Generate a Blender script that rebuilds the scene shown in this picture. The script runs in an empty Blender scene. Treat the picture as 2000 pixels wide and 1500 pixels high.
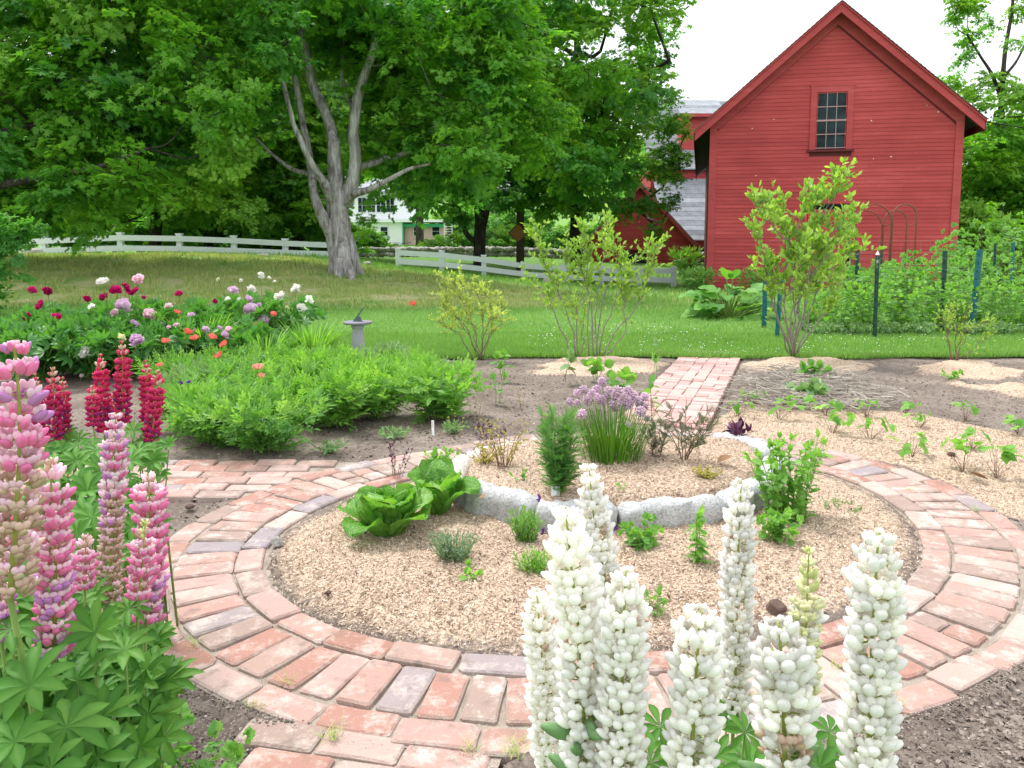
import bpy, math, random
import numpy as np
from mathutils import Vector, Matrix

rng = np.random.default_rng(11)
random.seed(11)
S = bpy.context.scene
COL = S.collection

# ------------------------------------------------------------------ camera, sky, sun, exposure
FPX, HOR, PITCH, CAMH = 1550.0, 455.0, math.radians(6.0), 1.2
PY = HOR + FPX * math.tan(PITCH)
cam = bpy.data.cameras.new('camera')
cam_o = bpy.data.objects.new('camera', cam)
COL.objects.link(cam_o)
cam_o.location = (0, 0, CAMH)
cam_o.rotation_euler = (math.radians(90) - PITCH, 0, 0)
cam.sensor_width = 36
cam.lens = 36 * FPX / 2000
cam.shift_y = -(750 - PY) / 2000
cam.clip_start = 0.05
cam.clip_end = 2000
S.camera = cam_o

SUN_EL, SUN_AZ = math.radians(60), math.radians(318)
world = bpy.data.worlds.new('World')
S.world = world
world.use_nodes = True
nt = world.node_tree
nt.nodes.clear()
wo = nt.nodes.new('ShaderNodeOutputWorld')
bg = nt.nodes.new('ShaderNodeBackground')
sky = nt.nodes.new('ShaderNodeTexSky')
sky.sky_type = 'NISHITA'
sky.sun_disc = False
sky.sun_elevation = SUN_EL
sky.sun_rotation = SUN_AZ
# thin bright overcast laid over the blue sky, as cloud colour
tc = nt.nodes.new('ShaderNodeTexCoord')
cn = nt.nodes.new('ShaderNodeTexNoise')
cn.inputs['Scale'].default_value = 2.2
cn.inputs['Detail'].default_value = 6
cr = nt.nodes.new('ShaderNodeMapRange')
cr.inputs['From Min'].default_value = 0.30
cr.inputs['From Max'].default_value = 0.62
cr.inputs['To Min'].default_value = 0.80
cr.inputs['To Max'].default_value = 0.97
mx = nt.nodes.new('ShaderNodeMix')
mx.data_type = 'RGBA'
mx.inputs[7].default_value = (7.6, 7.8, 8.1, 1)
nt.links.new(tc.outputs['Generated'], cn.inputs['Vector'])
nt.links.new(cn.outputs['Fac'], cr.inputs['Value'])
nt.links.new(cr.outputs['Result'], mx.inputs[0])
nt.links.new(sky.outputs[0], mx.inputs[6])
nt.links.new(mx.outputs[2], bg.inputs['Color'])
bg.inputs['Strength'].default_value = 0.15
nt.links.new(bg.outputs[0], wo.inputs[0])

sun = bpy.data.lights.new('sun', 'SUN')
sun.energy = 2.8
sun.angle = math.radians(12)
sun.color = (1.0, 0.975, 0.93)
sun_o = bpy.data.objects.new('sun', sun)
COL.objects.link(sun_o)
# high, from beyond the trees on the left
sd = Vector((math.sin(SUN_AZ) * math.cos(SUN_EL), math.cos(SUN_AZ) * math.cos(SUN_EL), math.sin(SUN_EL)))
sun_o.rotation_euler = sd.to_track_quat('Z', 'Y').to_euler()
sun_o.location = (0, -5, 20)

S.view_settings.view_transform = 'Standard'
S.view_settings.look = 'None'
S.view_settings.exposure = 0.58
S.view_settings.gamma = 1.0
S.view_settings.use_curve_mapping = False

# ------------------------------------------------------------------ pixel <-> world
_s, _c = math.sin(PITCH), math.cos(PITCH)
def ray(px, py):
    x = (px - 1000) / FPX
    y = (py - PY) / FPX
    return Vector((x, _c - y * _s, -(_s + y * _c)))
def P(px, py, Y):
    r = ray(px, py)
    t = Y / r.y
    return Vector((r.x * t, Y, CAMH + r.z * t))
def G(px, py, z=0.0):
    r = ray(px, py)
    t = (CAMH - z) / (-r.z)
    return Vector((r.x * t, r.y * t, z))

# ------------------------------------------------------------------ terrain
_ctrl = []
for X in (-9, -6, -3, 0, 3, 6, 9, 12):
    for Y in (-3, 0, 3, 6, 8, 10, 11.5):
        _ctrl.append((X, Y, 0.0))
for px, py, Y in [(-400, 600, 12.6), (0, 600, 12.7), (200, 600, 12.7), (400, 600, 12.8), (600, 600, 12.8), (750, 600, 12.8), (900, 598, 13),
                  (1050, 588, 14.2), (1200, 583, 15.5), (1350, 580, 16.5), (1500, 580, 16.5), (1700, 580, 16.5), (1900, 580, 16.5), (2200, 580, 16.5),
                  (-400, 512, 17), (0, 514, 17), (240, 512, 17), (450, 514, 17), (600, 522, 17), (680, 537, 16.6), (780, 541, 17), (900, 551, 17.3), (1020, 566, 17.8),
                  (-400, 498, 24), (0, 499, 24), (240, 499, 24), (450, 499, 24), (640, 502, 24), (780, 523, 24.5), (950, 540, 25), (1080, 552, 25.5), (1200, 558, 26),
                  (1330, 562, 26), (1500, 562, 26), (1900, 562, 26), (2300, 562, 26), (1400, 568, 21), (1850, 568, 20)]:
    p = P(px, py, Y)
    _ctrl.append((p.x, p.y, p.z))
for X in (-40, -20, -8, 0, 8, 20, 40):
    _ctrl.append((X, 34, 0.15 if X < 1 else -0.1)); _ctrl.append((X, 46, 0.15)); _ctrl.append((X, 62, 0.3)); _ctrl.append((X, 90, 2.6)); _ctrl.append((X, 130, 9))
for X in (-40, -25):
    for Y in (-3, 5, 12, 24): _ctrl.append((X, Y, 0.5))
for X in (25, 40):
    for Y in (-3, 5, 12, 24): _ctrl.append((X, Y, -0.3))
_ctrl = np.array(_ctrl, float)
_d = np.hypot(_ctrl[:, None, 0] - _ctrl[None, :, 0], _ctrl[:, None, 1] - _ctrl[None, :, 1])
_w = np.linalg.solve(np.sqrt(_d ** 2 + 0.6) + np.eye(len(_ctrl)) * -0.05, _ctrl[:, 2])
def Z(x, y):
    x = np.asarray(x, float); y = np.asarray(y, float)
    sh = x.shape
    x = x.ravel(); y = y.ravel()
    out = np.zeros(len(x))
    for i in range(0, len(x), 20000):
        d = (x[i:i + 20000, None] - _ctrl[None, :, 0]) ** 2 + (y[i:i + 20000, None] - _ctrl[None, :, 1]) ** 2
        out[i:i + 20000] = np.sqrt(d + 0.6) @ _w
    t = np.clip((y - 9.0) / 2.0, 0, 1)
    t = np.where(np.abs(x) > 14, 1, t)
    return (out * t * t * (3 - 2 * t)).reshape(sh)
def GT(px, py):
    """point of the terrain seen at a pixel"""
    r = ray(px, py)
    Ys = np.linspace(7, 120, 1600)
    t = Ys / r.y
    zr = CAMH + r.z * t
    zt = Z(r.x * t, Ys)
    i = int(np.argmax(zr < zt)) if (zr < zt).any() else len(Ys) - 1
    return Vector((r.x * t[i], Ys[i], float(zt[i])))
def onT(px, Y):
    X = (px - 1000) / FPX * Y / _c * 0.995
    return Vector((X, Y, float(Z(np.array([X]), np.array([Y]))[0])))

# ------------------------------------------------------------------ smooth value noise (numpy)
def vnoise(x, y, scale, seed=0):
    r = np.random.default_rng(seed)
    tab = r.random((64, 64))
    u = x * scale; v = y * scale
    i = np.floor(u).astype(int); j = np.floor(v).astype(int)
    fu = u - i; fv = v - j
    fu = fu * fu * (3 - 2 * fu); fv = fv * fv * (3 - 2 * fv)
    a = tab[i % 64, j % 64]; b = tab[(i + 1) % 64, j % 64]; c = tab[i % 64, (j + 1) % 64]; d = tab[(i + 1) % 64, (j + 1) % 64]
    return (a * (1 - fu) + b * fu) * (1 - fv) + (c * (1 - fu) + d * fu) * fv
def fbm(x, y, scale, octs=4, seed=0):
    o = 0; a = 1; t = 0
    for k in range(octs):
        o = o + a * vnoise(x, y, scale * 2 ** k, seed + k); t += a; a *= 0.5
    return o / t
def inpoly(x, y, poly):
    inside = np.zeros(x.shape, bool)
    n = len(poly)
    for i in range(n):
        x0, y0 = poly[i][0], poly[i][1]; x1, y1 = poly[(i + 1) % n][0], poly[(i + 1) % n][1]
        c = ((y0 > y) != (y1 > y)) & (x < (x1 - x0) * (y - y0) / (y1 - y0 + 1e-12) + x0)
        inside ^= c
    return inside
def polydist(x, y, poly):
    """signed distance, positive inside"""
    d = np.full(x.shape, 1e9)
    n = len(poly)
    for i in range(n):
        x0, y0 = poly[i][0], poly[i][1]; x1, y1 = poly[(i + 1) % n][0], poly[(i + 1) % n][1]
        dx, dy = x1 - x0, y1 - y0
        t = np.clip(((x - x0) * dx + (y - y0) * dy) / (dx * dx + dy * dy + 1e-12), 0, 1)
        d = np.minimum(d, np.hypot(x - x0 - t * dx, y - y0 - t * dy))
    return np.where(inpoly(x, y, poly), d, -d)

# ------------------------------------------------------------------ objects
def tag(o, label=None, cat=None, group=None, kind=None):
    if label: o['label'] = label
    if cat: o['category'] = cat
    if group: o['group'] = group
    if kind: o['kind'] = kind
    return o
def empty(name, loc=(0, 0, 0), rz=0.0, label=None, cat=None, group=None, kind=None, parent=None):
    o = bpy.data.objects.new(name, None)
    o.empty_display_size = 0.05
    COL.objects.link(o)
    o.location = loc
    o.rotation_euler = (0, 0, rz)
    if parent: o.parent = parent
    return tag(o, label, cat, group, kind)
def link_mesh(name, me, parent=None, loc=None, rot=None, scale=None):
    o = bpy.data.objects.new(name, me)
    COL.objects.link(o)
    if parent: o.parent = parent
    if loc is not None: o.location = loc
    if rot is not None: o.rotation_euler = rot
    if scale is not None: o.scale = scale if hasattr(scale, '__len__') else (scale,) * 3
    return o

class T:                       # a leaf / petal / chip template
    def __init__(s, V, F, smooth=True):
        s.V = np.array(V, float); s.F = F; s.smooth = smooth   # F: list of (array(m,k), mat)
def tcat(*ts):
    V = []; F = []; o = 0
    for t in ts:
        V.append(t.V)
        for f, m in t.F: F.append((np.array(f) + o, m))
        o += len(t.V)
    return T(np.concatenate(V), F)
def txf(t, M, mat=None):
    V = np.c_[t.V, np.ones(len(t.V))] @ np.array(M).T
    return T(V[:, :3], [(f, m if mat is None else mat) for f, m in t.F])

class Geo:
    def __init__(s): s.V = []; s.F = []; s.A = []; s.n = 0
    def add(s, V, F, mat=0, rnd=0.5, smooth=True):
        V = np.asarray(V, float).reshape(-1, 3)
        groups = {}
        if isinstance(F, np.ndarray): groups[F.shape[1]] = F
        else:
            for f in F: groups.setdefault(len(f), []).append(f)
        for k, f in groups.items(): s.F.append((np.asarray(f, np.int64) + s.n, mat, smooth))
        s.V.append(V); s.A.append(np.full(len(V), rnd, float)); s.n += len(V)
        return s
    def inst(s, t, R, Tr, rnd=None):
        R = np.asarray(R, float); Tr = np.asarray(Tr, float)
        n = len(Tr)
        if n == 0: return s
        k = len(t.V)
        V = np.einsum('nij,kj->nki', R, t.V) + Tr[:, None, :]
        off = s.n + np.arange(n)[:, None, None] * k
        for f, m in t.F:
            f = np.asarray(f, np.int64)
            s.F.append(((f[None] + off).reshape(-1, f.shape[1]), m, t.smooth))
        s.V.append(V.reshape(-1, 3))
        if rnd is None: rnd = rng.random(n)
        s.A.append(np.repeat(rnd, k)); s.n += n * k
        return s
    def box(s, x0, x1, y0, y1, z0, z1, mat=0, rnd=0.5):
        V = [(x0, y0, z0), (x1, y0, z0), (x1, y1, z0), (x0, y1, z0), (x0, y0, z1), (x1, y0, z1), (x1, y1, z1), (x0, y1, z1)]
        F = np.array([(0, 3, 2, 1), (4, 5, 6, 7), (0, 1, 5, 4), (1, 2, 6, 5), (2, 3, 7, 6), (3, 0, 4, 7)])
        return s.add(V, F, mat, rnd, False)
    def tube(s, pts, rad, n=6, mat=0, rnd=0.5, cap=True, wob=0.0):
        pts = np.asarray([tuple(p) for p in pts], float); m = len(pts)
        rad = np.broadcast_to(np.asarray(rad, float), (m,)) if np.ndim(rad) <= 1 else rad
        tan = np.gradient(pts, axis=0)
        tan /= np.linalg.norm(tan, axis=1, keepdims=True) + 1e-12
        ref = np.array((1.0, 0, 0)) if abs(tan[0][0]) < 0.8 else np.array((0, 1.0, 0))
        V = []
        a = np.linspace(0, 2 * np.pi, n, endpoint=False)
        u = np.cross(tan[0], ref); u /= np.linalg.norm(u)
        for i in range(m):
            u = u - tan[i] * (u @ tan[i]); u /= np.linalg.norm(u) + 1e-12
            w = np.cross(tan[i], u)
            rr = rad[i] * (1 + wob * (rng.random(n) - 0.5))
            V.append(pts[i] + (np.cos(a) * rr)[:, None] * u + (np.sin(a) * rr)[:, None] * w)
        V = np.concatenate(V)
        i = np.arange(m - 1)[:, None] * n; j = np.arange(n)[None]
        F = np.stack([i + j, i + (j + 1) % n, i + n + (j + 1) % n, i + n + j], -1).reshape(-1, 4)
        s.add(V, F, mat, rnd)
        if cap and n > 2:
            s.F.append((np.array([np.arange(n) + s.n - n]), mat, True))
            s.F.append((np.array([np.arange(n)[::-1] + s.n - n * m]), mat, True))
        return s
    def mesh(s, name, mats):
        me = bpy.data.meshes.new(name)
        if not s.V: return me
        V = np.concatenate(s.V)
        me.vertices.add(len(V)); me.vertices.foreach_set('co', V.astype(np.float32).ravel())
        loops = np.concatenate([f.ravel() for f, m, q in s.F])
        tot = np.concatenate([np.full(len(f), f.shape[1]) for f, m, q in s.F])
        start = np.concatenate([[0], np.cumsum(tot)[:-1]])
        me.loops.add(len(loops)); me.loops.foreach_set('vertex_index', loops.astype(np.int32))
        me.polygons.add(len(tot)); me.polygons.foreach_set('loop_start', start.astype(np.int32))
        mi = np.concatenate([np.full(len(f), m) for f, m, q in s.F])
        sm = np.concatenate([np.full(len(f), q, bool) for f, m, q in s.F])
        for m in (mats if isinstance(mats, (list, tuple)) else [mats]): me.materials.append(m)
        me.polygons.foreach_set('material_index', mi.astype(np.int32))
        me.update(calc_edges=True)
        me.polygons.foreach_set('use_smooth', sm)
        at = me.attributes.new('rnd', 'FLOAT', 'POINT')
        at.data.foreach_set('value', np.concatenate(s.A).astype(np.float32))
        return me
    def build(s, name, mats, parent=None, loc=None, **kw):
        return link_mesh(name, s.mesh(name, mats), parent, loc, **kw)

def norm(v): return v / (np.linalg.norm(v, axis=-1, keepdims=True) + 1e-12)
def frames(d, up=None, roll=None, scale=1.0):
    """columns x (side), y (along d), z (normal)"""
    d = norm(np.asarray(d, float)); n = len(d)
    if up is None: up = np.tile((0, 0, 1.0), (n, 1))
    up = np.asarray(up, float) + rng.normal(0, 1e-3, (n, 3))
    x = norm(np.cross(d, up)); z = np.cross(x, d)
    if roll is not None:
        c = np.cos(roll)[:, None]; s_ = np.sin(roll)[:, None]
        x, z = x * c + z * s_, z * c - x * s_
    R = np.stack([x, d, z], -1)
    sc = np.broadcast_to(np.asarray(scale, float), (n,)) if np.ndim(scale) < 2 else scale
    return R * (sc[:, None, None] if np.ndim(sc) == 1 else sc[:, None, :])
def rdir(n, zlo=-1, zhi=1):
    z = rng.uniform(zlo, zhi, n); a = rng.uniform(0, 2 * np.pi, n); r = np.sqrt(1 - z * z)
    return np.stack([r * np.cos(a), r * np.sin(a), z], -1)

# ------------------------------------------------------------------ templates
def leaf_t(w=0.25, droop=0.15, cup=0.1, segs=4, peak=0.45, mat=0, teeth=0.0, wave=0.0):
    V = [(0, 0, 0)]; F3 = []; F4 = []
    for i in range(1, segs):
        t = i / segs
        p = math.sin(math.pi * t ** (math.log(0.5) / math.log(peak)))
        ww = w * p * (1 + (teeth if i % 2 else -teeth))
        z = -droop * t * t
        V += [(-ww, t, z + cup * ww / w * w * 2 + wave * math.sin(i * 2.1)), (0, t, z), (ww, t, z + cup * ww / w * w * 2 - wave * math.sin(i * 2.1 + 1))]
    V.append((0, 1, -droop))
    F3 += [(0, 2, 1), (0, 3, 2)]
    for i in range(segs - 2):
        a = 1 + i * 3
        F4 += [(a, a + 1, a + 4, a + 3), (a + 1, a + 2, a + 5, a + 4)]
    a = 1 + (segs - 2) * 3; e = len(V) - 1
    F3 += [(a, a + 1, e), (a + 1, a + 2, e)]
    F = [(np.array(F3), mat)]
    if F4: F.append((np.array(F4), mat))
    return T(V, F)
def diamond(w=0.3, fold=0.08, mat=0):
    return T([(0, 0, 0), (-w, .45, fold), (0, 1, -.1), (w, .45, fold)], [(np.array([(0, 3, 2), (0, 2, 1)]), mat)])
def maple_t():
    return T([(0, 0, 0), (-.50, .22, .05), (-.22, .42, 0), (-.42, .80, -.05), (-.12, .70, 0), (0, 1.05, -.14), (.12, .70, 0), (.42, .80, -.05), (.22, .42, 0), (.50, .22, .05)],
             [(np.array([(0, 2, 1), (0, 9, 8), (0, 8, 2), (2, 4, 3), (8, 7, 6), (4, 6, 5)]), 0), (np.array([(2, 8, 6, 4)]), 0)])
def rot(ax, a): return Matrix.Rotation(a, 4, ax)
def palmate(n=9, w=0.13, spread=300, lift=0.25, droop=0.25, mat=0):
    ts = []
    for i in range(n):
        a = math.radians(-spread / 2 + spread * i / (n - 1))
        L = 1 - 0.25 * abs(i / (n - 1) - .5) * 2
        lf = leaf_t(w / L, droop, 0.35, 5, 0.6, mat)
        ts.append(txf(lf, rot('Z', a) @ rot('X', lift + random.uniform(-.08, .08)) @ Matrix.Scale(L, 4)))
    return tcat(*ts)
def compound(k=3, w=0.3, ang=60, size=.55, stalk=.4, teeth=0.0, droop=.15, mat=0):
    ts = []
    lf = leaf_t(w, droop, .12, 5 if teeth else 4, .5, mat, teeth)
    for i in range(k):
        a = math.radians(-ang + 2 * ang * i / (k - 1)) if k > 1 else 0
        ts.append(txf(lf, Matrix.Translation((0, stalk, 0)) @ rot('Z', a) @ Matrix.Scale(size * (1.1 if i == k // 2 else .95), 4)))
    return tcat(*ts)
def pinnate(k=5, w=.22, ln=.38, lw=.3, mat=0, tip=.4, droop=.25, jit=0.0):
    ts = []
    j = lambda v=1.0: 1 + jit * random.uniform(-v, v)
    for i in range(k):
        t = 0.12 + 0.75 * i / k
        L = ln * math.sin(math.pi * (0.25 + 0.6 * t))
        for sgn in (-1, 1):
            lf = diamond(lw * j(), .05, mat)
            ts.append(txf(lf, Matrix.Translation((0, t * j(.15), -droop * t * t)) @ rot('Z', sgn * math.radians(46 * j(.6))) @ rot('Y', jit * random.uniform(-.8, .8)) @ Matrix.Scale(L * j(1.1), 4)))
    ts.append(txf(diamond(lw, .05, mat), Matrix.Translation((0, .85, -droop * .7)) @ Matrix.Scale(tip, 4)))
    ts.append(T([(-.025, 0, 0), (.025, 0, 0), (.02, .9, -droop * .81), (-.02, .9, -droop * .81)], [(np.array([(0, 1, 2, 3)]), mat)]))
    return tcat(*ts)
def blade_t(w=.02, bend=.5, segs=4, mat=0, up=1.0):
    """grass blade rising along z from the root, bending to +y"""
    V = []; F = []
    for i in range(segs):
        t = i / segs
        ww = w * (1 - .5 * t)
        V += [(-ww, bend * t * t, up * (t - .25 * bend * t * t)), (ww, bend * t * t, up * (t - .25 * bend * t * t))]
    V.append((0, bend, up * (1 - .25 * bend)))
    for i in range(segs - 1): a = 2 * i; F.append((a, a + 1, a + 3, a + 2))
    a = 2 * (segs - 1)
    return T(V, [(np.array(F), mat), (np.array([(a, a + 1, a + 2)]), mat)])
def ball_t(r=(1, 1, 1), c=(0, 0, 0), n=8, m=5, mat=0, bend=0.0, sharp=0.0):
    V = [(0, 0, -1)]
    for i in range(1, m):
        a = -math.pi / 2 + math.pi * i / m
        for j in range(n):
            b = 2 * math.pi * j / n
            V.append((math.cos(a) * math.cos(b), math.cos(a) * math.sin(b), math.sin(a)))
    V.append((0, 0, 1))
    F3 = [(0, 1 + (j + 1) % n, 1 + j) for j in range(n)]
    F4 = []
    for i in range(m - 2):
        for j in range(n):
            a = 1 + i * n; F4.append((a + j, a + (j + 1) % n, a + n + (j + 1) % n, a + n + j))
    e = len(V) - 1; a = 1 + (m - 2) * n
    F3 += [(a + j, a + (j + 1) % n, e) for j in range(n)]
    V = np.array(V)
    if sharp: V[:, 0] *= (1 - sharp * np.clip(V[:, 1], 0, 1)); V[:, 2] *= (1 - sharp * np.clip(V[:, 1], 0, 1))
    V = V * np.array(r) + np.array(c)
    if bend: V[:, 2] += bend * (V[:, 1]) ** 2
    return T(V, [(np.array(F3), mat), (np.array(F4), mat)])
octa = T([(1, 0, 0), (0, 1, 0), (-1, 0, 0), (0, -1, 0), (0, 0, .8), (0, 0, -.3)], [(np.array([(0, 1, 4), (1, 2, 4), (2, 3, 4), (3, 0, 4)]), 0)], True)
# ------------------------------------------------------------------ materials
class N:
    def __init__(s, name):
        s.m = bpy.data.materials.new(name); s.m.use_nodes = True
        s.t = s.m.node_tree; s.t.nodes.clear()
        s.out = s.t.nodes.new('ShaderNodeOutputMaterial')
    def n(s, typ, **kw):
        q = s.t.nodes.new(typ)
        for k, v in kw.items():
            if k in ('inp',):
                for a, b in v.items(): q.inputs[a].default_value = b
            else: setattr(q, k, v)
        return q
    def l(s, a, b): s.t.links.new(a, b)
    def ramp(s, src, stops, interp='LINEAR'):
        r = s.n('ShaderNodeValToRGB'); r.color_ramp.interpolation = interp
        e = r.color_ramp.elements
        while len(e) < len(stops): e.new(0.5)
        for i, (p, c) in enumerate(stops): e[i].position = p; e[i].color = (*c, 1)
        if src is not None: s.l(src, r.inputs[0])
        return r.outputs[0]
    def coord(s, which='Object', scale=(1, 1, 1)):
        if which == 'World':
            g = s.n('ShaderNodeNewGeometry'); o = g.outputs['Position']
        else: o = s.n('ShaderNodeTexCoord').outputs[which]
        if scale != (1, 1, 1):
            mp = s.n('ShaderNodeMapping'); mp.inputs['Scale'].default_value = scale
            s.l(o, mp.inputs[0]); o = mp.outputs[0]
        return o
    def noise(s, vec, scale, detail=4, rough=.55, dist=0):
        q = s.n('ShaderNodeTexNoise', inp={'Scale': scale, 'Detail': detail, 'Roughness': rough, 'Distortion': dist})
        s.l(vec, q.inputs['Vector']); return q.outputs['Fac']
    def math(s, op, a, b=None, c=None, clamp=False):
        q = s.n('ShaderNodeMath', operation=op); q.use_clamp = clamp
        for i, v in enumerate((a, b, c)):
            if v is None: continue
            if isinstance(v, (int, float)): q.inputs[i].default_value = v
            else: s.l(v, q.inputs[i])
        return q.outputs[0]
    def mix(s, fac, a, b, blend='MIX'):
        q = s.n('ShaderNodeMix', data_type='RGBA', blend_type=blend)
        for i, v in ((0, fac), (6, a), (7, b)):
            if isinstance(v, (int, float)): q.inputs[i].default_value = v
            elif isinstance(v, tuple): q.inputs[i].default_value = (*v, 1)
            else: s.l(v, q.inputs[i])
        return q.outputs[2]
    def attr(s, name='rnd'): return s.n('ShaderNodeAttribute', attribute_name=name).outputs['Fac']
    def bump(s, h, strength=.5, dist=.01):
        q = s.n('ShaderNodeBump', inp={'Strength': strength, 'Distance': dist}); s.l(h, q.inputs['Height']); return q.outputs[0]
    def bsdf(s, col, rough=.7, normal=None, spec=.4, metal=0, sss=None):
        b = s.n('ShaderNodeBsdfPrincipled')
        for k, v in (('Base Color', col), ('Roughness', rough), ('Metallic', metal), ('Specular IOR Level', spec)):
            if isinstance(v, tuple): b.inputs[k].default_value = (*v, 1)
            elif isinstance(v, (int, float)): b.inputs[k].default_value = v
            else: s.l(v, b.inputs[k])
        if normal is not None: s.l(normal, b.inputs['Normal'])
        return b
    def done(s, sh): s.l(sh.outputs[0] if hasattr(sh, 'outputs') else sh, s.out.inputs[0]); return s.m

def leafmat(name, dark, mid, light, trans=.35, rough=.45, nscale=1.5, tcol=None, spec=.35, crinkle=0):
    q = N(name)
    nz = q.noise(q.coord('World'), nscale, 2)
    f = q.math('ADD', q.math('MULTIPLY', q.attr(), .7), q.math('MULTIPLY', nz, .45))
    f = q.math('SUBTRACT', f, .08, clamp=True)
    c = q.ramp(f, [(0.05, dark), (.5, mid), (.95, light)])
    nm = None
    if crinkle:
        v = q.n('ShaderNodeTexVoronoi', feature='DISTANCE_TO_EDGE', inp={'Scale': float(crinkle)}); q.l(q.coord('World'), v.inputs['Vector'])
        hh = q.math('ADD', q.math('MINIMUM', v.outputs['Distance'], .25), q.math('MULTIPLY', q.noise(q.coord('World'), crinkle * .8, 3), .6))
        nm = q.bump(hh, .8, .006)
        vm = q.n('ShaderNodeMapRange', inp={'From Min': .07, 'From Max': .0, 'To Min': 0, 'To Max': .35}); q.l(v.outputs['Distance'], vm.inputs[0])
        c = q.mix(vm.outputs[0], c, tuple(min(1, x * 1.15) for x in light))
    b = q.bsdf(c, rough, nm, spec=spec)
    t = q.n('ShaderNodeBsdfTranslucent')
    tc_ = q.mix(1.0, c, tcol or (1.25, 1.3, .45), 'MULTIPLY'); q.l(tc_, t.inputs[0])
    ms = q.n('ShaderNodeMixShader'); ms.inputs[0].default_value = trans
    q.l(b.outputs[0], ms.inputs[1]); q.l(t.outputs[0], ms.inputs[2])
    return q.done(ms)
def petalmat(name, a, b, trans=.35, rough=.5):
    q = N(name)
    c = q.mix(q.attr(), a, b)
    oi = q.n('ShaderNodeObjectInfo')
    hs = q.n('ShaderNodeHueSaturation'); q.l(c, hs.inputs['Color'])
    q.l(q.math('ADD', q.math('MULTIPLY', oi.outputs['Random'], .22), .89), hs.inputs['Value'])
    co = q.coord('Object')
    bb = q.bsdf(hs.outputs[0], rough, q.bump(q.noise(co, 330, 3, .6, 1.0), .45, .0012), spec=.25)
    t = q.n('ShaderNodeBsdfTranslucent'); q.l(hs.outputs[0], t.inputs[0])
    ms = q.n('ShaderNodeMixShader'); ms.inputs[0].default_value = trans
    q.l(bb.outputs[0], ms.inputs[1]); q.l(t.outputs[0], ms.inputs[2])
    return q.done(ms)
def plain(name, col, rough=.6, var=.12, scale=8, bump=0.0, bscale=60, metal=0, spec=.4, which='Object'):
    q = N(name); co = q.coord(which)
    nz = q.noise(co, scale, 5)
    c = q.mix(nz, tuple(max(0, v * (1 - var)) for v in col), tuple(min(1, v * (1 + var)) for v in col))
    nm = q.bump(q.noise(co, bscale, 4), bump, .01) if bump else None
    return q.done(q.bsdf(c, rough, nm, spec, metal))

M = {}
# foliage
M['maple'] = leafmat('maple_leaf', (.08, .23, .035), (.17, .41, .05), (.32, .57, .09), .56, .55, .5)
M['maple_y'] = leafmat('yellow_green_maple_leaf', (.10, .26, .03), (.22, .44, .05), (.38, .60, .10), .52, .55, .5)
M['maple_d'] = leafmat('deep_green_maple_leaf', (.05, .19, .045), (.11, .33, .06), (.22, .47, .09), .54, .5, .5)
M['far'] = leafmat('hillside_leaf', (.09, .26, .06), (.19, .42, .10), (.34, .57, .16), .52, .6, .15)
M['lupleaf'] = leafmat('lupin_leaf', (.035, .14, .025), (.095, .26, .04), (.21, .41, .08), .38, .52, 6, spec=.22)
M['peonyleaf'] = leafmat('peony_leaf', (.04, .15, .03), (.085, .27, .06), (.17, .40, .09), .38, .45, 4)
M['bright'] = leafmat('bright_green_leaf', (.09, .26, .04), (.19, .42, .075), (.34, .58, .14), .45, .55, 4)
M['fresh'] = leafmat('fresh_green_leaf', (.07, .22, .05), (.16, .38, .08), (.30, .52, .14), .45, .5, 4)
M['blueb'] = leafmat('young_shrub_leaf', (.15, .30, .05), (.31, .50, .09), (.52, .68, .20), .45, .5, 5)
M['blueb2'] = leafmat('yellowish_shrub_leaf', (.28, .40, .09), (.46, .56, .16), (.64, .70, .30), .45, .5, 5)
M['grey'] = leafmat('lavender_leaf', (.10, .19, .11), (.20, .31, .19), (.34, .44, .30), .2, .6, 10)
M['chive'] = leafmat('chive_leaf', (.03, .13, .015), (.08, .23, .02), (.20, .36, .04), .3, .45, 20)
M['dill'] = leafmat('dill_leaf', (.07, .24, .06), (.15, .36, .10), (.27, .48, .16), .42, .5, 20)
M['fennel'] = leafmat('bronze_fennel_leaf', (.09, .11, .07), (.17, .19, .12), (.25, .26, .17), .25, .6, 20)
M['purple'] = leafmat('purple_leaf', (.020, .010, .03), (.06, .02, .06), (.16, .04, .09), .15, .35, 20, (1.2, .4, .8))
M['golden'] = leafmat('golden_leaf', (.22, .22, .04), (.38, .34, .08), (.55, .48, .16), .35, .6, 20)
M['lettuce'] = leafmat('lettuce_leaf', (.07, .24, .025), (.15, .39, .05), (.44, .64, .22), .40, .42, 14, crinkle=75)
M['straw'] = leafmat('straw', (.17, .14, .115), (.34, .295, .245), (.56, .51, .44), .05, .7, 20, (1, 1, 1))
M['grassblade'] = leafmat('lawn_blade', (.11, .25, .045), (.19, .37, .085), (.33, .50, .17), .4, .6, .7)
M['rough'] = leafmat('rough_grass_blade', (.22, .38, .09), (.44, .55, .19), (.72, .65, .40), .42, .6, .8, (1.1, 1.05, .6))
M['weed'] = leafmat('silver_green_weed', (.10, .24, .08), (.20, .36, .15), (.34, .48, .24), .3, .5, 20)
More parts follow.
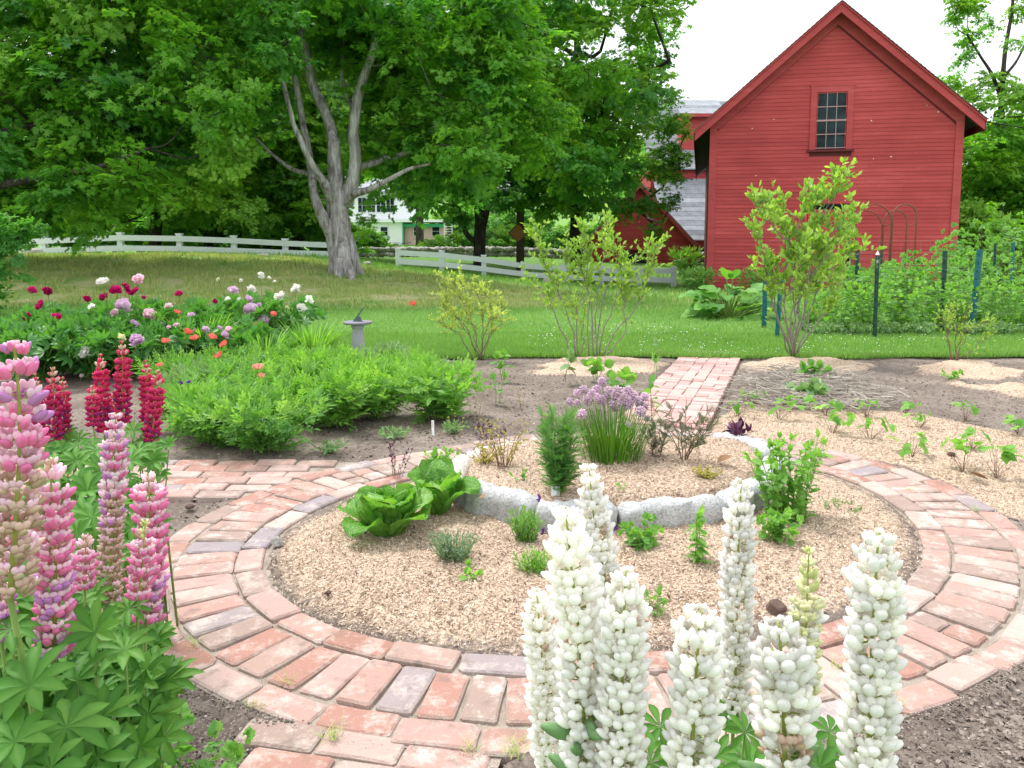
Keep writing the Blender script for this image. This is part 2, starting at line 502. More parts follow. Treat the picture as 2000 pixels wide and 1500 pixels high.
# petals
M['white'] = petalmat('white_petal', (.93, .91, .83), (.97, .955, .955), .48)
M['cream'] = petalmat('cream_petal', (.88, .86, .62), (.78, .78, .45), .25)
M['greenbud'] = petalmat('green_bud', (.55, .62, .20), (.72, .72, .40), .25)
M['pink'] = petalmat('pink_petal', (.90, .30, .52), (.82, .22, .46), .3)
M['palepink'] = petalmat('pale_pink_petal', (.95, .74, .82), (.90, .60, .72), .3)
M['mauve'] = petalmat('mauve_petal', (.74, .34, .70), (.62, .28, .62), .3)
M['tan'] = petalmat('faded_petal', (.62, .44, .34), (.46, .36, .22), .2)
M['tanpink'] = petalmat('dusty_pink_bud', (.74, .48, .44), (.66, .50, .38), .2)
M['softpink'] = petalmat('soft_pink_petal', (.94, .50, .68), (.92, .62, .76), .3)
M['crimson'] = petalmat('crimson_petal', (.72, .02, .16), (.56, .012, .15), .32)
M['salmonred'] = petalmat('salmon_red_petal', (.84, .09, .20), (.74, .05, .17), .32)
M['plum'] = petalmat('plum_petal', (.40, .04, .22), (.28, .03, .18), .25)
M['magenta'] = petalmat('magenta_petal', (.66, .015, .20), (.48, .012, .14), .3)
M['lilac'] = petalmat('lilac_petal', (.88, .64, .84), (.76, .50, .74), .35)
M['poppy'] = petalmat('coral_petal', (.86, .12, .09), (.90, .24, .20), .35)
M['poppypale'] = petalmat('pale_coral_petal', (.92, .50, .42), (.90, .34, .24), .35)
M['chivefl'] = petalmat('chive_floret', (.88, .72, .82), (.78, .58, .72), .4)
M['violet'] = petalmat('violet_floret', (.22, .06, .42), (.14, .04, .30), .2)
# stems
M['stem'] = plain('green_stem', (.16, .26, .05), .6, .2, 30)
M['yelstem'] = plain('yellow_green_stem', (.30, .36, .07), .6, .2, 30)
M['twig'] = plain('brown_twig', (.19, .14, .10), .8, .3, 30)
M['greytwig'] = plain('grey_twig', (.22, .195, .17), .8, .3, 30)
M['redtwig'] = plain('reddish_twig', (.20, .11, .08), .8, .3, 30)

def bark(name, c1, c2, c3, sc=7):
    q = N(name); co = q.coord('World', (1, 1, .16))
    f = q.noise(co, sc * 1.6, 8, .65, .8)
    f2 = q.noise(q.coord('World'), sc * .35, 4)
    col = q.ramp(q.math('ADD', q.math('MULTIPLY', f, .75), q.math('MULTIPLY', f2, .3)), [(.36, c1), (.52, c2), (.68, c3)])
    return q.done(q.bsdf(col, .9, q.bump(f, 1.0, .06), .2))
M['bark'] = bark('silver_grey_bark', (.09, .07, .068), (.38, .35, .36), (.68, .66, .68))
M['barkd'] = bark('dark_bark', (.02, .017, .015), (.06, .05, .045), (.14, .12, .10), 10)

def brickmat():
    q = N('worn_brick')
    oi = q.n('ShaderNodeObjectInfo').outputs['Random']
    base = q.ramp(oi, [(0, (.42, .25, .215)), (.11, (.35, .17, .135)), (.20, (.46, .34, .305)), (.31, (.37, .255, .22)), (.42, (.29, .225, .195)), (.52, (.42, .265, .235)), (.61, (.33, .185, .15)), (.69, (.27, .255, .275)),
                       (.76, (.50, .40, .355)), (.84, (.29, .135, .10)), (.90, (.45, .29, .265)), (.955, (.245, .245, .285))], 'CONSTANT')
    co = q.coord('World')
    n1 = q.noise(co, 9, 5, .6); n2 = q.noise(co, 60, 4, .65); n3 = q.noise(co, 240, 2)
    c = q.mix(q.math('MULTIPLY', n3, .6), base, (.42, .27, .22))
    off = q.math('ADD', n1, q.math('MULTIPLY', q.math('SUBTRACT', n2, .5), .55))
    pale = q.n('ShaderNodeMapRange', inp={'From Min': .50, 'From Max': .70, 'To Min': 0, 'To Max': .65}); q.l(off, pale.inputs[0])
    c = q.mix(pale.outputs[0], c, (.54, .465, .415))
    lc = q.n('ShaderNodeSeparateXYZ'); q.l(q.coord('Object'), lc.inputs[0])
    ex = q.math('MULTIPLY', q.math('ABSOLUTE', lc.outputs[0]), 10.0); ey = q.math('MULTIPLY', q.math('ABSOLUTE', lc.outputs[1]), 21.5)
    ed = q.math('ADD', q.math('POWER', q.math('MAXIMUM', ex, ey), 7.0), q.math('MULTIPLY', q.math('SUBTRACT', n2, .5), 2.2))
    em = q.n('ShaderNodeMapRange', inp={'From Min': .5, 'From Max': 1.4, 'To Min': 0, 'To Max': .6}); q.l(ed, em.inputs[0])
    c = q.mix(em.outputs[0], c, (.42, .36, .31))
    wr = q.n('ShaderNodeMapRange', inp={'From Min': .60, 'From Max': .70, 'To Min': 0, 'To Max': .6})
    q.l(q.math('ADD', q.math('MULTIPLY', q.noise(co, 16, 6, .7), .85), q.math('MULTIPLY', q.math('FRACT', q.math('MULTIPLY', oi, 17.0)), .18)), wr.inputs[0])
    c = q.mix(wr.outputs[0], c, (.60, .55, .50))
    dk = q.n('ShaderNodeMapRange', inp={'From Min': .44, 'From Max': .32, 'To Min': 0, 'To Max': .6}); q.l(q.noise(co, 14, 5, .65), dk.inputs[0])
    c = q.mix(dk.outputs[0], c, (.20, .16, .14))
    sp = q.n('ShaderNodeTexVoronoi', inp={'Scale': 95.0}); q.l(co, sp.inputs['Vector'])
    spm = q.n('ShaderNodeMapRange', inp={'From Min': .10, 'From Max': .04, 'To Min': 0, 'To Max': .8}); q.l(sp.outputs['Distance'], spm.inputs[0])
    c = q.mix(spm.outputs[0], c, (.74, .68, .62))
    h = q.math('ADD', q.math('MULTIPLY', n2, 1.0), q.math('MULTIPLY', n3, .5))
    return q.done(q.bsdf(c, .9, q.bump(h, .55, .006), .2))
M['brick'] = brickmat()
def newbrick():
    q = N('pink_brick')
    oi = q.n('ShaderNodeObjectInfo').outputs['Random']
    base = q.ramp(oi, [(0, (.50, .29, .27)), (.25, (.46, .24, .22)), (.5, (.53, .34, .31)), (.7, (.48, .27, .25)), (.85, (.45, .33, .31)), (.95, (.54, .32, .28))], 'CONSTANT')
    co = q.coord('World')
    c = q.mix(q.math('MULTIPLY', q.noise(co, 12, 5), .45), base, (.56, .46, .43))
    return q.done(q.bsdf(c, .9, q.bump(q.noise(co, 150, 3), .3, .004), .2))
M['newbrick'] = newbrick()

def sand():
    q = N('jointing_sand'); co = q.coord('World')
    f = q.noise(co, 320, 3, .7); g = q.noise(co, 12, 4)
    c = q.ramp(q.math('ADD', q.math('MULTIPLY', f, .7), q.math('MULTIPLY', g, .35)), [(.34, (.14, .11, .09)), (.52, (.34, .28, .23)), (.7, (.55, .49, .42))])
    return q.done(q.bsdf(c, .95, q.bump(f, .8, .004), .1))
M['sand'] = sand()

def bedmat():
    """soil with mulch where the bed is mulched (attribute) """
    q = N('garden_soil_and_mulch'); co = q.coord('World')
    n1 = q.noise(co, 3.0, 6, .6); n2 = q.noise(co, 45, 5, .7); n3 = q.noise(co, 260, 3, .7)
    s_ = q.math('ADD', q.math('MULTIPLY', n1, .35), q.math('ADD', q.math('MULTIPLY', n2, .45), q.math('MULTIPLY', n3, .25)))
    soil = q.ramp(s_, [(.34, (.085, .065, .053)), (.50, (.19, .152, .128)), (.64, (.33, .275, .235))])
    v = q.n('ShaderNodeTexVoronoi', inp={'Scale': 130.0, 'Randomness': 1.0}); q.l(co, v.inputs['Vector'])
    vv = q.n('ShaderNodeSeparateColor'); q.l(v.outputs['Color'], vv.inputs[0])
    mm = q.math('ADD', q.math('MULTIPLY', vv.outputs[0], .45), q.math('ADD', q.math('MULTIPLY', n2, .4), q.math('MULTIPLY', n1, .3)))
    mul = q.ramp(mm, [(.30, (.20, .13, .09)), (.45, (.42, .30, .22)), (.62, (.57, .43, .32)), (.8, (.70, .56, .44))])
    a = q.math('ADD', q.attr('mulch'), q.math('MULTIPLY', q.math('SUBTRACT', n2, .5), .9))
    m_ = q.n('ShaderNodeMapRange', inp={'From Min': .35, 'From Max': .65}); q.l(a, m_.inputs[0])
    c = q.mix(m_.outputs[0], soil, mul)
    h = q.math('ADD', n2, q.math('MULTIPLY', n3, .4))
    return q.done(q.bsdf(c, .95, q.bump(h, .9, .012), .1))
M['bed'] = bedmat()
def chipmat(name, stops):
    q = N(name); c = q.ramp(q.attr(), stops); return q.done(q.bsdf(c, .85, spec=.15))
M['chip'] = chipmat('mulch_chip', [(0, (.12, .078, .058)), (.16, (.28, .195, .145)), (.40, (.50, .38, .275)), (.75, (.63, .505, .375)), (1, (.78, .67, .56))])
M['clod'] = chipmat('soil_crumb', [(0, (.08, .062, .05)), (.5, (.20, .16, .135)), (.9, (.33, .28, .24)), (1, (.52, .47, .42))])
M['pebble'] = chipmat('grit', [(0, (.22, .18, .14)), (.6, (.42, .36, .30)), (1, (.64, .58, .52))])

def lawnmat():
    q = N('lawn'); co = q.coord('World')
    n1 = q.noise(co, .55, 5, .6); n2 = q.noise(co, 9, 5, .7); n3 = q.noise(q.coord('World', (1, .5, 1)), 60, 3, .7)
    f = q.math('ADD', q.math('MULTIPLY', n1, .45), q.math('ADD', q.math('MULTIPLY', n2, .3), q.math('MULTIPLY', n3, .3)))
    g = q.ramp(f, [(.36, (.11, .23, .05)), (.52, (.17, .33, .08)), (.68, (.27, .42, .14))])
    dr = q.ramp(q.math('ADD', q.math('MULTIPLY', q.noise(co, 1.1, 6, .7), .7), q.math('MULTIPLY', n2, .35)),
                [(.36, (.20, .36, .08)), (.48, (.34, .46, .14)), (.58, (.54, .52, .26)), (.70, (.60, .49, .35))])
    a = q.math('ADD', q.attr('dry'), q.math('MULTIPLY', q.math('SUBTRACT', n2, .5), .8))
    m_ = q.n('ShaderNodeMapRange', inp={'From Min': .3, 'From Max': .7}); q.l(a, m_.inputs[0])
    c = q.mix(m_.outputs[0], g, dr)
    return q.done(q.bsdf(c, .95, q.bump(q.math('ADD', n2, n3), .8, .05), .1))
M['lawn'] = lawnmat()

def clapmat(name, base, dark, specks=True):
    q = N(name); co = q.coord('World')
    oi = q.n('ShaderNodeObjectInfo').outputs['Random']
    n1 = q.noise(q.coord('World', (.35, .35, 3)), 3.2, 6, .6); n2 = q.noise(q.coord('World', (1, 1, 12)), 14, 4, .6)
    n0 = q.noise(co, .55, 4, .6)
    f = q.math('ADD', q.math('MULTIPLY', n1, .45), q.math('ADD', q.math('MULTIPLY', n2, .15), q.math('MULTIPLY', n0, .45)))
    f = q.math('ADD', f, q.math('MULTIPLY', q.math('SUBTRACT', oi, .5), .12))
    c = q.ramp(f, [(.34, dark), (.54, base), (.72, tuple(min(1, v * 1.22 + .02) for v in base))])
    if specks:
        v = q.n('ShaderNodeTexVoronoi', inp={'Scale': 2.6, 'Randomness': 1.0}); q.l(co, v.inputs['Vector'])
        m_ = q.n('ShaderNodeMapRange', inp={'From Min': .050, 'From Max': .038}); q.l(v.outputs['Distance'], m_.inputs[0])
        c = q.mix(m_.outputs[0], c, (.85, .72, .68))
    return q.done(q.bsdf(c, .7, q.bump(n2, .25, .01), .25))
M['red'] = clapmat('weathered_red_paint', (.47, .064, .070), (.36, .046, .054))
M['redtrim'] = clapmat('red_trim_paint', (.47, .068, .078), (.39, .052, .062), False)
M['reddark'] = plain('dark_red_paint', (.13, .014, .020), .7, .2, 3)
M['pinkwall'] = plain('pale_pink_paint', (.70, .47, .47), .7, .05, 2)
M['wwall'] = plain('white_house_paint', (.80, .82, .84), .7, .04, 2)
M['wfence'] = plain('white_fence_paint', (.82, .86, .92), .6, .08, 5)
M['greentrim'] = plain('green_trim_paint', (.05, .42, .26), .6, .1, 5)
M['muntin'] = plain('worn_window_paint', (.44, .26, .28), .6, .25, 12)
def glass():
    q = N('window_glass'); co = q.coord('World')
    c = q.ramp(q.noise(co, 2.5, 4), [(.35, (.004, .008, .011)), (.65, (.02, .045, .055))])
    return q.done(q.bsdf(c, .25, q.bump(q.noise(co, 4, 2), .15, .02), .16))
M['glass'] = glass()
def shingle(name, a, b, c_):
    q = N(name); co = q.coord('World')
    oi = q.n('ShaderNodeObjectInfo').outputs['Random']
    f = q.math('ADD', q.math('MULTIPLY', q.noise(co, 3, 6, .7), .7), q.math('MULTIPLY', oi, .3))
    return q.done(q.bsdf(q.ramp(f, [(.3, a), (.5, b), (.7, c_)]), .9, q.bump(q.noise(co, 25, 4), .5, .02), .15))
M['shingle'] = shingle('grey_shingle', (.17, .18, .20), (.27, .285, .31), (.36, .38, .41))
M['shingled'] = shingle('dark_shingle', (.06, .055, .055), (.12, .11, .11), (.20, .19, .19))
M['black'] = plain('dark_interior', (.006, .007, .008), .9, .1, 5)
M['postgreen'] = plain('dark_green_enamel', (.01, .055, .04), .5, .3, 20)
M['postteal'] = plain('teal_enamel', (.012, .13, .14), .5, .2, 20)
M['wire'] = plain('galvanised_wire', (.22, .28, .22), .5, .2, 20, metal=.3)
M['rust'] = plain('rusty_steel', (.20, .075, .05), .7, .3, 30)
M['granite'] = None
def granite(name, base):
    q = N(name); co = q.coord('World')
    v = q.noise(co, 150, 4, .8); g = q.noise(co, 14, 5, .6)
    sp = q.n('ShaderNodeTexVoronoi', inp={'Scale': 170.0}); q.l(co, sp.inputs['Vector'])
    sc = q.n('ShaderNodeSeparateColor'); q.l(sp.outputs['Color'], sc.inputs[0])
    f = q.math('ADD', q.math('MULTIPLY', v, .35), q.math('ADD', q.math('MULTIPLY', g, .35), q.math('MULTIPLY', sc.outputs[0], .35)))
    c = q.ramp(f, [(.30, tuple(x * .5 for x in base)), (.44, tuple(x * .85 for x in base)), (.6, base), (.78, tuple(min(.9, x * 1.2) for x in base))])
    return q.done(q.bsdf(c, .85, q.bump(q.math('ADD', v, g), .8, .012), .3))
M['granite'] = granite('pale_granite', (.62, .62, .62))
M['stonew'] = granite('white_stone', (.68, .65, .60))
M['rock'] = granite('field_stone', (.42, .40, .37))
M['concrete'] = plain('weathered_cast_stone', (.40, .40, .43), .85, .2, 9, .4, 80)
M['plate'] = plain('weathered_sundial_plate', (.20, .19, .22), .7, .2, 12)
M['slate'] = plain('dark_bronze', (.09, .13, .14), .45, .25, 20, metal=.4)
M['tag'] = plain('white_plastic_tag', (.82, .84, .82), .5, .04, 20)
M['deadleaf'] = plain('dead_leaf', (.30, .17, .09), .8, .3, 40)
M['polewood'] = plain('weathered_pole_wood', (.12, .075, .06), .9, .3, 6, .5, 40)
M['orange'] = plain('sign_orange_brown', (.42, .15, .03), .5, .15, 20)
M['ochre'] = plain('sign_yellow', (.60, .34, .05), .5, .1, 20)
M['asphalt'] = plain('asphalt', (.06, .06, .062), .9, .2, 3, .3, 80, which='World')
M['carpaint'] = plain('white_car_paint', (.80, .82, .84), .3, .02, 5, spec=.6)
M['tyre'] = plain('tyre_rubber', (.02, .02, .02), .8, .1, 10)
M['hill'] = plain('wooded_ground', (.05, .10, .03), .95, .4, .6, which='World')
M['clover'] = plain('clover_flower', (.80, .82, .76), .7, .05, 10)
# ------------------------------------------------------------------ ring geometry (from the surveyed points)
C0 = np.array((.34, 3.05))
def g2(pts): return np.array([tuple(G(x, y))[:2] for x, y in pts])
_pin = g2([(460,1100),(446,1118),(448,1158),(492,1210),(524,1236),(632,1262),(760,1290),(856,1310),(916,1316),(1012,1328),(480,1072),(520,1036),(552,1016),(576,1000),
           (1862,1139),(1841,1090),(1814,1030),(1802,1006),(1760,961),(1706,940),(1667,931),(1607,913),(1802,1201),(1838,1180),(760,925),(1000,886),(1250,872),(1400,872)])
_pout = g2([(352,1258),(408,1286),(556,1342),(632,1366),(716,1394),(852,1406),(948,1418),(1979,1234),(1997,1126),(1982,1099),(1955,1060),(1910,1006),(1880,976),(1832,958),(1790,931),(1739,916)])
def _fb(a, k=3): return np.stack([np.ones_like(a)] + [f(j * a) for j in range(1, k + 1) for f in (np.cos, np.sin)], 1)
def _fit():
    a1 = np.arctan2(_pin[:, 1] - C0[1], _pin[:, 0] - C0[0]); r1 = np.hypot(*(_pin - C0).T)
    a2 = np.arctan2(_pout[:, 1] - C0[1], _pout[:, 0] - C0[0]); r2 = np.hypot(*(_pout - C0).T)
    A = np.concatenate([np.c_[_fb(a1), np.zeros(len(a1))], np.c_[_fb(a2), np.ones(len(a2))]])
    b = np.concatenate([r1, r2])
    reg = np.diag([0, .02, .02, .1, .1, .3, .3, 0.0])
    A = np.concatenate([A, reg, np.eye(8)[7:8] * 2]); b = np.concatenate([b, np.zeros(8), [2 * .205]])
    return np.linalg.lstsq(A, b, rcond=None)[0]
_fc = _fit()
print('RING', _fc.round(3))
def rin(a): return _fb(np.atleast_1d(a)) @ _fc[:7]     # inner edge of the radial course
def ringpt(a, off):
    """point at angle a on the curve offset outwards by off"""
    a = float(a); r = float(rin(a)[0]); e = 1e-3
    r2 = float(rin(a + e)[0])
    p = C0 + r * np.array((math.cos(a), math.sin(a)))
    q = C0 + r2 * np.array((math.cos(a + e), math.sin(a + e)))
    t = (q - p) / np.linalg.norm(q - p); n = np.array((t[1], -t[0]))
    return p + n * off, t, n
WR = .205
# stone ring of the raised bed
_stone_pts = g2([(878, 985), (905, 1022), (960, 1040), (1040, 1052), (1120, 1056), (1200, 1052), (1300, 1046), (1400, 1032), (1475, 1008), (1512, 975), (1515, 940), (1490, 915), (1440, 900), (1370, 892), (1290, 888), (1200, 888),
                 (1100, 892), (1000, 902), (930, 920), (885, 950)])
CS = _stone_pts.mean(0)

# regions
def pw(pts): return [tuple(G(x, y))[:2] for x, y in pts]
MUL_R = pw([(1396, 822), (1440, 792), (1560, 790), (1700, 800), (1800, 808), (1900, 830), (2010, 850), (2300, 905), (2300, 1120), (2010, 1012), (1967, 1010), (1868, 952), (1742, 905), (1600, 878), (1480, 852), (1385, 852)])
PATCH = [pw([(1465, 712), (1520, 696), (1620, 700), (1690, 712), (1640, 728), (1560, 735), (1490, 730)]), pw([(1790, 720), (1830, 700), (1930, 706), (1995, 725), (1950, 745), (1860, 745)]),
         pw([(1870, 752), (1990, 745), (2100, 770), (2100, 790), (1960, 766)]), pw([(1040, 715), (1090, 697), (1200, 697), (1300, 712), (1270, 728), (1130, 735), (1060, 730)])]
STRAW = pw([(1430, 800), (1455, 745), (1530, 722), (1640, 730), (1740, 775), (1730, 805), (1560, 812)])

BX0, BX1, BY0, BY1 = -5.2, 7.4, 0.3, 7.62
def lawn_edge(x): return 7.60 + 0.05 * np.sin(x * 1.7) + 0.03 * np.sin(x * 5.1 + 1)
def bedheight(x, y):
    """height and mulch amount of the garden bed"""
    a = np.arctan2(y - C0[1], x - C0[0]); r = np.hypot(x - C0[0], y - C0[1])
    ri = rin(a.ravel()).reshape(a.shape)
    d_in = ri - .11 - r                       # inside of inner border
    d_out = r - (ri + WR + .11)
    z = -0.014 + 0.020 * (fbm(x, y, 2.2, 4, 3) - .5) + .014 * (fbm(x, y, 14, 3, 9) - .5) + .008 * (vnoise(x, y, 45, 5) - .5)
    mul = np.zeros_like(x)
    t = np.clip(d_in / .25, 0, 1)
    inside = d_in > 0
    z = np.where(inside, .0 + .045 * t + .012 * (fbm(x, y, 12, 3, 4) - .5), z)
    mul = np.where(inside, np.clip(.30 + d_in / .28, 0, 1) - 1.6 * np.clip(fbm(x, y, 3.0, 4, 21) - .58, 0, .4) , mul)
    ds = polydist(x, y, _stone_pts)
    z = np.where(ds > .07, .125 + .03 * np.clip(ds / .3, 0, 1) + .01 * (fbm(x, y, 10, 3, 6) - .5), z)
    mul = np.where(ds > .0, 1.0, mul)
    dm = polydist(x, y, MUL_R) + .10 * (fbm(x, y, 4, 3, 8) - .5)
    m2 = np.clip(.5 + dm / .12, 0, 1)
    mul = np.maximum(mul, np.where(inside, 0, m2))
    z = z + np.where(inside, 0, .02 * m2 * np.clip(d_out / .1, 0, 1))
    for pp in PATCH:
        dp = polydist(x, y, pp) + .42 * (fbm(x, y, 4, 4, 12) - .5)
        mp = np.clip(.5 + dp / .22, 0, 1)
        mul = np.maximum(mul, mp * .95); z = z + .035 * mp
    ring = (d_in <= 0) & (d_out <= 0)
    z = np.where(ring, -.03, z)
    near = (d_out > -.02) & (d_out < .05)
    z = np.where(near, -.004 + .016 * (fbm(x, y, 9, 3, 77) - .35), z)
    return z, mul, d_in, d_out, ds

def on_paths(x, y, grow=0.0):
    m = np.zeros(x.shape, bool)
    for poly in PATHS: m |= polydist(x, y, poly) > -grow
    return m
# straight paths (world polygons)
_dir = np.array((math.sin(math.radians(19.9)), math.cos(math.radians(19.9)))); _per = np.array((_dir[1], -_dir[0]))
_pc = np.array((1.335, 6.0))
BPW = .285
_b0 = _pc - _dir * 1.75; _b1 = _pc + _dir * 1.92
PATHS = [[tuple(_b0 - _per * BPW), tuple(_b0 + _per * BPW), tuple(_b1 + _per * BPW), tuple(_b1 - _per * BPW)],
         [(-4.6, 3.50), (-1.02, 3.50), (-.55, 4.09), (-4.6, 4.09)]]
_fd = np.array((math.cos(math.radians(-13)), math.sin(math.radians(-13)))); _fn = np.array((-_fd[1], _fd[0]))
_fo = np.array(tuple(G(504, 1406))[:2])
PATHS.append([tuple(_fo + _fd * .06 + _fn * .0), tuple(_fo + _fd * .62 + _fn * .06), tuple(_fo + _fd * .62 - _fn * 1.0), tuple(_fo - _fd * .03 - _fn * 1.0)])

def grid_mesh(name, xs, ys, zf, mat, attrs, keep=None, kind='structure'):
    X, Y = np.meshgrid(xs, ys)
    z, at = zf(X, Y)
    n, m = X.shape
    g = Geo()
    i = np.arange(n - 1)[:, None] * m + np.arange(m - 1)[None]
    F = np.stack([i, i + 1, i + m + 1, i + m], -1).reshape(-1, 4)
    if keep is not None:
        k = keep(X, Y); kf = k[:-1, :-1] & k[1:, :-1] & k[:-1, 1:] & k[1:, 1:]
        F = F[kf.ravel()]
    g.add(np.stack([X, Y, z], -1).reshape(-1, 3), F, 0)
    o = g.build(name, mat)
    for an, av in at.items():
        q = o.data.attributes.new(an, 'FLOAT', 'POINT'); q.data.foreach_set('value', av.astype(np.float32).ravel())
    tag(o, kind=kind)
    return o

def _bz(X, Y):
    z, mul, *_ = bedheight(X, Y)
    z = np.where(on_paths(X, Y, .02), -.03, z)
    return z, {'mulch': mul}
ys_ = np.concatenate([np.arange(BY0, 3.0, .022), np.arange(3.0, 5.0, .03), np.arange(5.0, 7.75, .045)])
bed = grid_mesh('garden_soil', np.arange(BX0, BX1, .03), ys_, _bz, M['bed'], None)
tag(bed, 'brown garden soil with pale mulch between the brick paths')

# lawn and bank
def _dry(X, Y):
    px = 1000 + X / np.maximum(Y, 1) * FPX
    d = np.clip((Y - 12.4) / 1.2, 0, 1) * np.clip((19.5 - Y) / 2.5, 0, 1) * np.clip((1180 - px) / 160, 0, 1)
    d = np.maximum(d, .75 * np.clip((Y - 12.4) / 1.2, 0, 1) * np.clip((24.5 - Y) / 1, 0, 1) * np.clip((640 - px) / 60, 0, 1))
    d *= .45 + .9 * fbm(X, Y, .7, 3, 31)
    return np.clip(d, 0, 1)
def _lz(X, Y):
    z = Z(X, Y) + .004 + .03 * (fbm(X, Y, 2.0, 3, 15) - .5) * np.clip((Y - 7.6) / .5, 0, 1)
    dry = _dry(X, Y)
    z = z + dry * .14 * (fbm(X, Y, 1.6, 4, 17) - .5)
    return z, {'dry': dry}
def _lk(X, Y): return ~((Y < lawn_edge(X)) & (X > BX0 + .1) & (X < BX1 - .1))
lawn = grid_mesh('lawn', np.arange(-16, 18, .11), np.arange(7.56, 34, .11), _lz, M['lawn'], None, _lk)
tag(lawn, 'mown lawn rising to a rough dry grass bank on the far side')
def _fz(X, Y):
    z = Z(X, Y) - .06
    z = z - np.where((X > -15.5) & (X < 17.5) & (Y < 33.5), .25, 0)
    return z, {'dry': np.zeros_like(X)}
ground = grid_mesh('ground', np.arange(-120, 121, 2.0), np.arange(-30, 260, 2.0), lambda X, Y: (_fz(X, Y)[0] * np.clip((140 - Y) / 40, 0.0, 1) + np.clip((Y - 100) / 40, 0, 1) * (9 + (Y - 120) * .05), _fz(X, Y)[1]), M['lawn'], None)
tag(ground, 'grassy ground running out to the hills')
# far plane to the horizon
g = Geo(); g.add([(-1500, -1500, -1.2), (1500, -1500, -1.2), (1500, 1500, -1.2), (-1500, 1500, -1.2)], np.array([(0, 1, 2, 3)]))
tag(g.build('terrain', M['hill']), 'distant land beyond the garden', kind='structure')

# wooded hill behind
def _hz(X, Y):
    t = np.clip((Y - 95) / 90, 0, 1)
    return -1 + (13 + 20 * np.exp(-((X + 70) / 50) ** 2)) * t * np.exp(-(np.maximum(X - 20, 0) / 60) ** 2) + 3 * fbm(X, Y, .05, 3, 40) * t, {'dry': np.zeros_like(X)}
hill = grid_mesh('hill', np.arange(-220, 180, 6.0), np.arange(90, 260, 6.0), _hz, M['hill'], None)
tag(hill, 'wooded hillside rising far behind the trees')

# ------------------------------------------------------------------ sand under the bricks
g = Geo()
aa = np.linspace(0, 2 * math.pi, 181)
V = []
for a in aa:
    for off in (-.125, WR + .115): p, t, n = ringpt(a, off); V.append((p[0], p[1], -.003))
F = [(2 * i, 2 * i + 1, 2 * i + 3, 2 * i + 2) for i in range(180)]
g.add(V, np.array(F), 0)
ring_path = g.build('brick_path', M['sand']); tag(ring_path, 'round brick path circling the mulched herb bed', kind='structure')
def sandpoly(poly, z):
    g = Geo(); c = np.mean(poly, 0)
    V = [(*(np.array(p)), z) for p in poly]
    g.add(V, np.array([tuple(range(len(poly)))])); return g

# brick meshes: worn, slightly irregular blocks
def brick_mesh(name, L, W, H, seed, mat, bev=.007, chip=.35):
    r = random.Random(seed)
    cs = []
    for sx, sy in ((-1, -1), (1, -1), (1, 1), (-1, 1)):
        b = bev * r.uniform(.7, 1.6) + (0.02 * r.random() if r.random() < chip * .4 else 0)
        j = .0022
        x = sx * (L / 2 + r.uniform(-j, j)); y = sy * (W / 2 + r.uniform(-j, j))
        if sx * sy > 0: cs += [(x, y - sy * b), (x - sx * b, y)]
        else: cs += [(x - sx * b, y), (x, y - sy * b)]
    # mid-edge points make the long sides slightly wavy
    pts = []
    for i in range(8):
        pts.append(cs[i])
        if i % 2 == 1:
            q = cs[(i + 1) % 8]; pts.append(((cs[i][0] + q[0]) / 2 + r.uniform(-.0025, .0025), (cs[i][1] + q[1]) / 2 + r.uniform(-.0025, .0025)))
    n = len(pts); V = []
    for x, y in pts: V.append((x, y, -H))
    for x, y in pts: V.append((x, y, -bev * .7))
    for x, y in pts:
        s_ = 1 - bev * 1.6 / max(abs(x), abs(y), .02) * .5
        V.append((x * (1 - bev * .8 / (L / 2)), y * (1 - bev * .8 / (W / 2)), r.uniform(-.0012, .0012)))
    F = [(i, (i + 1) % n, n + (i + 1) % n, n + i) for i in range(n)] + [(n + i, n + (i + 1) % n, 2 * n + (i + 1) % n, 2 * n + i) for i in range(n)]
    g = Geo(); g.add(V, np.array(F), 0, smooth=False); g.F.append((np.array([[2 * n + i for i in range(n)]]), 0, False))
    return g.mesh(name, mat)
FULL = [brick_mesh('brick', .203, .0965, .05, i, M['brick']) for i in range(10)]
HALF = [brick_mesh('brick', .094, .092, .05, 50 + i, M['brick']) for i in range(4)]
NFULL = [brick_mesh('brick', .186, .090, .05, 90 + i, M['newbrick'], .004, 0) for i in range(4)]
NHALF = [brick_mesh('brick', .090, .090, .05, 110 + i, M['newbrick'], .004, 0) for i in range(3)]
def put_brick(parent, me, x, y, ang, z=.010, tilt=.012, sc=1.0):
    o = bpy.data.objects.new('brick', me); COL.objects.link(o); o.parent = parent
    o.location = (x + random.gauss(0, .0015), y + random.gauss(0, .0015), z + random.uniform(-.004, .004))
    o.rotation_euler = (random.gauss(0, tilt), random.gauss(0, tilt), ang + random.gauss(0, .018) + (math.pi if random.random() < .5 else 0))
    o.scale = (sc * random.uniform(.985, 1.005), random.uniform(.97, 1.02), 1)
    return o
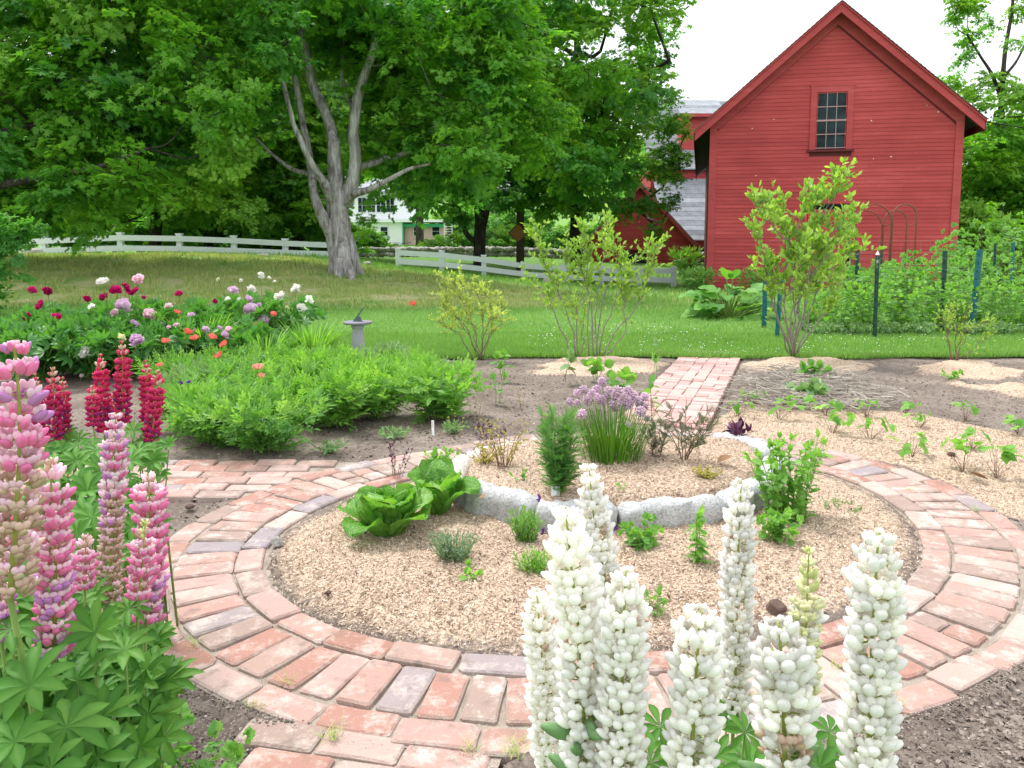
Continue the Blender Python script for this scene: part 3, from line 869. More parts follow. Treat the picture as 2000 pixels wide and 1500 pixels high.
# arc-length walk round the ring
def walk(off, step):
    A = np.linspace(-math.pi / 2 + .35, 1.5 * math.pi + .35, 1441)
    pts = np.array([ringpt(a, off)[0] for a in A])
    s_ = np.concatenate([[0], np.cumsum(np.hypot(*np.diff(pts, axis=0).T))])
    n = max(1, round(s_[-1] / step))
    return [(float(np.interp((k + .5) * s_[-1] / n, s_, A))) for k in range(n)], s_[-1] / n
lst, st = walk(-.058, .209)
for a in lst:
    p, t, n = ringpt(a, -.058); put_brick(ring_path, random.choice(FULL), p[0], p[1], math.atan2(t[1], t[0]), .012)
lst, st = walk(WR / 2, .1055)
for k, a in enumerate(lst):
    p, t, n = ringpt(a, WR / 2)
    if random.random() < .10:
        for o_ in (-.053, .053): put_brick(ring_path, random.choice(HALF), p[0] + n[0] * o_, p[1] + n[1] * o_, math.atan2(n[1], n[0]), .010)
    else: put_brick(ring_path, random.choice(FULL), p[0], p[1], math.atan2(n[1], n[0]), .010)
lst, st = walk(WR + .058, .209)
for a in lst:
    p, t, n = ringpt(a, WR + .058 + random.gauss(0, .004)); put_brick(ring_path, random.choice(FULL), p[0], p[1], math.atan2(t[1], t[0]) + random.gauss(0, .025), .006, .018)

def outside_ring(x, y, g=.17):
    a = math.atan2(y - C0[1], x - C0[0]); return math.hypot(x - C0[0], y - C0[1]) > float(rin(a)[0]) + WR + g
# path running back to the lawn: three columns of basket-laid newer brick
back = sandpoly(PATHS[0], -.006).build('back_brick_path', M['sand']); tag(back, 'straight pink brick path leading from the round path to the lawn', kind='structure')
ang = math.atan2(_per[1], _per[0])
for row in range(18):
    for colm in range(3):
        v = .06 + row * .196 + colm * .0; u = (colm - 1) * .190
        cx, cy = _b0 + _dir * v + _per * u
        if not outside_ring(cx, cy, .21): continue
        kind = (row * 2 + colm * 3) % 4
        if kind == 3:
            for o_ in (-.049, .049): put_brick(back, random.choice(NFULL), cx + _per[0] * o_, cy + _per[1] * o_, ang + math.pi / 2, .008, .006)
        else:
            for j, o_ in enumerate((-.049, .049)):
                bx, by = cx + _dir[0] * o_, cy + _dir[1] * o_
                if (row + j + colm) % 2 == 0:
                    for h in (-.0475, .0475): put_brick(back, random.choice(NHALF), bx + _per[0] * h, by + _per[1] * h, ang, .008, .006)
                else: put_brick(back, random.choice(NFULL), bx, by, ang, .008, .006)
ecap = brick_mesh('brick', .275, .14, .05, 200, plain('grey_pink_paver', (.52, .43, .40), .9, .25, 12, .3, 90))
for h in (-.14, .14):
    q = _b1 + _dir * .075 + _per * h; put_brick(back, ecap, q[0], q[1], ang, .010, .004)
# path leaving to the left
leftp = sandpoly(PATHS[1], -.006).build('left_brick_path', M['sand']); tag(leftp, 'straight brick path leading off behind the pink lupins', kind='structure')
for r_ in range(6):
    x = -4.5 + (r_ % 2) * .11 + random.uniform(-.03, .03)
    while x < -.3:
        y = 3.545 + r_ * .099
        if outside_ring(x + .08, y, .02) and outside_ring(x, y, .12): put_brick(leftp, random.choice(FULL), x, y, .01, .008)
        x += .209
# path running towards the camera
front = sandpoly(PATHS[2], -.008).build('front_brick_path', M['sand']); tag(front, 'brick path running towards the viewer from the round path', kind='structure')
for r_ in range(5):
    k = -1
    while k < 4:
        u = -.02 + k * .209 + (r_ % 2) * .07; v = -.035 - r_ * .1015
        q = _fo + _fd * (u + .1) + _fn * v
        if outside_ring(q[0], q[1], .135) and u > -.06 and u < .6: put_brick(front, random.choice(FULL), q[0], q[1], math.atan2(_fd[1], _fd[0]), .001, .006)
        k += 1

# grit in the joints
ng = 9000
a = rng.uniform(0, 2 * np.pi, ng); off = rng.choice([-.115, -.003, WR + .004, WR + .118, WR + .13], ng) + rng.normal(0, .009, ng) * rng.choice([1, 1, 2.5], ng)
pp = np.array([ringpt(x, y)[0] for x, y in zip(a, off)])
r_ = rng.uniform(.0006, .0019, ng)
g = Geo(); g.inst(octa, frames(rdir(ng, -.3, .3)) * r_[:, None, None], np.c_[pp, np.full(ng, .001) + rng.uniform(0, .004, ng)])
tag(g.build('grit', M['pebble']), 'pale sandy grit in the joints of the round brick path', 'grit', kind='stuff')

# ------------------------------------------------------------------ mulch chips and soil crumbs
def bz_at(x, y): return bedheight(x, y)
def scatter(n, x0, x1, y0, y1, py=1.0):
    u = rng.random(n) ** py
    return rng.uniform(x0, x1, n), y0 + (y1 - y0) * u
chip_t = T([(-.5, -.18, 0), (.5, -.12, .05), (.45, .16, .0), (-.42, .2, .08)], [(np.array([(0, 1, 2, 3)]), 0)], False)
x, y = scatter(230000, -1.4, 2.2, 1.9, 4.6, 1.3)
z, mul, di, do, ds = bz_at(x, y)
k = (mul + rng.uniform(-.3, .3, len(x)) > .5) & ((di > -.02) | (ds > 0)) & (rng.random(len(x)) < np.clip(1.7 - .28 * y, .3, 1))
x, y, z = x[k], y[k], z[k]
d = rdir(len(x), -.35, .35)
g = Geo(); sz = rng.uniform(.0035, .0085, len(x)) * rng.choice([1, 1, 1, 1.6], len(x))
g.inst(chip_t, frames(d, rdir(len(x), .5, 1)) * sz[:, None, None], np.c_[x, y, z + .003], rng.random(len(x)))
x, y = scatter(120000, 1.2, 5.2, 3.0, 5.9)
z, mul, di, do, ds = bz_at(x, y)
k = (mul + rng.uniform(-.2, .2, len(x)) > .5) & (do > -.01) & ~on_paths(x, y)
x, y, z = x[k], y[k], z[k]
sz = rng.uniform(.005, .011, len(x))
g.inst(chip_t, frames(rdir(len(x), -.35, .35), rdir(len(x), .5, 1)) * sz[:, None, None], np.c_[x, y, z + .003], rng.random(len(x)))
tag(g.build('mulch_chips', M['chip']), 'pale tan buckwheat and wood chip mulch covering the beds', 'mulch', kind='stuff')
x, y = scatter(90000, -3.0, 4.6, 1.2, 7.5, 1.0)
k1 = (rng.random(len(x)) < np.clip(1.5 - .17 * y, .25, 1)); x, y = x[k1], y[k1]
xx, yy = scatter(26000, -1.3, -.3, 1.3, 2.6); x = np.r_[x, xx]; y = np.r_[y, yy]
xx, yy = scatter(26000, .6, 2.2, 1.2, 2.5); x = np.r_[x, xx]; y = np.r_[y, yy]
z, mul, di, do, ds = bz_at(x, y)
k = ((do > .0)) & (mul < .5) & ~on_paths(x, y, .0)
x, y, z = x[k], y[k], z[k]
clump = fbm(x, y, 6, 3, 55)
sz = np.exp(rng.normal(-5.75, .5, len(x))) * np.where(clump > .55, 1.5, .9) * np.clip(.75 + y * .08, .8, 1.4)
R = frames(rdir(len(x))) * (np.minimum(sz, .0085)[:, None, None] * rng.uniform(.6, 1.4, (len(x), 1, 3)))
g = Geo(); g.inst(octa, R, np.c_[x, y, z + .001], rng.random(len(x)) * .9 + .1 * (rng.random(len(x)) > .95))
tag(g.build('soil_crumbs', M['clod']), 'loose crumbs and clods of brown soil on the beds', 'soil', kind='stuff')
# straw mulch
ns = 2600
sx = rng.uniform(1.4, 4.2, 9000); sy = rng.uniform(5.2, 7.4, 9000)
k = polydist(sx, sy, STRAW) > rng.uniform(-.12, .3, 9000); sx, sy = sx[k], sy[k]
strw = T([(-.5, -.5, 0), (.5, -.5, 0), (.4, .5, 0), (-.4, .5, 0), (0, -.5, .8), (0, .5, .8)], [(np.array([(0, 4, 5, 3), (4, 1, 2, 5)]), 0)], False)
L = rng.uniform(.08, .24, len(sx)); R = frames(rdir(len(sx), -.18, .22))
R = R * np.stack([np.full(len(sx), .006), L, np.full(len(sx), .006)], -1)[:, None, :]
g = Geo(); g.inst(strw, R, np.c_[sx, sy, rng.uniform(.005, .06, len(sx))])
tag(g.build('straw', M['straw']), 'pale dry straw spread around the squash plants', 'straw', kind='stuff')

# ------------------------------------------------------------------ lawn blades
bl = blade_t(.06, .35, 2)
bl1 = T([(-.055, 0, 0), (.055, 0, 0), (0, .3, 1)], [(np.array([(0, 1, 2)]), 0)])
def blades(n, x0, x1, y0, y1, h, name, mat, label, dens=None, power=1.0, wide=1.0, tmpl=bl1):
    x = rng.uniform(x0, x1, n); y = y0 + (y1 - y0) * rng.random(n) ** power
    k = np.abs(x) < (y * .72 + .6)
    k &= y > lawn_edge(x) - .035
    x, y = x[k], y[k]
    if dens is not None: kk = dens(x, y) > rng.random(len(x)); x, y = x[kk], y[kk]
    zz, at = _lz(x, y)
    hh = h * rng.uniform(.5, 1.3, len(x))
    a = rng.uniform(0, 2 * np.pi, len(x)); c, s_ = np.cos(a), np.sin(a); lean = rng.uniform(0, .5, len(x))
    R = np.zeros((len(x), 3, 3))
    R[:, 0, 0] = c * wide; R[:, 1, 0] = s_ * wide; R[:, 0, 1] = -s_; R[:, 1, 1] = c; R[:, 0, 2] = -s_ * lean; R[:, 1, 2] = c * lean; R[:, 2, 2] = 1
    g = Geo(); g.inst(tmpl, R * hh[:, None, None], np.c_[x, y, zz - .004])
    return tag(g.build(name, mat), label, 'grass', kind='stuff')
blades(190000, -5.5, 7.5, 7.55, 9.4, .045, 'grass', M['grassblade'], 'mown green lawn grass bordering the garden beds', None, 1.1, 1.2)
blades(190000, -9, 11, 9.3, 16, .042, 'grass', M['grassblade'], 'mown green grass in the middle of the lawn', lambda x, y: 1 - _dry(x, y), 1.2, 1.8)
blades(150000, -13, 4, 12.3, 20, .075, 'rough_grass', M['rough'], 'rough dry grass and moss on the bank below the fence', lambda x, y: (.1 + 1.6 * _dry(x, y)) * (fbm(x, y, 2.2, 3, 71) > .40), 1.1, 1.5)
blades(30000, -14, 14, 16, 30, .10, 'grass', M['grassblade'], 'green grass on the top of the bank and beyond the fence', lambda x, y: 1 - .5 * _dry(x, y), 1.2, 2.2)
blades(26000, -5.5, 7.5, 7.52, 7.72, .05, 'grass', M['grassblade'], 'longer grass leaning over the edge of the beds', None, 1.0, 1.3)
# clover flowers
x = rng.uniform(-3, 7, 900); y = 7.7 + 2.6 * rng.random(900) ** 1.3
k = (fbm(x, y, 1.5, 3, 66) > .47) & (x > y * .02) & (np.abs(x) < y * .7); x, y = x[k], y[k]
g = Geo(); s_ = rng.uniform(.004, .0075, len(x))
g.inst(octa, np.eye(3)[None] * s_[:, None, None], np.c_[x, y, _lz(x, y)[0] + .035])
tag(g.build('clover_flowers', M['clover']), 'tiny white clover flowers dotting the lawn edge', 'clover', kind='stuff')

# grass and weeds in the joints
g = Geo()
for px, py, s0 in [(650, 1445, 14), (1003, 1478, 12), (920, 1470, 8), (1005, 1455, 8), (560, 1340, 7), (380, 1262, 7), (1750, 1385, 8), (1640, 1310, 8), (1465, 965 + 400, 6), (500, 1385, 8), (1100, 1440, 8), (590, 960, 5), (1775, 960, 5), (1905, 1000, 5)]:
    q = G(px, py); n = s0 * 3
    x = q.x + rng.normal(0, .012, n); y = q.y + rng.normal(0, .010, n); a = rng.uniform(0, 2 * np.pi, n); ln = rng.uniform(.3, 1.4, n); R = np.zeros((n, 3, 3))
    R[:, 0, 0] = np.cos(a); R[:, 1, 0] = np.sin(a); R[:, 0, 1] = -np.sin(a); R[:, 1, 1] = np.cos(a); R[:, 0, 2] = -np.sin(a) * ln; R[:, 1, 2] = np.cos(a) * ln; R[:, 2, 2] = 1
    g.inst(bl1, R * rng.uniform(.012, .028, n)[:, None, None], np.c_[x, y, np.full(n, .008)])
tag(g.build('joint_weeds', M['rough']), 'small tufts of grass in the joints of the brick paths', 'grass', kind='stuff')

n = 420; x = rng.uniform(-1.1, 2.0, n); y = rng.uniform(2.1, 4.4, n); z, mul, di, do, ds = bedheight(x, y); k = di > .02; x, y, z = x[k], y[k], z[k]
g = Geo(); g.inst(chip_t, frames(rdir(len(x), -.3, .3), rdir(len(x), .4, 1)) * (rng.uniform(.008, .026, len(x)))[:, None, None], np.c_[x, y, z + .006], rng.random(len(x)) * .16)
tag(g.build('bark_bits', M['chip']), 'dark bits of bark and leaf litter on the mulch', 'litter', kind='stuff')
# ------------------------------------------------------------------ the red barn
PSI = math.radians(13.2)
BY = 21.0
bl_ = P(1380, 560, BY)
fu = Vector((math.cos(PSI), -math.sin(PSI), 0)); fv = Vector((math.sin(PSI), math.cos(PSI), 0))
def facade(px, py, off=0.0, base=None):
    """(u, z) on the facade plane, off metres in front of it"""
    o = (base or Vector((bl_.x, bl_.y, 0))) - fv * off
    r = ray(px, py); c = Vector((0, 0, CAMH))
    t = (o - c).dot(fv) / r.dot(fv)
    p = c + r * t
    return (p - o).dot(fu), p.z
W = facade(1868, 480)[0]
zb = -.55
ze = (facade(1382, 241)[1] + facade(1879, 222)[1]) / 2
apx = facade(1637, 21)
u_ap = W / 2 + .03
slope = (apx[1] - ze) / (W / 2)
print('BARN', W, ze, apx, slope)
barn = empty('barn', (bl_.x, bl_.y, 0), -PSI, 'large red clapboard barn with steep gable, twelve-pane upper window and red plank door', 'barn')
def lbox(name, mat, parent, x0, x1, y0, y1, z0, z1):
    g = Geo(); g.box(x0, x1, y0, y1, z0, z1); return g.build(name, mat, parent)
def prism(name, mat, parent, poly, y0, y1):
    """polygon in (x,z) extruded in y"""
    g = Geo(); n = len(poly)
    V = [(x, y0, z) for x, z in poly] + [(x, y1, z) for x, z in poly]
    g.add(V, [(i, i + n, (i + 1) % n + n, (i + 1) % n) for i in range(n)], 0, smooth=False)
    g.F.append((np.array([list(range(n))]) + g.n - 2 * n, 0, False)); g.F.append((np.array([list(range(n))[::-1]]) + g.n - n, 0, False))
    return g.build(name, mat, parent)
LEN = 15.0
wz = .03
wall = prism('wall', M['reddark'], barn, [(0, zb), (W, zb), (W, ze), (u_ap, ze + slope * W / 2), (0, ze)], .0, LEN)
# openings
wl, wt = facade(1596, 181); wr, wb = facade(1651, 290)
wl, wr = wl, wr
dl, dt = facade(1577, 400); dr_, _ = facade(1664, 420); dbt = .0
E_ = .098
def clap_row(z0, z1, x0b, x1b, x0t, x1t, parent, mat=M['red']):
    g = Geo()
    V = [(x0b, -.024, z0), (x1b, -.024, z0), (x1b, -.003, z0), (x0b, -.003, z0), (x0t, -.012, z1), (x1t, -.012, z1), (x1t, -.003, z1), (x0t, -.003, z1)]
    F = np.array([(0, 3, 2, 1), (4, 5, 6, 7), (0, 1, 5, 4), (1, 2, 6, 5), (2, 3, 7, 6), (3, 0, 4, 7)])
    g.add(V, F, 0, smooth=False)
    return g.build('clapboard', mat, parent)
CB = .17
cut = .36                              # rake frieze width measured vertically
ztop = ze + slope * W / 2
z = zb + .05
while z < ztop - cut - .1:
    z1 = z + E_ + random.uniform(-.002, .002)
    def xr(zz):
        e = (zz - (ze - .02) + cut * 1.0) / slope
        return (max(CB, e), min(W - CB, W - e))
    b, t = xr(z), xr(z1)
    if b[1] - b[0] < .1: break
    segs = [(b[0], b[1], t[0], t[1])]
    def splitout(segs, a, c):
        o = []
        for s0, s1, q0, q1 in segs:
            if a > s0 and c < s1: o += [(s0, a, q0, a), (c, s1, c, q1)]
            else: o.append((s0, s1, q0, q1))
        return o
    if z1 > wb - .16 and z < wt + .16: segs = splitout(segs, wl - .14, wr + .14)
    if z1 < dt + .04: segs = splitout(segs, dl - .02, dr_ + .02)
    # butt joints
    out = []
    for s0, s1, q0, q1 in segs:
        if s1 - s0 > 3:
            j = random.uniform(s0 + 1, s1 - 1); out += [(s0, j - .002, q0, j - .002), (j + .002, s1, j + .002, q1)]
        else: out.append((s0, s1, q0, q1))
    for s0, s1, q0, q1 in out: clap_row(z, z1 + .006, s0, s1, q0, q1, wall)
    z = z1
for x0, x1 in ((-.012, CB), (W - CB, W + .012)):
    prism('corner_board', M['redtrim'], wall, [(x0, zb), (x1, zb), (x1, ze + (0.02)), (x0, ze + .02)], -.045, -.002)
for sgn in (-1, 1):
    p0 = (u_ap + sgn * (W / 2 + .0), ze); p1 = (u_ap, ztop)
    prism('frieze_board', M['redtrim'], wall, [(p0[0] - (.03 if sgn < 0 else -.03) * 0, p0[1] + .022), (p1[0], p1[1]), (p1[0], p1[1] - cut + .02), (p0[0] - sgn * .17, p0[1] - cut + .02 + slope * .17)][::(1 if sgn < 0 else -1)], -.038 - .004 * (sgn > 0), -.002)
# roof slabs with fascia, eaves and shingle courses
OH, EV, TH = .36, .42, .10
for sgn in (-1, 1):
    def rp(d, h):      # d horizontal from ridge, h above the roof line
        return (u_ap + sgn * d, ztop + .03 - slope * d + h)
    D = W / 2 + EV - (.09 if sgn > 0 else 0)
    roof = prism('roof', M['shingled'], barn, [rp(0, 0), rp(D, 0), rp(D, TH), rp(0, TH)][::(1 if sgn > 0 else -1)], -OH + .02, LEN + .4)
    prism('rake_board', M['redtrim'], roof, [rp(0, -.16), rp(D, -.16), rp(D, TH * .45), rp(0, TH * .45)][::(1 if sgn > 0 else -1)], -OH - .02, -OH + .018)
    prism('drip_board', M['redtrim'], roof, [rp(0, TH * .46), rp(D + .03, TH * .46), rp(D + .03, TH * 1.02), rp(0, TH * 1.02)][::(1 if sgn > 0 else -1)], -OH - .06, -OH + .018)
    prism('eave_board', M['reddark'], roof, [rp(D, -.14), rp(D + .03, -.14), rp(D + .03, TH * .45), rp(D, TH * .45)][::(1 if sgn > 0 else -1)], -OH + .02, LEN + .4)
    # shingle courses seen along the rake edge
    n = 36
    for k in range(n):
        d0 = D * k / n; d1 = D * (k + 1) / n + .02
        prism('shingle', M['shingled'], roof, [rp(d0, TH + .004), rp(d1, TH + .004), rp(d1, TH + .030), rp(d0, TH + .012)][::(1 if sgn > 0 else -1)], -OH - .09, LEN + .45)
# upper window
win = empty('window', (0, 0, 0), parent=barn)
fr = .145
lbox('casing', M['redtrim'], win, wl - fr, wl, -.055, -.002, wb - .02, wt + fr)
lbox('casing', M['redtrim'], win, wr, wr + fr, -.055, -.002, wb - .02, wt + fr)
lbox('casing', M['redtrim'], win, wl - fr - .02, wr + fr + .02, -.062, -.002, wt + fr, wt + fr + .05)
lbox('casing', M['redtrim'], win, wl, wr, -.053, -.002, wt, wt + fr)
lbox('sill', M['reddark'], win, wl - fr - .05, wr + fr + .05, -.10, -.002, wb - .075, wb - .022)
prism('opening', M['black'], win, [(wl, wb - .02), (wr, wb - .02), (wr, wt), (wl, wt)], -.006, -.0035)
pwid = (wr - wl - .04) / 3; ph = (wt - wb - .04) / 4
pane_me = {}
for i in range(3):
    for j in range(4):
        y_ = -.020 if j >= 2 else -.014
        g = Geo(); g.box(-pwid / 2 + .012, pwid / 2 - .012, -.002, .002, -ph / 2 + .012, ph / 2 - .012)
        if not pane_me: pane_me['p'] = g.mesh('pane', M['glass'])
        link_mesh('pane', pane_me['p'], win, (wl + .02 + (i + .5) * pwid, y_, wb + .02 + (j + .5) * ph), (random.gauss(0, .02), 0, random.gauss(0, .02)))
for i in range(4): lbox('muntin', M['muntin'] if 0 < i < 3 else M['redtrim'], win, wl + .02 + i * pwid - .008, wl + .02 + i * pwid + .008, -.034, -.008, wb, wt)
for j in range(5): lbox('muntin', M['muntin'] if j != 4 else M['redtrim'], win, wl + .005, wr - .005, -.037 - (.012 if j == 2 else 0), -.009, wb + .02 + j * ph - (.010 if j != 2 else .02), wb + .02 + j * ph + (.010 if j != 2 else .02))
# plank door in a dark opening
door = empty('door', (0, 0, 0), parent=barn)
prism('opening', M['black'], door, [(dl, zb), (dr_, zb), (dr_, dt), (dl, dt)], -.006, -.0035)
nb = 8; bw = (dr_ - dl - .10) / nb
for k in range(nb): lbox('plank', M['red'], door, dl + .02 + k * bw, dl + .02 + (k + 1) * bw - .006, -.03 + random.uniform(-.003, .003), -.008, zb, dt - .12)
lbox('door_casing', M['redtrim'], door, dr_, dr_ + .07, -.05, -.002, zb, dt + .02)
lbox('door_casing', M['redtrim'], door, dl - .07, dl, -.05, -.002, zb, dt + .02)
lbox('downpipe', M['wire'], door, dr_ - .03, dr_ + .0, -.10, -.07, zb, dt - .0)

# cable running right from the eave
g = Geo(); a = P(1924, 238, BY - 1.6); b = P(2300, 243, 24)
g.tube([a.lerp(b, t) + Vector((0, 0, -.25 * math.sin(math.pi * t))) for t in np.linspace(0, 1, 12)], .012, 4)
tag(g.build('cable', M['black']), 'thin cable strung from the right eave of the red barn', 'cable')

# ------------------------------------------------------------------ small red shed in front of a red farm building
def house_box(name, label, cat, u0, u1, ztop_, y, mat, yaw=0.0, depth=6, zlow=-.8): ...
SY = 34.0
def PX(px, py, Y=SY): return P(px, py, Y)
shed = empty('shed', (PX(1148, 540).x, SY, 0), math.radians(-6), 'small red gabled shed half hidden by the maple, beyond the white fence', 'shed')
def sx(px): return (PX(px, 500).x - PX(1148, 500).x)
def sz(py): return PX(1200, py).z
SW = sx(1345); peak = sz(362); eav = sz(470); zg = -.9
sw = prism('wall', M['reddark'], shed, [(0, zg), (SW, zg), (SW, eav), (SW / 2, peak), (0, eav)], 0, 6)
zz = zg
ssl = (peak - eav) / (SW / 2)
while zz < peak - .3:
    z1 = zz + .155
    e0 = max(0, (zz - eav) / ssl) + .02; e1 = max(0, (z1 - eav) / ssl) + .02
    if SW - 2 * e1 < .1: break
    wins = sx(1216), sx(1262)
    if z1 > sz(520) and zz < sz(494):
        clap_row(zz, z1 + .01, e0, wins[0], e1, wins[0], sw); clap_row(zz, z1 + .01, wins[1], SW - e0, wins[1], SW - e1, sw)
    else: clap_row(zz, z1 + .01, e0, SW - e0, e1, SW - e1, sw)
    zz = z1
for sgn in (-1, 1):
    def rp(d, h): return (SW / 2 + sgn * d, peak + .02 - ssl * d + h)
    D = SW / 2 + .25
    roof = prism('roof', M['shingle'], shed, [rp(0, 0), rp(D, 0), rp(D, .12), rp(0, .12)][::(1 if sgn > 0 else -1)], -.2, 6.2)
    prism('rake_board', M['redtrim'], roof, [rp(0, -.14), rp(D, -.14), rp(D, .03), rp(0, .03)][::(1 if sgn > 0 else -1)], -.25, -.205)
wi = empty('window', parent=shed)
lbox('pane', M['glass'], wi, sx(1218), sx(1239), -.02, -.004, sz(519), sz(496))
lbox('pane', M['glass'], wi, sx(1241), sx(1260), -.02, -.004, sz(519), sz(496))
lbox('frame', M['wwall'], wi, sx(1216), sx(1218), -.05, -.003, sz(521), sz(494)); lbox('frame', M['wwall'], wi, sx(1239), sx(1241), -.045, -.003, sz(521), sz(494))
lbox('frame', M['redtrim'], wi, sx(1260), sx(1262), -.05, -.003, sz(521), sz(494))
# farm building with grey roof sloping towards the garden and a doorway
FY = 38.0
farm = empty('farm_building', (PX(1300, 540, FY).x, FY, 0), 0, 'red farm building with grey shingled roofs and an open doorway beside the barn', 'farm building')
def fx(px): return PX(px, 500, FY).x - PX(1300, 500, FY).x
def fz(py): return PX(1300, py, FY).z
fw = lbox('wall', M['red'], farm, fx(1335), fx(1480), 0, 3, -1.2, fz(470))
zz = -1.2
while zz < fz(474):
    if zz + .15 < fz(484): clap_row(zz, zz + .16, fx(1336), fx(1352), fx(1336), fx(1352), fw)
    else: clap_row(zz, zz + .16, fx(1336), fx(1470), fx(1336), fx(1470), fw)
    zz += .15
lbox('doorway', M['black'], farm, fx(1354), fx(1400), -.012, .0, -1.2, fz(484))
lbox('door_casing', M['redtrim'], farm, fx(1350), fx(1354), -.06, -.001, -1.2, fz(481))
def slab(name, mat, parent, x0, x1, y0, z0, y1, z1, th=.14):
    g = Geo(); V = [(x0, y0, z0), (x1, y0, z0), (x1, y1, z1), (x0, y1, z1), (x0, y0, z0 + th), (x1, y0, z0 + th), (x1, y1, z1 + th), (x0, y1, z1 + th)]
    g.add(V, np.array([(0, 3, 2, 1), (4, 5, 6, 7), (0, 1, 5, 4), (1, 2, 6, 5), (2, 3, 7, 6), (3, 0, 4, 7)]), 0, smooth=False); return g.build(name, mat, parent)
lr = empty('roof', parent=farm)
rz0, rz1 = fz(470), fz(470) + 3.2
for k in range(14):
    t0, t1 = k / 14, (k + 1) / 14
    slab('shingle', M['shingle'], lr, fx(1296) + random.uniform(-.05, 0), fx(1490), -.3 + 3.6 * t0, rz0 + 3.2 * t0, -.3 + 3.6 * t1 + .05, rz0 + 3.2 * t1 + .03, .05)
up_ = lbox('wall', M['red'], farm, fx(1290), fx(1500), 3.2, 9, 1, fz(330) + .2)
zz = 2.0
while zz < fz(330):
    clap_row(zz, zz + .16, fx(1290), fx(1500), fx(1290), fx(1500), up_).location = (0, 3.2, 0); zz += .15
w2 = empty('window', parent=farm)
lbox('frame', M['wwall'], w2, fx(1300), fx(1329), 3.10, 3.16, fz(372) + .1, fz(357) + .3); lbox('pane', M['glass'], w2, fx(1302), fx(1327), 3.07, 3.095, fz(372) + .14, fz(357) + .26)
r2 = empty('roof', parent=farm)
zt0 = fz(330) + .2; zt1 = zt0 + 4.0
for k in range(14):
    t0, t1 = k / 14, (k + 1) / 14
    slab('shingle', M['shingle'], r2, fx(1285), fx(1500), 2.9 + 4.2 * t0, zt0 + (zt1 - zt0) * t0, 2.9 + 4.2 * t1 + .05, zt0 + (zt1 - zt0) * t1 + .03, .06)
# dormer above
dz = P(1300, 250, 42).z
dm = lbox('dormer', M['red'], farm, fx(1358), fx(1440), 4.0, 8.0, zt0, P(1300, 222, 42).z)
for k in range(5):
    t0, t1 = k / 5, (k + 1) / 5
    a0, a1 = P(1300, 223, 41.5).z, P(1300, 198, 43.5).z
    slab('shingle', M['shingle'], dm, fx(1352), fx(1450), 3.6 + 1.9 * t0, a0 + (a1 - a0) * t0, 3.6 + 1.9 * t1 + .04, a0 + (a1 - a0) * t1 + .02, .06)
lbox('eave_board', M['redtrim'], dm, fx(1352), fx(1450), 3.56, 3.60, a0 - .12, a0 + .05)

# ------------------------------------------------------------------ pink-and-white house and white house beyond the wall
HY = 62.0
def hx(px): return PX(px, 450, HY).x
def hz(py): return P(1000, py, HY).z
house = empty('house', (0, HY, 0), 0, 'pale pink house with green trim and a long bank of upper windows behind the maples', 'house')
lbox('wall', M['wwall'], house, hx(690), hx(786), 0, 7, 0, hz(433))
lbox('wall', M['pinkwall'], house, hx(788), hx(868), .6, 7, 0, hz(437))
lbox('eave_board', M['greentrim'], house, hx(787), hx(868), .2, .59, hz(443), hz(437))
lbox('corner_board', M['greentrim'], house, hx(785.6), hx(788), -.03, .3, 0, hz(436))
lbox('roof', M['wwall'], house, hx(680), hx(872), -.4, 7.2, hz(434), hz(429))
up = lbox('upper_wall', M['wwall'], house, hx(640), hx(800), 1.5, 8, hz(428), hz(375))
slab('roof', M['shingle'], house, hx(630), hx(812), 1.0, hz(377), 5.2, hz(330), .2)
for a, b in ((694, 709), (713, 727), (731, 746), (750, 765)):
    f = lbox('window', M['wwall'], house, hx(a - 1), hx(b + 1), 1.42, 1.49, hz(414), hz(384))
    for s0, s1 in ((0, .46), (.54, 1)):
        lbox('pane', M['glass'], f, hx(a + (b - a) * s0), hx(a + (b - a) * s1), 1.38, 1.415, hz(413), hz(400)); lbox('pane', M['glass'], f, hx(a + (b - a) * s0), hx(a + (b - a) * s1), 1.38, 1.415, hz(399), hz(385))
for a, b in ((744, 757), (807, 822), (843, 857)):
    yy = -.07 if a < 780 else .53
    f = lbox('window', M['wwall'], house, hx(a - 1), hx(b + 1), yy, yy + .06, hz(461), hz(442.5))
    lbox('pane', M['glass'], f, hx(a), hx(b), yy - .03, yy - .005, hz(460), hz(452)); lbox('pane', M['glass'], f, hx(a), hx(b), yy - .03, yy - .005, hz(451.2), hz(443.5))
lbox('porch_post', M['wwall'], house, hx(868), hx(869), -.4, -.2, 0, hz(433)); lbox('porch_post', M['wwall'], house, hx(883), hx(884), -.4, -.2, 0, hz(430))
for k in range(7): lbox('rail', M['wwall'], house, hx(869.5), hx(882.5), -.38, -.30, hz(468 - k * 5), hz(467 - k * 5))
HY2 = 92.0
def h2x(px): return PX(px, 450, HY2).x
def h2z(py): return P(1000, py, HY2).z
h2 = empty('white_house', (0, HY2, 0), 0, 'white house on the rise glimpsed between the maple trunks', 'house')
lbox('wall', M['wwall'], h2, h2x(950), h2x(1045), 0, 7, h2z(445), h2z(385))
slab('roof', M['shingle'], h2, h2x(945), h2x(1050), -.5, h2z(387), 4, h2z(350), .2)
for a, b in ((956, 964), (975, 984), (996, 1003)):
    f = lbox('window', M['wwall'], h2, h2x(a - .6), h2x(b + .6), -.1, -.01, h2z(421), h2z(401)); lbox('pane', M['glass'], f, h2x(a), h2x(b), -.16, -.11, h2z(420), h2z(411)); lbox('pane', M['glass'], f, h2x(a), h2x(b), -.16, -.11, h2z(410.4), h2z(402))
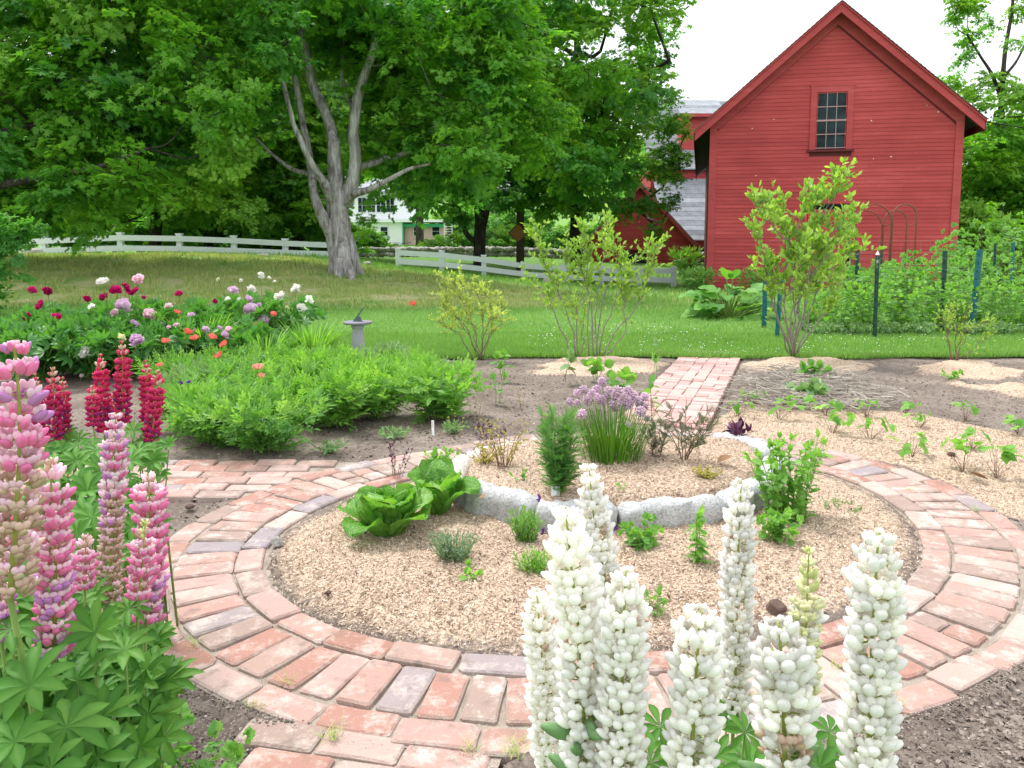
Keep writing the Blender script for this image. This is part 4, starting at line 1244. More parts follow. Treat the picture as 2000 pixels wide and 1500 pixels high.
# parked car near it
def car(name, loc, rz, label):
    c = empty(name, loc, rz, label, 'car')
    prof = [(-2.1, .35), (-2.15, .75), (-1.9, .95), (-1.2, 1.0), (-.7, 1.42), (.7, 1.45), (1.35, 1.0), (2.0, .85), (2.15, .6), (2.1, .35)]
    prism('body', M['carpaint'], c, prof[::-1], -.85, .85)
    prism('window', M['glass'], c, [(-1.08, 1.02), (-.66, 1.36), (-.02, 1.38), (-.02, 1.02)][::-1], -.87, .87)
    prism('window', M['glass'], c, [(.04, 1.02), (.04, 1.38), (.66, 1.38), (1.18, 1.02)][::-1], -.87, .87)
    for xx in (-1.35, 1.35):
        for s_ in (-1, 1):
            g = Geo(); g.tube([(0, -.1, 0), (0, .1, 0)], .34, 14); g.build('wheel', M['tyre'], c, (xx, s_ * .8, .34))
    return c
q = P(1030, 432, 80); car('parked_car', (q.x, 80, q.z - .2), .15, 'white car parked in front of the far white house')

# stone wall in front of the houses
def rockmesh(name, mat, seed, sub=2, rx=.5, ry=.4, rz_=.3):
    t = ball_t((rx, ry, rz_), n=10, m=7); r = np.random.default_rng(seed); V = t.V.copy()
    for k in range(10):
        d = r.normal(size=3); d /= np.linalg.norm(d); lim = r.uniform(.55, .9)
        nv = V / np.array((rx, ry, rz_)); h = nv @ d; ex = np.clip(h - lim, 0, None); V = V - ex[:, None] * d * np.array((rx, ry, rz_))
    g = Geo(); g.add(V, [tuple(f) for ff, m in t.F for f in ff], 0, smooth=False)
    return g.mesh(name, mat)
ROCKS = [rockmesh('stone', M['rock'], i) for i in range(5)]
sw_ = empty('stone_wall', (P(1000, 505, 34.5).x, 34.5, 0), 0, 'low dry stone wall with pale capstones running behind the white fence', 'stone wall')
for i in range(90):
    px = 690 + i * 9.6
    zz = float(Z(np.array([P(px, 500, 34.5).x]), np.array([34.5]))[0])
    for k in range(2):
        link_mesh('stone', random.choice(ROCKS), sw_, (P(px, 500, 34.5).x - sw_.location.x + random.uniform(-.05, .05), random.uniform(-.1, .1), max(zz, -.1) + .12 + k * .22), (random.uniform(-.2, .2), random.uniform(-.2, .2), random.uniform(0, 6)), (.42, .5, .46))

# ------------------------------------------------------------------ white board fence
def fence(posts, label, name='white_fence', ends=(True, True)):
    """posts: (px, py_top, py_bottom, Y)"""
    pts = []
    for px, t, b, Y in posts:
        pb = P(px, b, Y); pt = P(px, t, Y); pts.append((pb, pt))
    o = pts[0][0]
    f = empty(name, o, 0, label, 'fence')
    for pb, pt in pts:
        q = pb - o; h = pt.z - pb.z
        g = Geo(); g.box(-.075, .075, -.075, .075, -.4, h - .02); g.box(-.09, .09, -.09, .09, h - .02, h + .02); g.build('post', M['wfence'], f, q)
    for (a, at), (b, bt) in zip(pts[:-1], pts[1:]):
        for fr_ in (.36, .80):
            A = a - o; B = b - o; ha = (at.z - a.z); hb = (bt.z - b.z)
            d = (B - A); d.z = 0; d.normalize(); nrm = Vector((d.y, -d.x, 0)) * .02
            off = Vector((d.y, -d.x, 0)) * .10
            r1 = A + off + Vector((0, 0, ha * fr_)); r2 = B + off + Vector((0, 0, hb * fr_))
            w = Vector((0, 0, .082))
            g = Geo(); V = [r1 - w - nrm, r2 - w - nrm, r2 - w + nrm, r1 - w + nrm, r1 + w - nrm, r2 + w - nrm, r2 + w + nrm, r1 + w + nrm]
            g.add([tuple(v) for v in V], np.array([(0, 3, 2, 1), (4, 5, 6, 7), (0, 1, 5, 4), (1, 2, 6, 5), (2, 3, 7, 6), (3, 0, 4, 7)]), 0, smooth=False)
            g.build('rail', M['wfence'], f)
    return f
fence([(-110, 476, 516, 23.5), (-20, 471, 511, 23.5), (88, 462, 505, 23.6), (237, 455, 501, 23.8), (352, 457, 502, 24), (458, 461, 505, 24.2), (558, 467, 508, 24.4), (648, 471, 510, 24.6)],
      'white two-rail board fence along the top of the bank, left of the big maple')
fence([(778, 486, 524, 24.6), (863, 490, 531, 25), (945, 499, 540, 25.3), (1022, 512, 548, 25.6), (1100, 518, 553, 25.8), (1175, 521, 556, 26), (1247, 521, 559, 26.1), (1315, 521, 562, 26.2)],
      'white two-rail board fence running down from the big maple to the barn')

# utility pole with sign
up0 = onT(1016, 29)
pole = empty('utility_pole', up0, 0, 'dark wooden utility pole seen behind the white fence', 'pole')
g = Geo(); g.tube([(0, 0, -.5), (0, 0, 4), (0, .0, 9)], [.15, .13, .11], 12); g.build('post', M['polewood'], pole)
g = Geo(); g.tube([(-1.1, 0, 8.4), (1.1, 0, 8.4)], .06, 6); g.build('crossarm', M['polewood'], pole)
s0 = P(1012, 455, 28.7)
sg = empty('road_sign', s0, 0, 'orange-brown diamond road sign mounted on the utility pole', 'sign')
r_ = .36
g = Geo()
for k, (rr, yy, m_) in enumerate(((r_, 0, 0), (r_ * .86, -.006, 1))):
    V = [(rr, yy, 0), (0, yy, rr), (-rr, yy, 0), (0, yy, -rr)]
    V += [(a, b + .02, c) for a, b, c in V]
    g.add(V, np.array([(0, 3, 2, 1), (4, 5, 6, 7), (0, 1, 5, 4), (1, 2, 6, 5), (2, 3, 7, 6), (3, 0, 4, 7)]), m_, smooth=False)
g.build('panel', [M['polewood'], M['orange']], sg)
g = Geo(); g.box(-.02, .02, .02, .16, -.3, .3); g.build('bracket', M['polewood'], sg)

# boulders
def boulder(px, py, w, h, label, mat='rock', seed=3, Y=None):
    q = GT(px, py) if Y is None else onT(px, Y)
    sc_ = w / FPX * q.y
    me = rockmesh('boulder', M[mat], seed, rx=.5, ry=.4, rz_=.5 * h / w * 2)
    o = link_mesh('boulder', me, None, q + Vector((0, 0, .0)), (0, 0, seed), sc_); tag(o, label, 'boulder')
boulder(62, 505, 56, 17, 'grey field stone at the left end of the white fence', 'rock', 3, 22.6)
boulder(719, 520, 30, 9, 'pale rounded boulder on the grass just right of the big maple', 'rock', 5, 20.5)
boulder(515, 513, 36, 6, 'flat dark stone sunk in the top of the bank', 'rock', 8, 21)
boulder(1070, 566, 26, 14, 'dark stone at the foot of the fence behind the tall bush', 'rock', 9, 22)

# pink post seen behind the fence on the left, with a dark vehicle
q = onT(329, 33)
o = empty('mailbox_post', q, 0, 'faded pink painted post standing behind the white fence', 'post')
g = Geo(); g.box(-.22, .22, -.15, .15, .9, 1.5); g.build('box', M['pinkwall'] if False else plain('faded_pink_paint', (.50, .20, .27), .8), o); g = Geo(); g.box(-.08, .08, -.08, .08, -.2, .89); g.build('post', plain('faded_pink_post', (.42, .16, .22), .8), o)
# ------------------------------------------------------------------ trees
MT = maple_t()
def bough_mesh(seed, mat, nspray=46, nleaf=25, ls=.145, twig=M['barkd']):
    r = np.random.default_rng(seed)
    g = Geo()
    # spray centres over an oblate bough
    d = r.normal(size=(nspray, 3)); d /= np.linalg.norm(d, axis=1, keepdims=True)
    rad = r.uniform(.25, 1.0, nspray) ** .7 * (1 + .35 * (r.random(nspray) < .2))
    lump = 1 + .38 * np.sin(d[:, 0] * 4 + seed) * np.cos(d[:, 1] * 5 + seed * 2)
    c = d * (rad * lump)[:, None] * np.array((1.05, 1.05, .60))
    out = d.copy(); out[:, 2] *= .3; out[:, 2] -= .12; out += r.normal(0, .3, out.shape); out = norm(out)
    pts = []; dirs = []; ups = []; sc = []; tone = []
    for i in range(nspray):
        L = r.uniform(.35, .6); o = out[i]
        side = norm(np.cross(o, (0, 0, 1.0))); nrm = np.cross(side, o)
        base = c[i] - o * L * .5
        if i % 3 == 0: g.tube([base * .4, base, base + o * L * .8], [.014, .009, .003], 3, 1, cap=False)
        t = r.random(nleaf); lat = r.normal(0, .13, nleaf) * (1.1 - .6 * t)
        p = base + o * (t * L)[:, None] + side * lat[:, None] + nrm * (r.normal(0, .035, nleaf) - .06 * t * t)[:, None]
        dd = o * .8 + side * (np.sign(lat) * r.uniform(.2, 1.2, nleaf))[:, None] + r.normal(0, .3, (nleaf, 3)); dd[:, 2] -= .25
        pts.append(p); dirs.append(dd); ups.append(nrm + r.normal(0, .38, (nleaf, 3))); sc.append(ls * r.uniform(.65, 1.25, nleaf))
        tone.append(np.clip(r.random() * .6 + r.random(nleaf) * .4, 0, 1))
    R = frames(np.concatenate(dirs), np.concatenate(ups), None, np.concatenate(sc))
    g.inst(MT, R, np.concatenate(pts), np.concatenate(tone))
    return g.mesh('leafy_bough', [mat, twig])
BOUGH = {k: [bough_mesh(100 * i + s, M[k]) for s in range(4)] for i, k in enumerate(('maple', 'maple_y', 'maple_d'))}
BOUGH['sparse'] = [bough_mesh(500 + s, M['maple'], 30, 20, .14) for s in range(3)]
BOUGH['far'] = [bough_mesh(600 + s, M['far'], 60, 34, .17) for s in range(3)]

def limb(px_pts, Y, bark_, name, parent, dY=0.0, n=9, taper=None):
    """px_pts: (px, py, width_px[, dY])"""
    pts = []; rad = []
    for q in px_pts:
        yy = Y + (q[3] if len(q) > 3 else 0)
        pts.append(P(q[0], q[1], yy)); rad.append(q[2] / 2 / FPX * yy)
    # smooth resample
    pts = np.array([tuple(p) for p in pts]); rad = np.array(rad)
    t = np.linspace(0, 1, len(pts)); m = max(8, len(pts) * 4); tt = np.linspace(0, 1, m)
    cr = np.stack([catmull(t, pts[:, k], tt) for k in range(3)], -1)
    rr = np.interp(tt, t, rad)
    g = Geo(); g.tube(cr - np.array(tuple(parent.location)), rr, n, 0, wob=.16)
    return g.build(name, bark_, parent), cr
def catmull(t, v, tt):
    n = len(t); out = []
    for x in tt:
        i = min(n - 2, max(0, int(x * (n - 1))))
        u = x * (n - 1) - i
        p0 = v[max(0, i - 1)]; p1 = v[i]; p2 = v[i + 1]; p3 = v[min(n - 1, i + 2)]
        out.append(.5 * ((2 * p1) + (-p0 + p2) * u + (2 * p0 - 5 * p1 + 4 * p2 - p3) * u * u + (-p0 + 3 * p1 - 3 * p2 + p3) * u ** 3))
    return np.array(out)
def add_boughs(tree, kinds, blobs, bark_, src=None, branch=True):
    """blobs: (px, py, rpx, Y)"""
    o = np.array(tuple(tree.location))
    for k, (px, py, rp, Y) in enumerate(blobs):
        c = P(px, py, Y); s = rp / FPX * Y
        me = random.choice(BOUGH[random.choice(kinds)])
        b = link_mesh('leafy_bough', me, tree, c - Vector(o), (random.gauss(0, .22), random.gauss(0, .22), random.uniform(0, 6.28)), (s, s * random.uniform(.9, 1.1), s * random.uniform(.85, 1.25)))
        if branch and src is not None and k % 2 == 0:
            a = src[int(np.argmin(((src - np.array(tuple(c))) ** 2).sum(1) + 2.0 * np.clip(src[:, 2] - c.z + .6, 0, 9) ** 2))]
            L = np.linalg.norm(np.array(tuple(c)) - a)
            if L > .3:
                mid = (a + np.array(tuple(c))) / 2 + np.array((0, 0, -.08 * L)) + rng.normal(0, .05 * L, 3)
                g = Geo(); g.tube(np.array([a, (a + mid) / 2 + rng.normal(0, .02 * L, 3), mid, (mid + np.array(tuple(c))) / 2, tuple(c)]) - o, np.array([.020, .016, .012, .009, .005]) * L * .8, 5)
                g.build('branch', bark_, tree)
def fill(poly, step, Y0, Y1, rp, layers=1, seed=1):
    r = np.random.default_rng(seed); xs = [p[0] for p in poly]; ys = [p[1] for p in poly]; out = []
    for l in range(layers):
        X, Yy = np.meshgrid(np.arange(min(xs), max(xs), step), np.arange(min(ys), max(ys), step * .8))
        X = X.ravel() + r.uniform(-.45, .45, X.size) * step; Yy = Yy.ravel() + r.uniform(-.4, .4, Yy.size) * step
        k = inpoly(X, Yy, poly); X, Yy = X[k], Yy[k]
        d = Y0 + (Y1 - Y0) * ((l + r.random(len(X))) / layers)
        out += [(float(a), float(b), float(rp * r.uniform(.75, 1.2)), float(c)) for a, b, c in zip(X, Yy, d)]
    return out

# --- big old maple: silver trunk, broken stub, spreading limbs
MY = 16.7
mb = P(680, 541, MY)
maple = empty('maple_tree', (mb.x, mb.y, 0), 0, 'big old maple with a thick silvery trunk and broken top stub, on the bank', 'tree')
limbs = []
def L_(pts, name='limb', n=9):
    o, cr = limb(pts, MY, M['bark'], name, maple, n=n); limbs.append(cr); return o
# trunk with buttress roots
tr, cr = limb([(674, 590, 76), (673, 545, 60), (669, 515, 52), (664, 480, 49), (662, 450, 48), (660, 420, 43), (657, 390, 38), (655, 362, 31), (654, 330, 27), (653, 300, 24), (653, 276, 22)], MY, M['bark'], 'trunk', maple, n=18)
limbs.append(cr)
for a, b in (((688, 500, 26), (708, 546, 14)), ((652, 505, 22), (645, 560, 12)), ((676, 510, 26, -.3), (690, 556, 18, -.5)), ((664, 510, 26, -.3), (662, 562, 16, -.5))):
    L_([(a[0] - 12 if a[0] > 670 else a[0] + 12, a[1] - 60, a[2] * .4), (a[0] - 5 if a[0] > 670 else a[0] + 5, a[1] - 25, a[2] * .9, *a[3:]), a, b, (b[0] * 2 - a[0], b[1] + 20, 6)], 'root', 8)
L_([(652, 282, 24), (645, 245, 21, .3), (629, 205, 20, .4), (612, 168, 19, .5), (602, 125, 18, .6), (595, 87, 17, .8), (585, 40, 16, 1), (577, -10, 15, 1.2), (560, -90, 12, 1.5)])
L_([(672, 400, 32), (681, 372, 28), (691, 345, 25), (694, 300, 22), (690, 262, 21), (694, 222, 20), (701, 180, 20), (715, 140, 17), (728, 105, 15), (738, 60, 13), (745, 10, 12), (760, -70, 9)])
L_([(652, 400, 26), (640, 370, 20, -.4), (622, 340, 14, -.6), (602, 308, 12, -.7), (588, 275, 11, -.8), (574, 245, 10, -.8), (566, 212, 9, -.9), (560, 189, 9, -.9), (552, 150, 8, -1), (546, 110, 7, -1)])
L_([(650, 462, 26), (636, 435, 24, -.2), (622, 405, 19, -.3), (612, 370, 17, -.2), (609, 336, 16, 0), (600, 285, 14, .2), (591, 238, 13, .4), (577, 157, 12, .6), (562, 87, 12, .8), (549, 21, 10, 1), (535, -60, 8, 1)])
L_([(672, 398, 22), (690, 380, 17, -.3), (712, 373, 14, -.6), (735, 364, 11, -.8), (765, 348, 9, -1), (800, 330, 7, -1.2), (840, 320, 5, -1.4)])
L_([(694, 330, 14, .2), (740, 315, 13, .5), (790, 300, 12, .3), (835, 268, 12, 0), (868, 225, 12, 0), (905, 195, 10, 0), (928, 178, 10, 0), (948, 150, 8, 0), (970, 118, 10, 0), (980, 85, 9, 0), (1000, 35, 7, 0), (1015, -30, 6, .2)])
L_([(694, 225, 12, .2), (680, 190, 8, .5), (668, 150, 7, .7), (672, 90, 6, .9), (668, 30, 5, 1.1)])
L_([(609, 340, 10, .1), (570, 330, 8, .4), (530, 300, 6, .6), (500, 270, 5, .8)])
src = np.concatenate(limbs)
bl1_ = fill([(455, -90), (760, -90), (780, 60), (760, 130), (700, 100), (640, 60), (575, 130), (500, 120), (450, 30)], 84, 14.5, 19.5, 74, 2, 3)
bl1_ += fill([(720, -60), (980, -60), (990, 60), (1020, 140), (960, 200), (960, 320), (860, 350), (760, 340), (720, 300), (715, 200)], 92, 15, 19, 78, 2, 4)
bl1_ += [(525, 190, 60, 18), (500, 250, 66, 18.5), (540, 100, 60, 15), (640, 190, 40, 19), (735, 330, 36, 16), (680, 120, 36, 19), (715, 430, 24, 17.5), (704, 462, 18, 18), (800, 368, 30, 17),
         (640, 20, 60, 19), (655, 90, 50, 20), (1015, 215, 60, 16.5), (1050, 260, 62, 16.8), (1085, 215, 46, 17), (1000, 300, 60, 17.4)]
bl1_ = [(a, b_, c, (17.4 + random.random() * 1.6) if (545 < a < 775 and 30 < b_ < 340) else d) for a, b_, c, d in bl1_]
bl1_ = [q for q in bl1_ if not (585 < q[0] < 735 and 110 < q[1] < 330 and random.random() < .5)]
add_boughs(maple, ['maple', 'maple', 'maple_d', 'maple'], bl1_, M['bark'], src)

# --- tree on the left, crown filling the corner
lt0 = onT(-230, 15)
ltree = empty('maple_tree', (lt0.x, lt0.y, 0), 0, 'spreading green maple whose low crown fills the upper left above the fence', 'tree')
_, cr1 = limb([(-230, 640, 60), (-225, 500, 48), (-215, 380, 42), (-200, 250, 36), (-180, 100, 28), (-160, -80, 18)], 15, M['barkd'], 'trunk', ltree, n=12)
_, cr2 = limb([(-205, 380, 26), (-100, 300, 20), (40, 250, 15), (180, 230, 11), (300, 200, 8), (380, 180, 5)], 15.5, M['barkd'], 'limb', ltree)
_, cr3 = limb([(-215, 420, 26), (-80, 380, 20), (60, 350, 14), (180, 330, 10), (290, 290, 7)], 14.5, M['barkd'], 'limb', ltree)
_, cr4 = limb([(-200, 260, 26), (-50, 150, 20), (100, 80, 14), (240, 30, 10), (360, -20, 7)], 16, M['barkd'], 'limb', ltree)
src = np.concatenate([cr1, cr2, cr3, cr4])
b = fill([(-330, -120), (430, -120), (455, 60), (470, 200), (455, 330), (420, 395), (300, 410), (150, 400), (60, 380), (-330, 400)], 98, 14.3, 18.5, 84, 2, 7)
b = [q for q in b if not (q[1] > 370 and q[0] > 430)]
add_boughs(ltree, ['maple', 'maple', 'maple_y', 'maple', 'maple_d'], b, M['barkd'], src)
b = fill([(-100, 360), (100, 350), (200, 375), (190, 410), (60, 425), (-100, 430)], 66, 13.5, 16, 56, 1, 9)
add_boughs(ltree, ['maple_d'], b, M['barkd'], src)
# a second, yellower tree behind it
t0 = onT(300, 27)
t2 = empty('maple_tree', (t0.x, t0.y, 0), 0, 'sunlit yellow-green tree behind the left stretch of white fence', 'tree')
_, cr1 = limb([(300, 505, 26), (305, 440, 22), (300, 340, 18), (310, 200, 14), (320, 60, 8)], 27, M['barkd'], 'trunk', t2, n=10)
b = fill([(80, 330), (470, 250), (480, 400), (430, 430), (330, 440), (200, 425), (90, 430)], 62, 24.5, 29, 58, 2, 11) + fill([(260, 0), (480, 0), (490, 250), (300, 260)], 70, 25, 29, 66, 2, 12)
add_boughs(t2, ['maple_y', 'maple_y', 'maple'], b, M['barkd'], cr1)
# --- mid distance trees
def simple_tree(px, Y, label, trunk, blobs, kinds, bark_=M['barkd'], name='maple_tree', extra=()):
    q = onT(px, Y)
    t = empty(name, (q.x, q.y, 0), 0, label, 'tree')
    _, cr = limb(trunk, Y, bark_, 'trunk', t, n=10); c = [cr]
    for e in extra: c.append(limb(e, Y, bark_, 'limb', t, n=7)[1])
    add_boughs(t, kinds, blobs, bark_, np.concatenate(c))
    return t
simple_tree(936, 29, 'dark-barked maple with a hooked low limb, behind the middle of the fence',
            [(936, 520, 26), (937, 480, 24), (938, 440, 24), (936, 410, 20), (926, 370, 15), (922, 320, 13), (926, 250, 10), (930, 160, 7)],
            fill([(800, 340), (1110, 330), (1090, 420), (1010, 385), (940, 385), (870, 385), (810, 370)], 58, 26, 31, 50, 2, 21) + fill([(820, 170), (1130, 150), (1130, 350), (800, 360)], 80, 27, 32, 62, 2, 22) + [(900, 430, 20, 28), (880, 405, 24, 27.5)],
            ['maple_d', 'maple_d', 'maple'],
            extra=[[(936, 470, 13), (920, 466, 11), (908, 450, 10), (902, 430, 8), (896, 405, 6)], [(939, 455, 15), (946, 435, 12), (952, 405, 11), (950, 375, 9), (958, 330, 7)]])
simple_tree(1128, 29.5, 'tall leafy maple between the utility pole and the barn, boughs hanging over the red shed',
            [(1128, 560, 30), (1126, 470, 28), (1128, 380, 24), (1132, 280, 20), (1128, 160, 14), (1125, 20, 9)],
            fill([(1000, -90), (1270, -90), (1300, 30), (1285, 150), (1300, 260), (1290, 330), (1240, 380), (1150, 400), (1060, 400), (1030, 260), (980, 100)], 84, 21.5, 28, 62, 2, 31)
            + [(1290, 60, 38, 28.4), (1275, 120, 40, 28.4), (1278, 210, 38, 27.9), (1300, 250, 34, 27.9), (1297, 335, 34, 27.4), (1255, 400, 40, 27.2), (1200, 405, 40, 27.2), (1278, 450, 22, 26.8), (1300, 400, 24, 27.0), (1318, 385, 15, 26.9), (1300, 300, 30, 27.4), (1150, 405, 36, 27.4), (1100, 405, 34, 28.4), (1288, 470, 16, 26.8), (1320, 290, 22, 27.4), (1315, 245, 30, 27.5), (1322, 310, 28, 27.2), (1333, 225, 15, 27.2), (1312, 190, 24, 27.8), (1340, 260, 14, 27), (1325, 350, 18, 27)],
            ['maple', 'maple_d', 'maple', 'maple_y', 'sparse'],
            extra=[[(1130, 330, 14), (1180, 260, 11), (1230, 200, 8), (1270, 120, 5)], [(1128, 400, 14), (1180, 390, 11), (1230, 400, 8), (1280, 440, 4)]])
simple_tree(520, 32, 'yellow-green tree glimpsed between the left maple and the big trunk',
            [(520, 500, 20), (520, 400, 18), (515, 250, 14), (520, 60, 8)],
            fill([(450, -60), (640, -60), (700, 100), (660, 250), (640, 380), (560, 400), (450, 380), (430, 100)], 60, 29, 34, 56, 2, 41),
            ['maple_y', 'far', 'maple_y'])
simple_tree(570, 30, 'dense dark green shrubby tree just left of the big trunk, behind the fence',
            [(570, 505, 14), (570, 450, 12), (572, 380, 8)],
            fill([(470, 350), (640, 340), (645, 470), (600, 480), (500, 478), (460, 440)], 46, 28, 32, 42, 2, 42), ['maple', 'far', 'maple_y'])
simple_tree(820, 44, 'light green tree far behind the big maple limbs',
            [(820, 480, 16), (820, 380, 14), (830, 200, 10), (830, 60, 6)],
            fill([(690, 0), (880, 60), (900, 200), (880, 330), (780, 350), (700, 300), (690, 100)], 68, 42, 48, 56, 2, 43), ['maple_y', 'far', 'maple'])
simple_tree(1945, 26, 'slender tree with open crown standing right of the barn',
            [(1938, 560, 26), (1941, 440, 22), (1950, 340, 17), (1954, 260, 13), (1957, 180, 10), (1963, 100, 8), (1975, 30, 6), (1982, -40, 5)],
            fill([(1850, 300), (1900, 260), (2180, 230), (2200, 440), (2000, 450), (1880, 440)], 62, 24, 28, 56, 2, 51) + fill([(1900, 150), (2150, 120), (2180, 260), (1900, 270), (1850, 200)], 56, 24, 28, 46, 1, 52)
            + [(1880, 20, 34, 25), (1895, 75, 30, 26), (1880, 120, 22, 26), (1862, 40, 18, 25), (1925, 45, 24, 27), (1990, 20, 30, 26), (1985, 80, 26, 25), (1900, 180, 34, 26), (1860, 160, 26, 25.4), (1890, 5, 30, 25)],
            ['maple', 'maple_y', 'sparse', 'maple'],
            extra=[[(1957, 200, 8), (1940, 150, 6), (1915, 110, 5), (1890, 70, 4)], [(1960, 150, 7), (1985, 120, 5), (2005, 80, 4)], [(1945, 380, 10), (1915, 330, 8), (1890, 290, 5)]])
simple_tree(2090, 33, 'dark green tree behind the slender one at the right edge',
            [(2090, 540, 20), (2090, 400, 18), (2085, 200, 12)],
            fill([(1880, 330), (2220, 260), (2240, 470), (1900, 470)], 60, 31, 35, 54, 2, 55), ['maple_d', 'far'])
# low dark boughs of a shrub at the extreme left
q0 = onT(-60, 11.5)
sh = empty('hemlock_bush', (q0.x, q0.y, 0), 0, 'dark leafy bush at the left edge beside the grey stone', 'bush')
g = Geo()
for k in range(5): g.tube([(0, 0, q0.z - .1), (random.uniform(-.2, .2), 0, .6), (random.uniform(-.4, .5), random.uniform(-.2, .2), 1.5)], [.03, .02, .01], 5)
g.build('stem', M['barkd'], sh)
add_boughs(sh, ['maple_d'], [(-20, 500, 58, 11.5), (-60, 440, 66, 11.5), (20, 470, 36, 11.6), (-40, 560, 50, 11.4), (-90, 600, 60, 11.5), (30, 450, 34, 11.6), (70, 450, 26, 11.8)], M['barkd'])

# shrubs behind the wall, far hedges and hillside woods
def bush(px, Y, w, h, label, kinds, cat='bush', n=9, name='leafy_shrub'):
    q = onT(px, Y); s = FPX / Y
    b = empty(name, q, 0, label, cat)
    g = Geo()
    for k in range(6): g.tube([(0, 0, -.1), (random.uniform(-.2, .2) * w, random.uniform(-.1, .1) * w, h * .5), (random.uniform(-.4, .4) * w, random.uniform(-.2, .2) * w, h * .85)], [.04, .025, .01], 4)
    g.build('stem', M['barkd'], b)
    for k in range(n):
        x = random.uniform(-.42, .42) * w; rr = min(w, h) * random.uniform(.28, .4)
        zz = random.uniform(.2, .78) * h * (1 - .8 * (abs(x) / w) ** 2)
        link_mesh('leafy_bough', random.choice(BOUGH[random.choice(kinds)]), b, (x, random.uniform(-.3, .3) * w * .6, zz), (random.gauss(0, .3), random.gauss(0, .3), random.uniform(0, 6)), (rr, rr, rr * 1.15))
    return b
for px, Y, w, h, lab in [(760, 40, 3.2, .7, 'green shrub under the white end of the pink house'), (850, 38, 3.0, .9, 'rounded shrub right of the pink house porch'), (890, 39, 2.6, 1.1, 'fresh green shrub left of the dark maple trunk'),
                         (975, 38, 3.0, 1.5, 'bushy green shrub right of the dark maple trunk'), (1050, 38, 3.0, 1.6, 'green shrub right behind the utility pole'), (1110, 37, 3.0, 1.6, 'green shrub between the utility pole and the red shed'),
                         (1010, 60, 5, 3.0, 'far shrub below the white house'), (905, 66, 5, 3.4, 'tall far shrub right of the pink house'), (965, 80, 7, 4.5, 'far shrub left of the white house on the rise'), (660, 70, 8, 5, 'far shrub left of the pink house'), (720, 36, 1.4, 1.4, 'small yellow-green sapling at the right foot of the big maple')]:
    bush(px, Y, w, h, lab, ['far', 'maple_y', 'far'])
for px, Y, w, h, lab in [(60, 30, 5, 2.2, 'hedge shrub behind the left end of the fence'), (190, 31, 5, 2.0, 'hedge shrub behind the second fence bay'), (400, 31, 4.5, 2.0, 'green shrub behind the fence right of the pink post'), (470, 32, 4.5, 2.6, 'tall shrub behind the fence left of the big trunk'), (620, 33, 3.5, 2.2, 'shrub right behind the fence beside the big trunk')]:
    bush(px, Y, w, h, lab, ['far', 'maple_d', 'maple'], n=11)
for px, Y, w, h, lab in [(1900, 24, 3.2, 2.6, 'bushy shrub behind the vegetable patch, right of the barn'), (1990, 22, 3.2, 2.2, 'shrub at the right edge behind the vegetable patch')]:
    bush(px, Y, w, h, lab, ['maple_y', 'maple'], n=10)
# hillside wood: one mass of crowns nobody could count
hb = BOUGH['far']
pts = []
r = np.random.default_rng(5)
g = Geo()
cl = T([(0, 0, 0), (-.5, .4, .1), (-.2, 1, 0), (.5, .5, -.1)], [(np.array([(0, 3, 2, 1)]), 0)])
n = 160
cx = r.uniform(-110, 45, n); cy = r.uniform(98, 190, n)
cz = _hz(cx, cy)[0]
for i in range(n):
    m = 260; d = rdir(m, -.2, 1); rr = r.uniform(3.5, 6)
    p = d * np.array((rr, rr, rr * 1.2)) * r.uniform(.75, 1.05, (m, 1)) + (cx[i], cy[i], cz[i] + rr * .8)
    g.inst(cl, frames(d + r.normal(0, .6, d.shape), None, r.uniform(0, 6, m), .95 * r.uniform(.6, 1.3, m)), p, np.clip(r.random() * .5 + r.random(m) * .5, 0, 1))
tag(g.build('far_woods', M['far']), 'dense deciduous woods covering the far hillside', 'woods', kind='stuff')
# ------------------------------------------------------------------ lupins
def floret_mesh(name, wing, banner, sc=1.0, fat=1.0, lift=.0, seed=0, closed=False):
    r = random.Random(seed)
    wingt = ball_t((.0074 * fat, .0118, .0070 * fat), (0, .0195, .0), 9, 6, 0, 11.0, .13)
    V = wingt.V; V[:, 2] -= 11.0 * .0195 ** 2 * 1.25
    ped = T([(-.0008, 0, 0), (.0008, 0, 0), (.0008, .011, -.001), (-.0008, .011, -.001), (0, 0, .0014), (0, .011, .0006)], [(np.array([(0, 1, 2, 3), (1, 4, 5, 2), (4, 0, 3, 5)]), 2)])
    ts = [wingt, ped]
    if not closed:
        for s_ in (-1, 1):
            b = ball_t((.0058, .0034, .0082), (0, 0, 0), 7, 4, 1)
            ts.append(txf(b, Matrix.Translation((s_ * .0038, .0172, .0072 + lift)) @ rot('Y', s_ * .55) @ rot('X', -.30 + r.uniform(-.15, .15))))
    t = tcat(*ts)
    g = Geo(); V = t.V * sc; V[:, 0] += V[:, 1] * r.uniform(-.06, .06)
    g.n = 0
    for f, m in t.F: g.F.append((np.array(f), m, True))
    g.V.append(V)
    rr = np.clip((V[:, 1] / sc - .008) / .022, 0, 1)
    g.A.append(rr); g.n = len(V)
    return g.mesh('floret', [M[wing], M[banner], M['yelstem']])
def bud_mesh(mat, sc=1.0):
    t = ball_t((.0036, .0085, .0036), (0, .0095, 0), 6, 5, 0, 0, .35)
    g = Geo(); g.add(t.V * sc, [tuple(f) for ff, m in t.F for f in ff], 0)
    return g.mesh('floret', [M[mat]])
FL = {}
def fl(key, *a, **k): FL[key] = [floret_mesh('floret', *a, seed=i, **k) for i in range(3)]
fl('white', 'white', 'white', fat=1.05); fl('cream', 'cream', 'cream', sc=.85); fl('whitebanner', 'white', 'white', fat=.9)
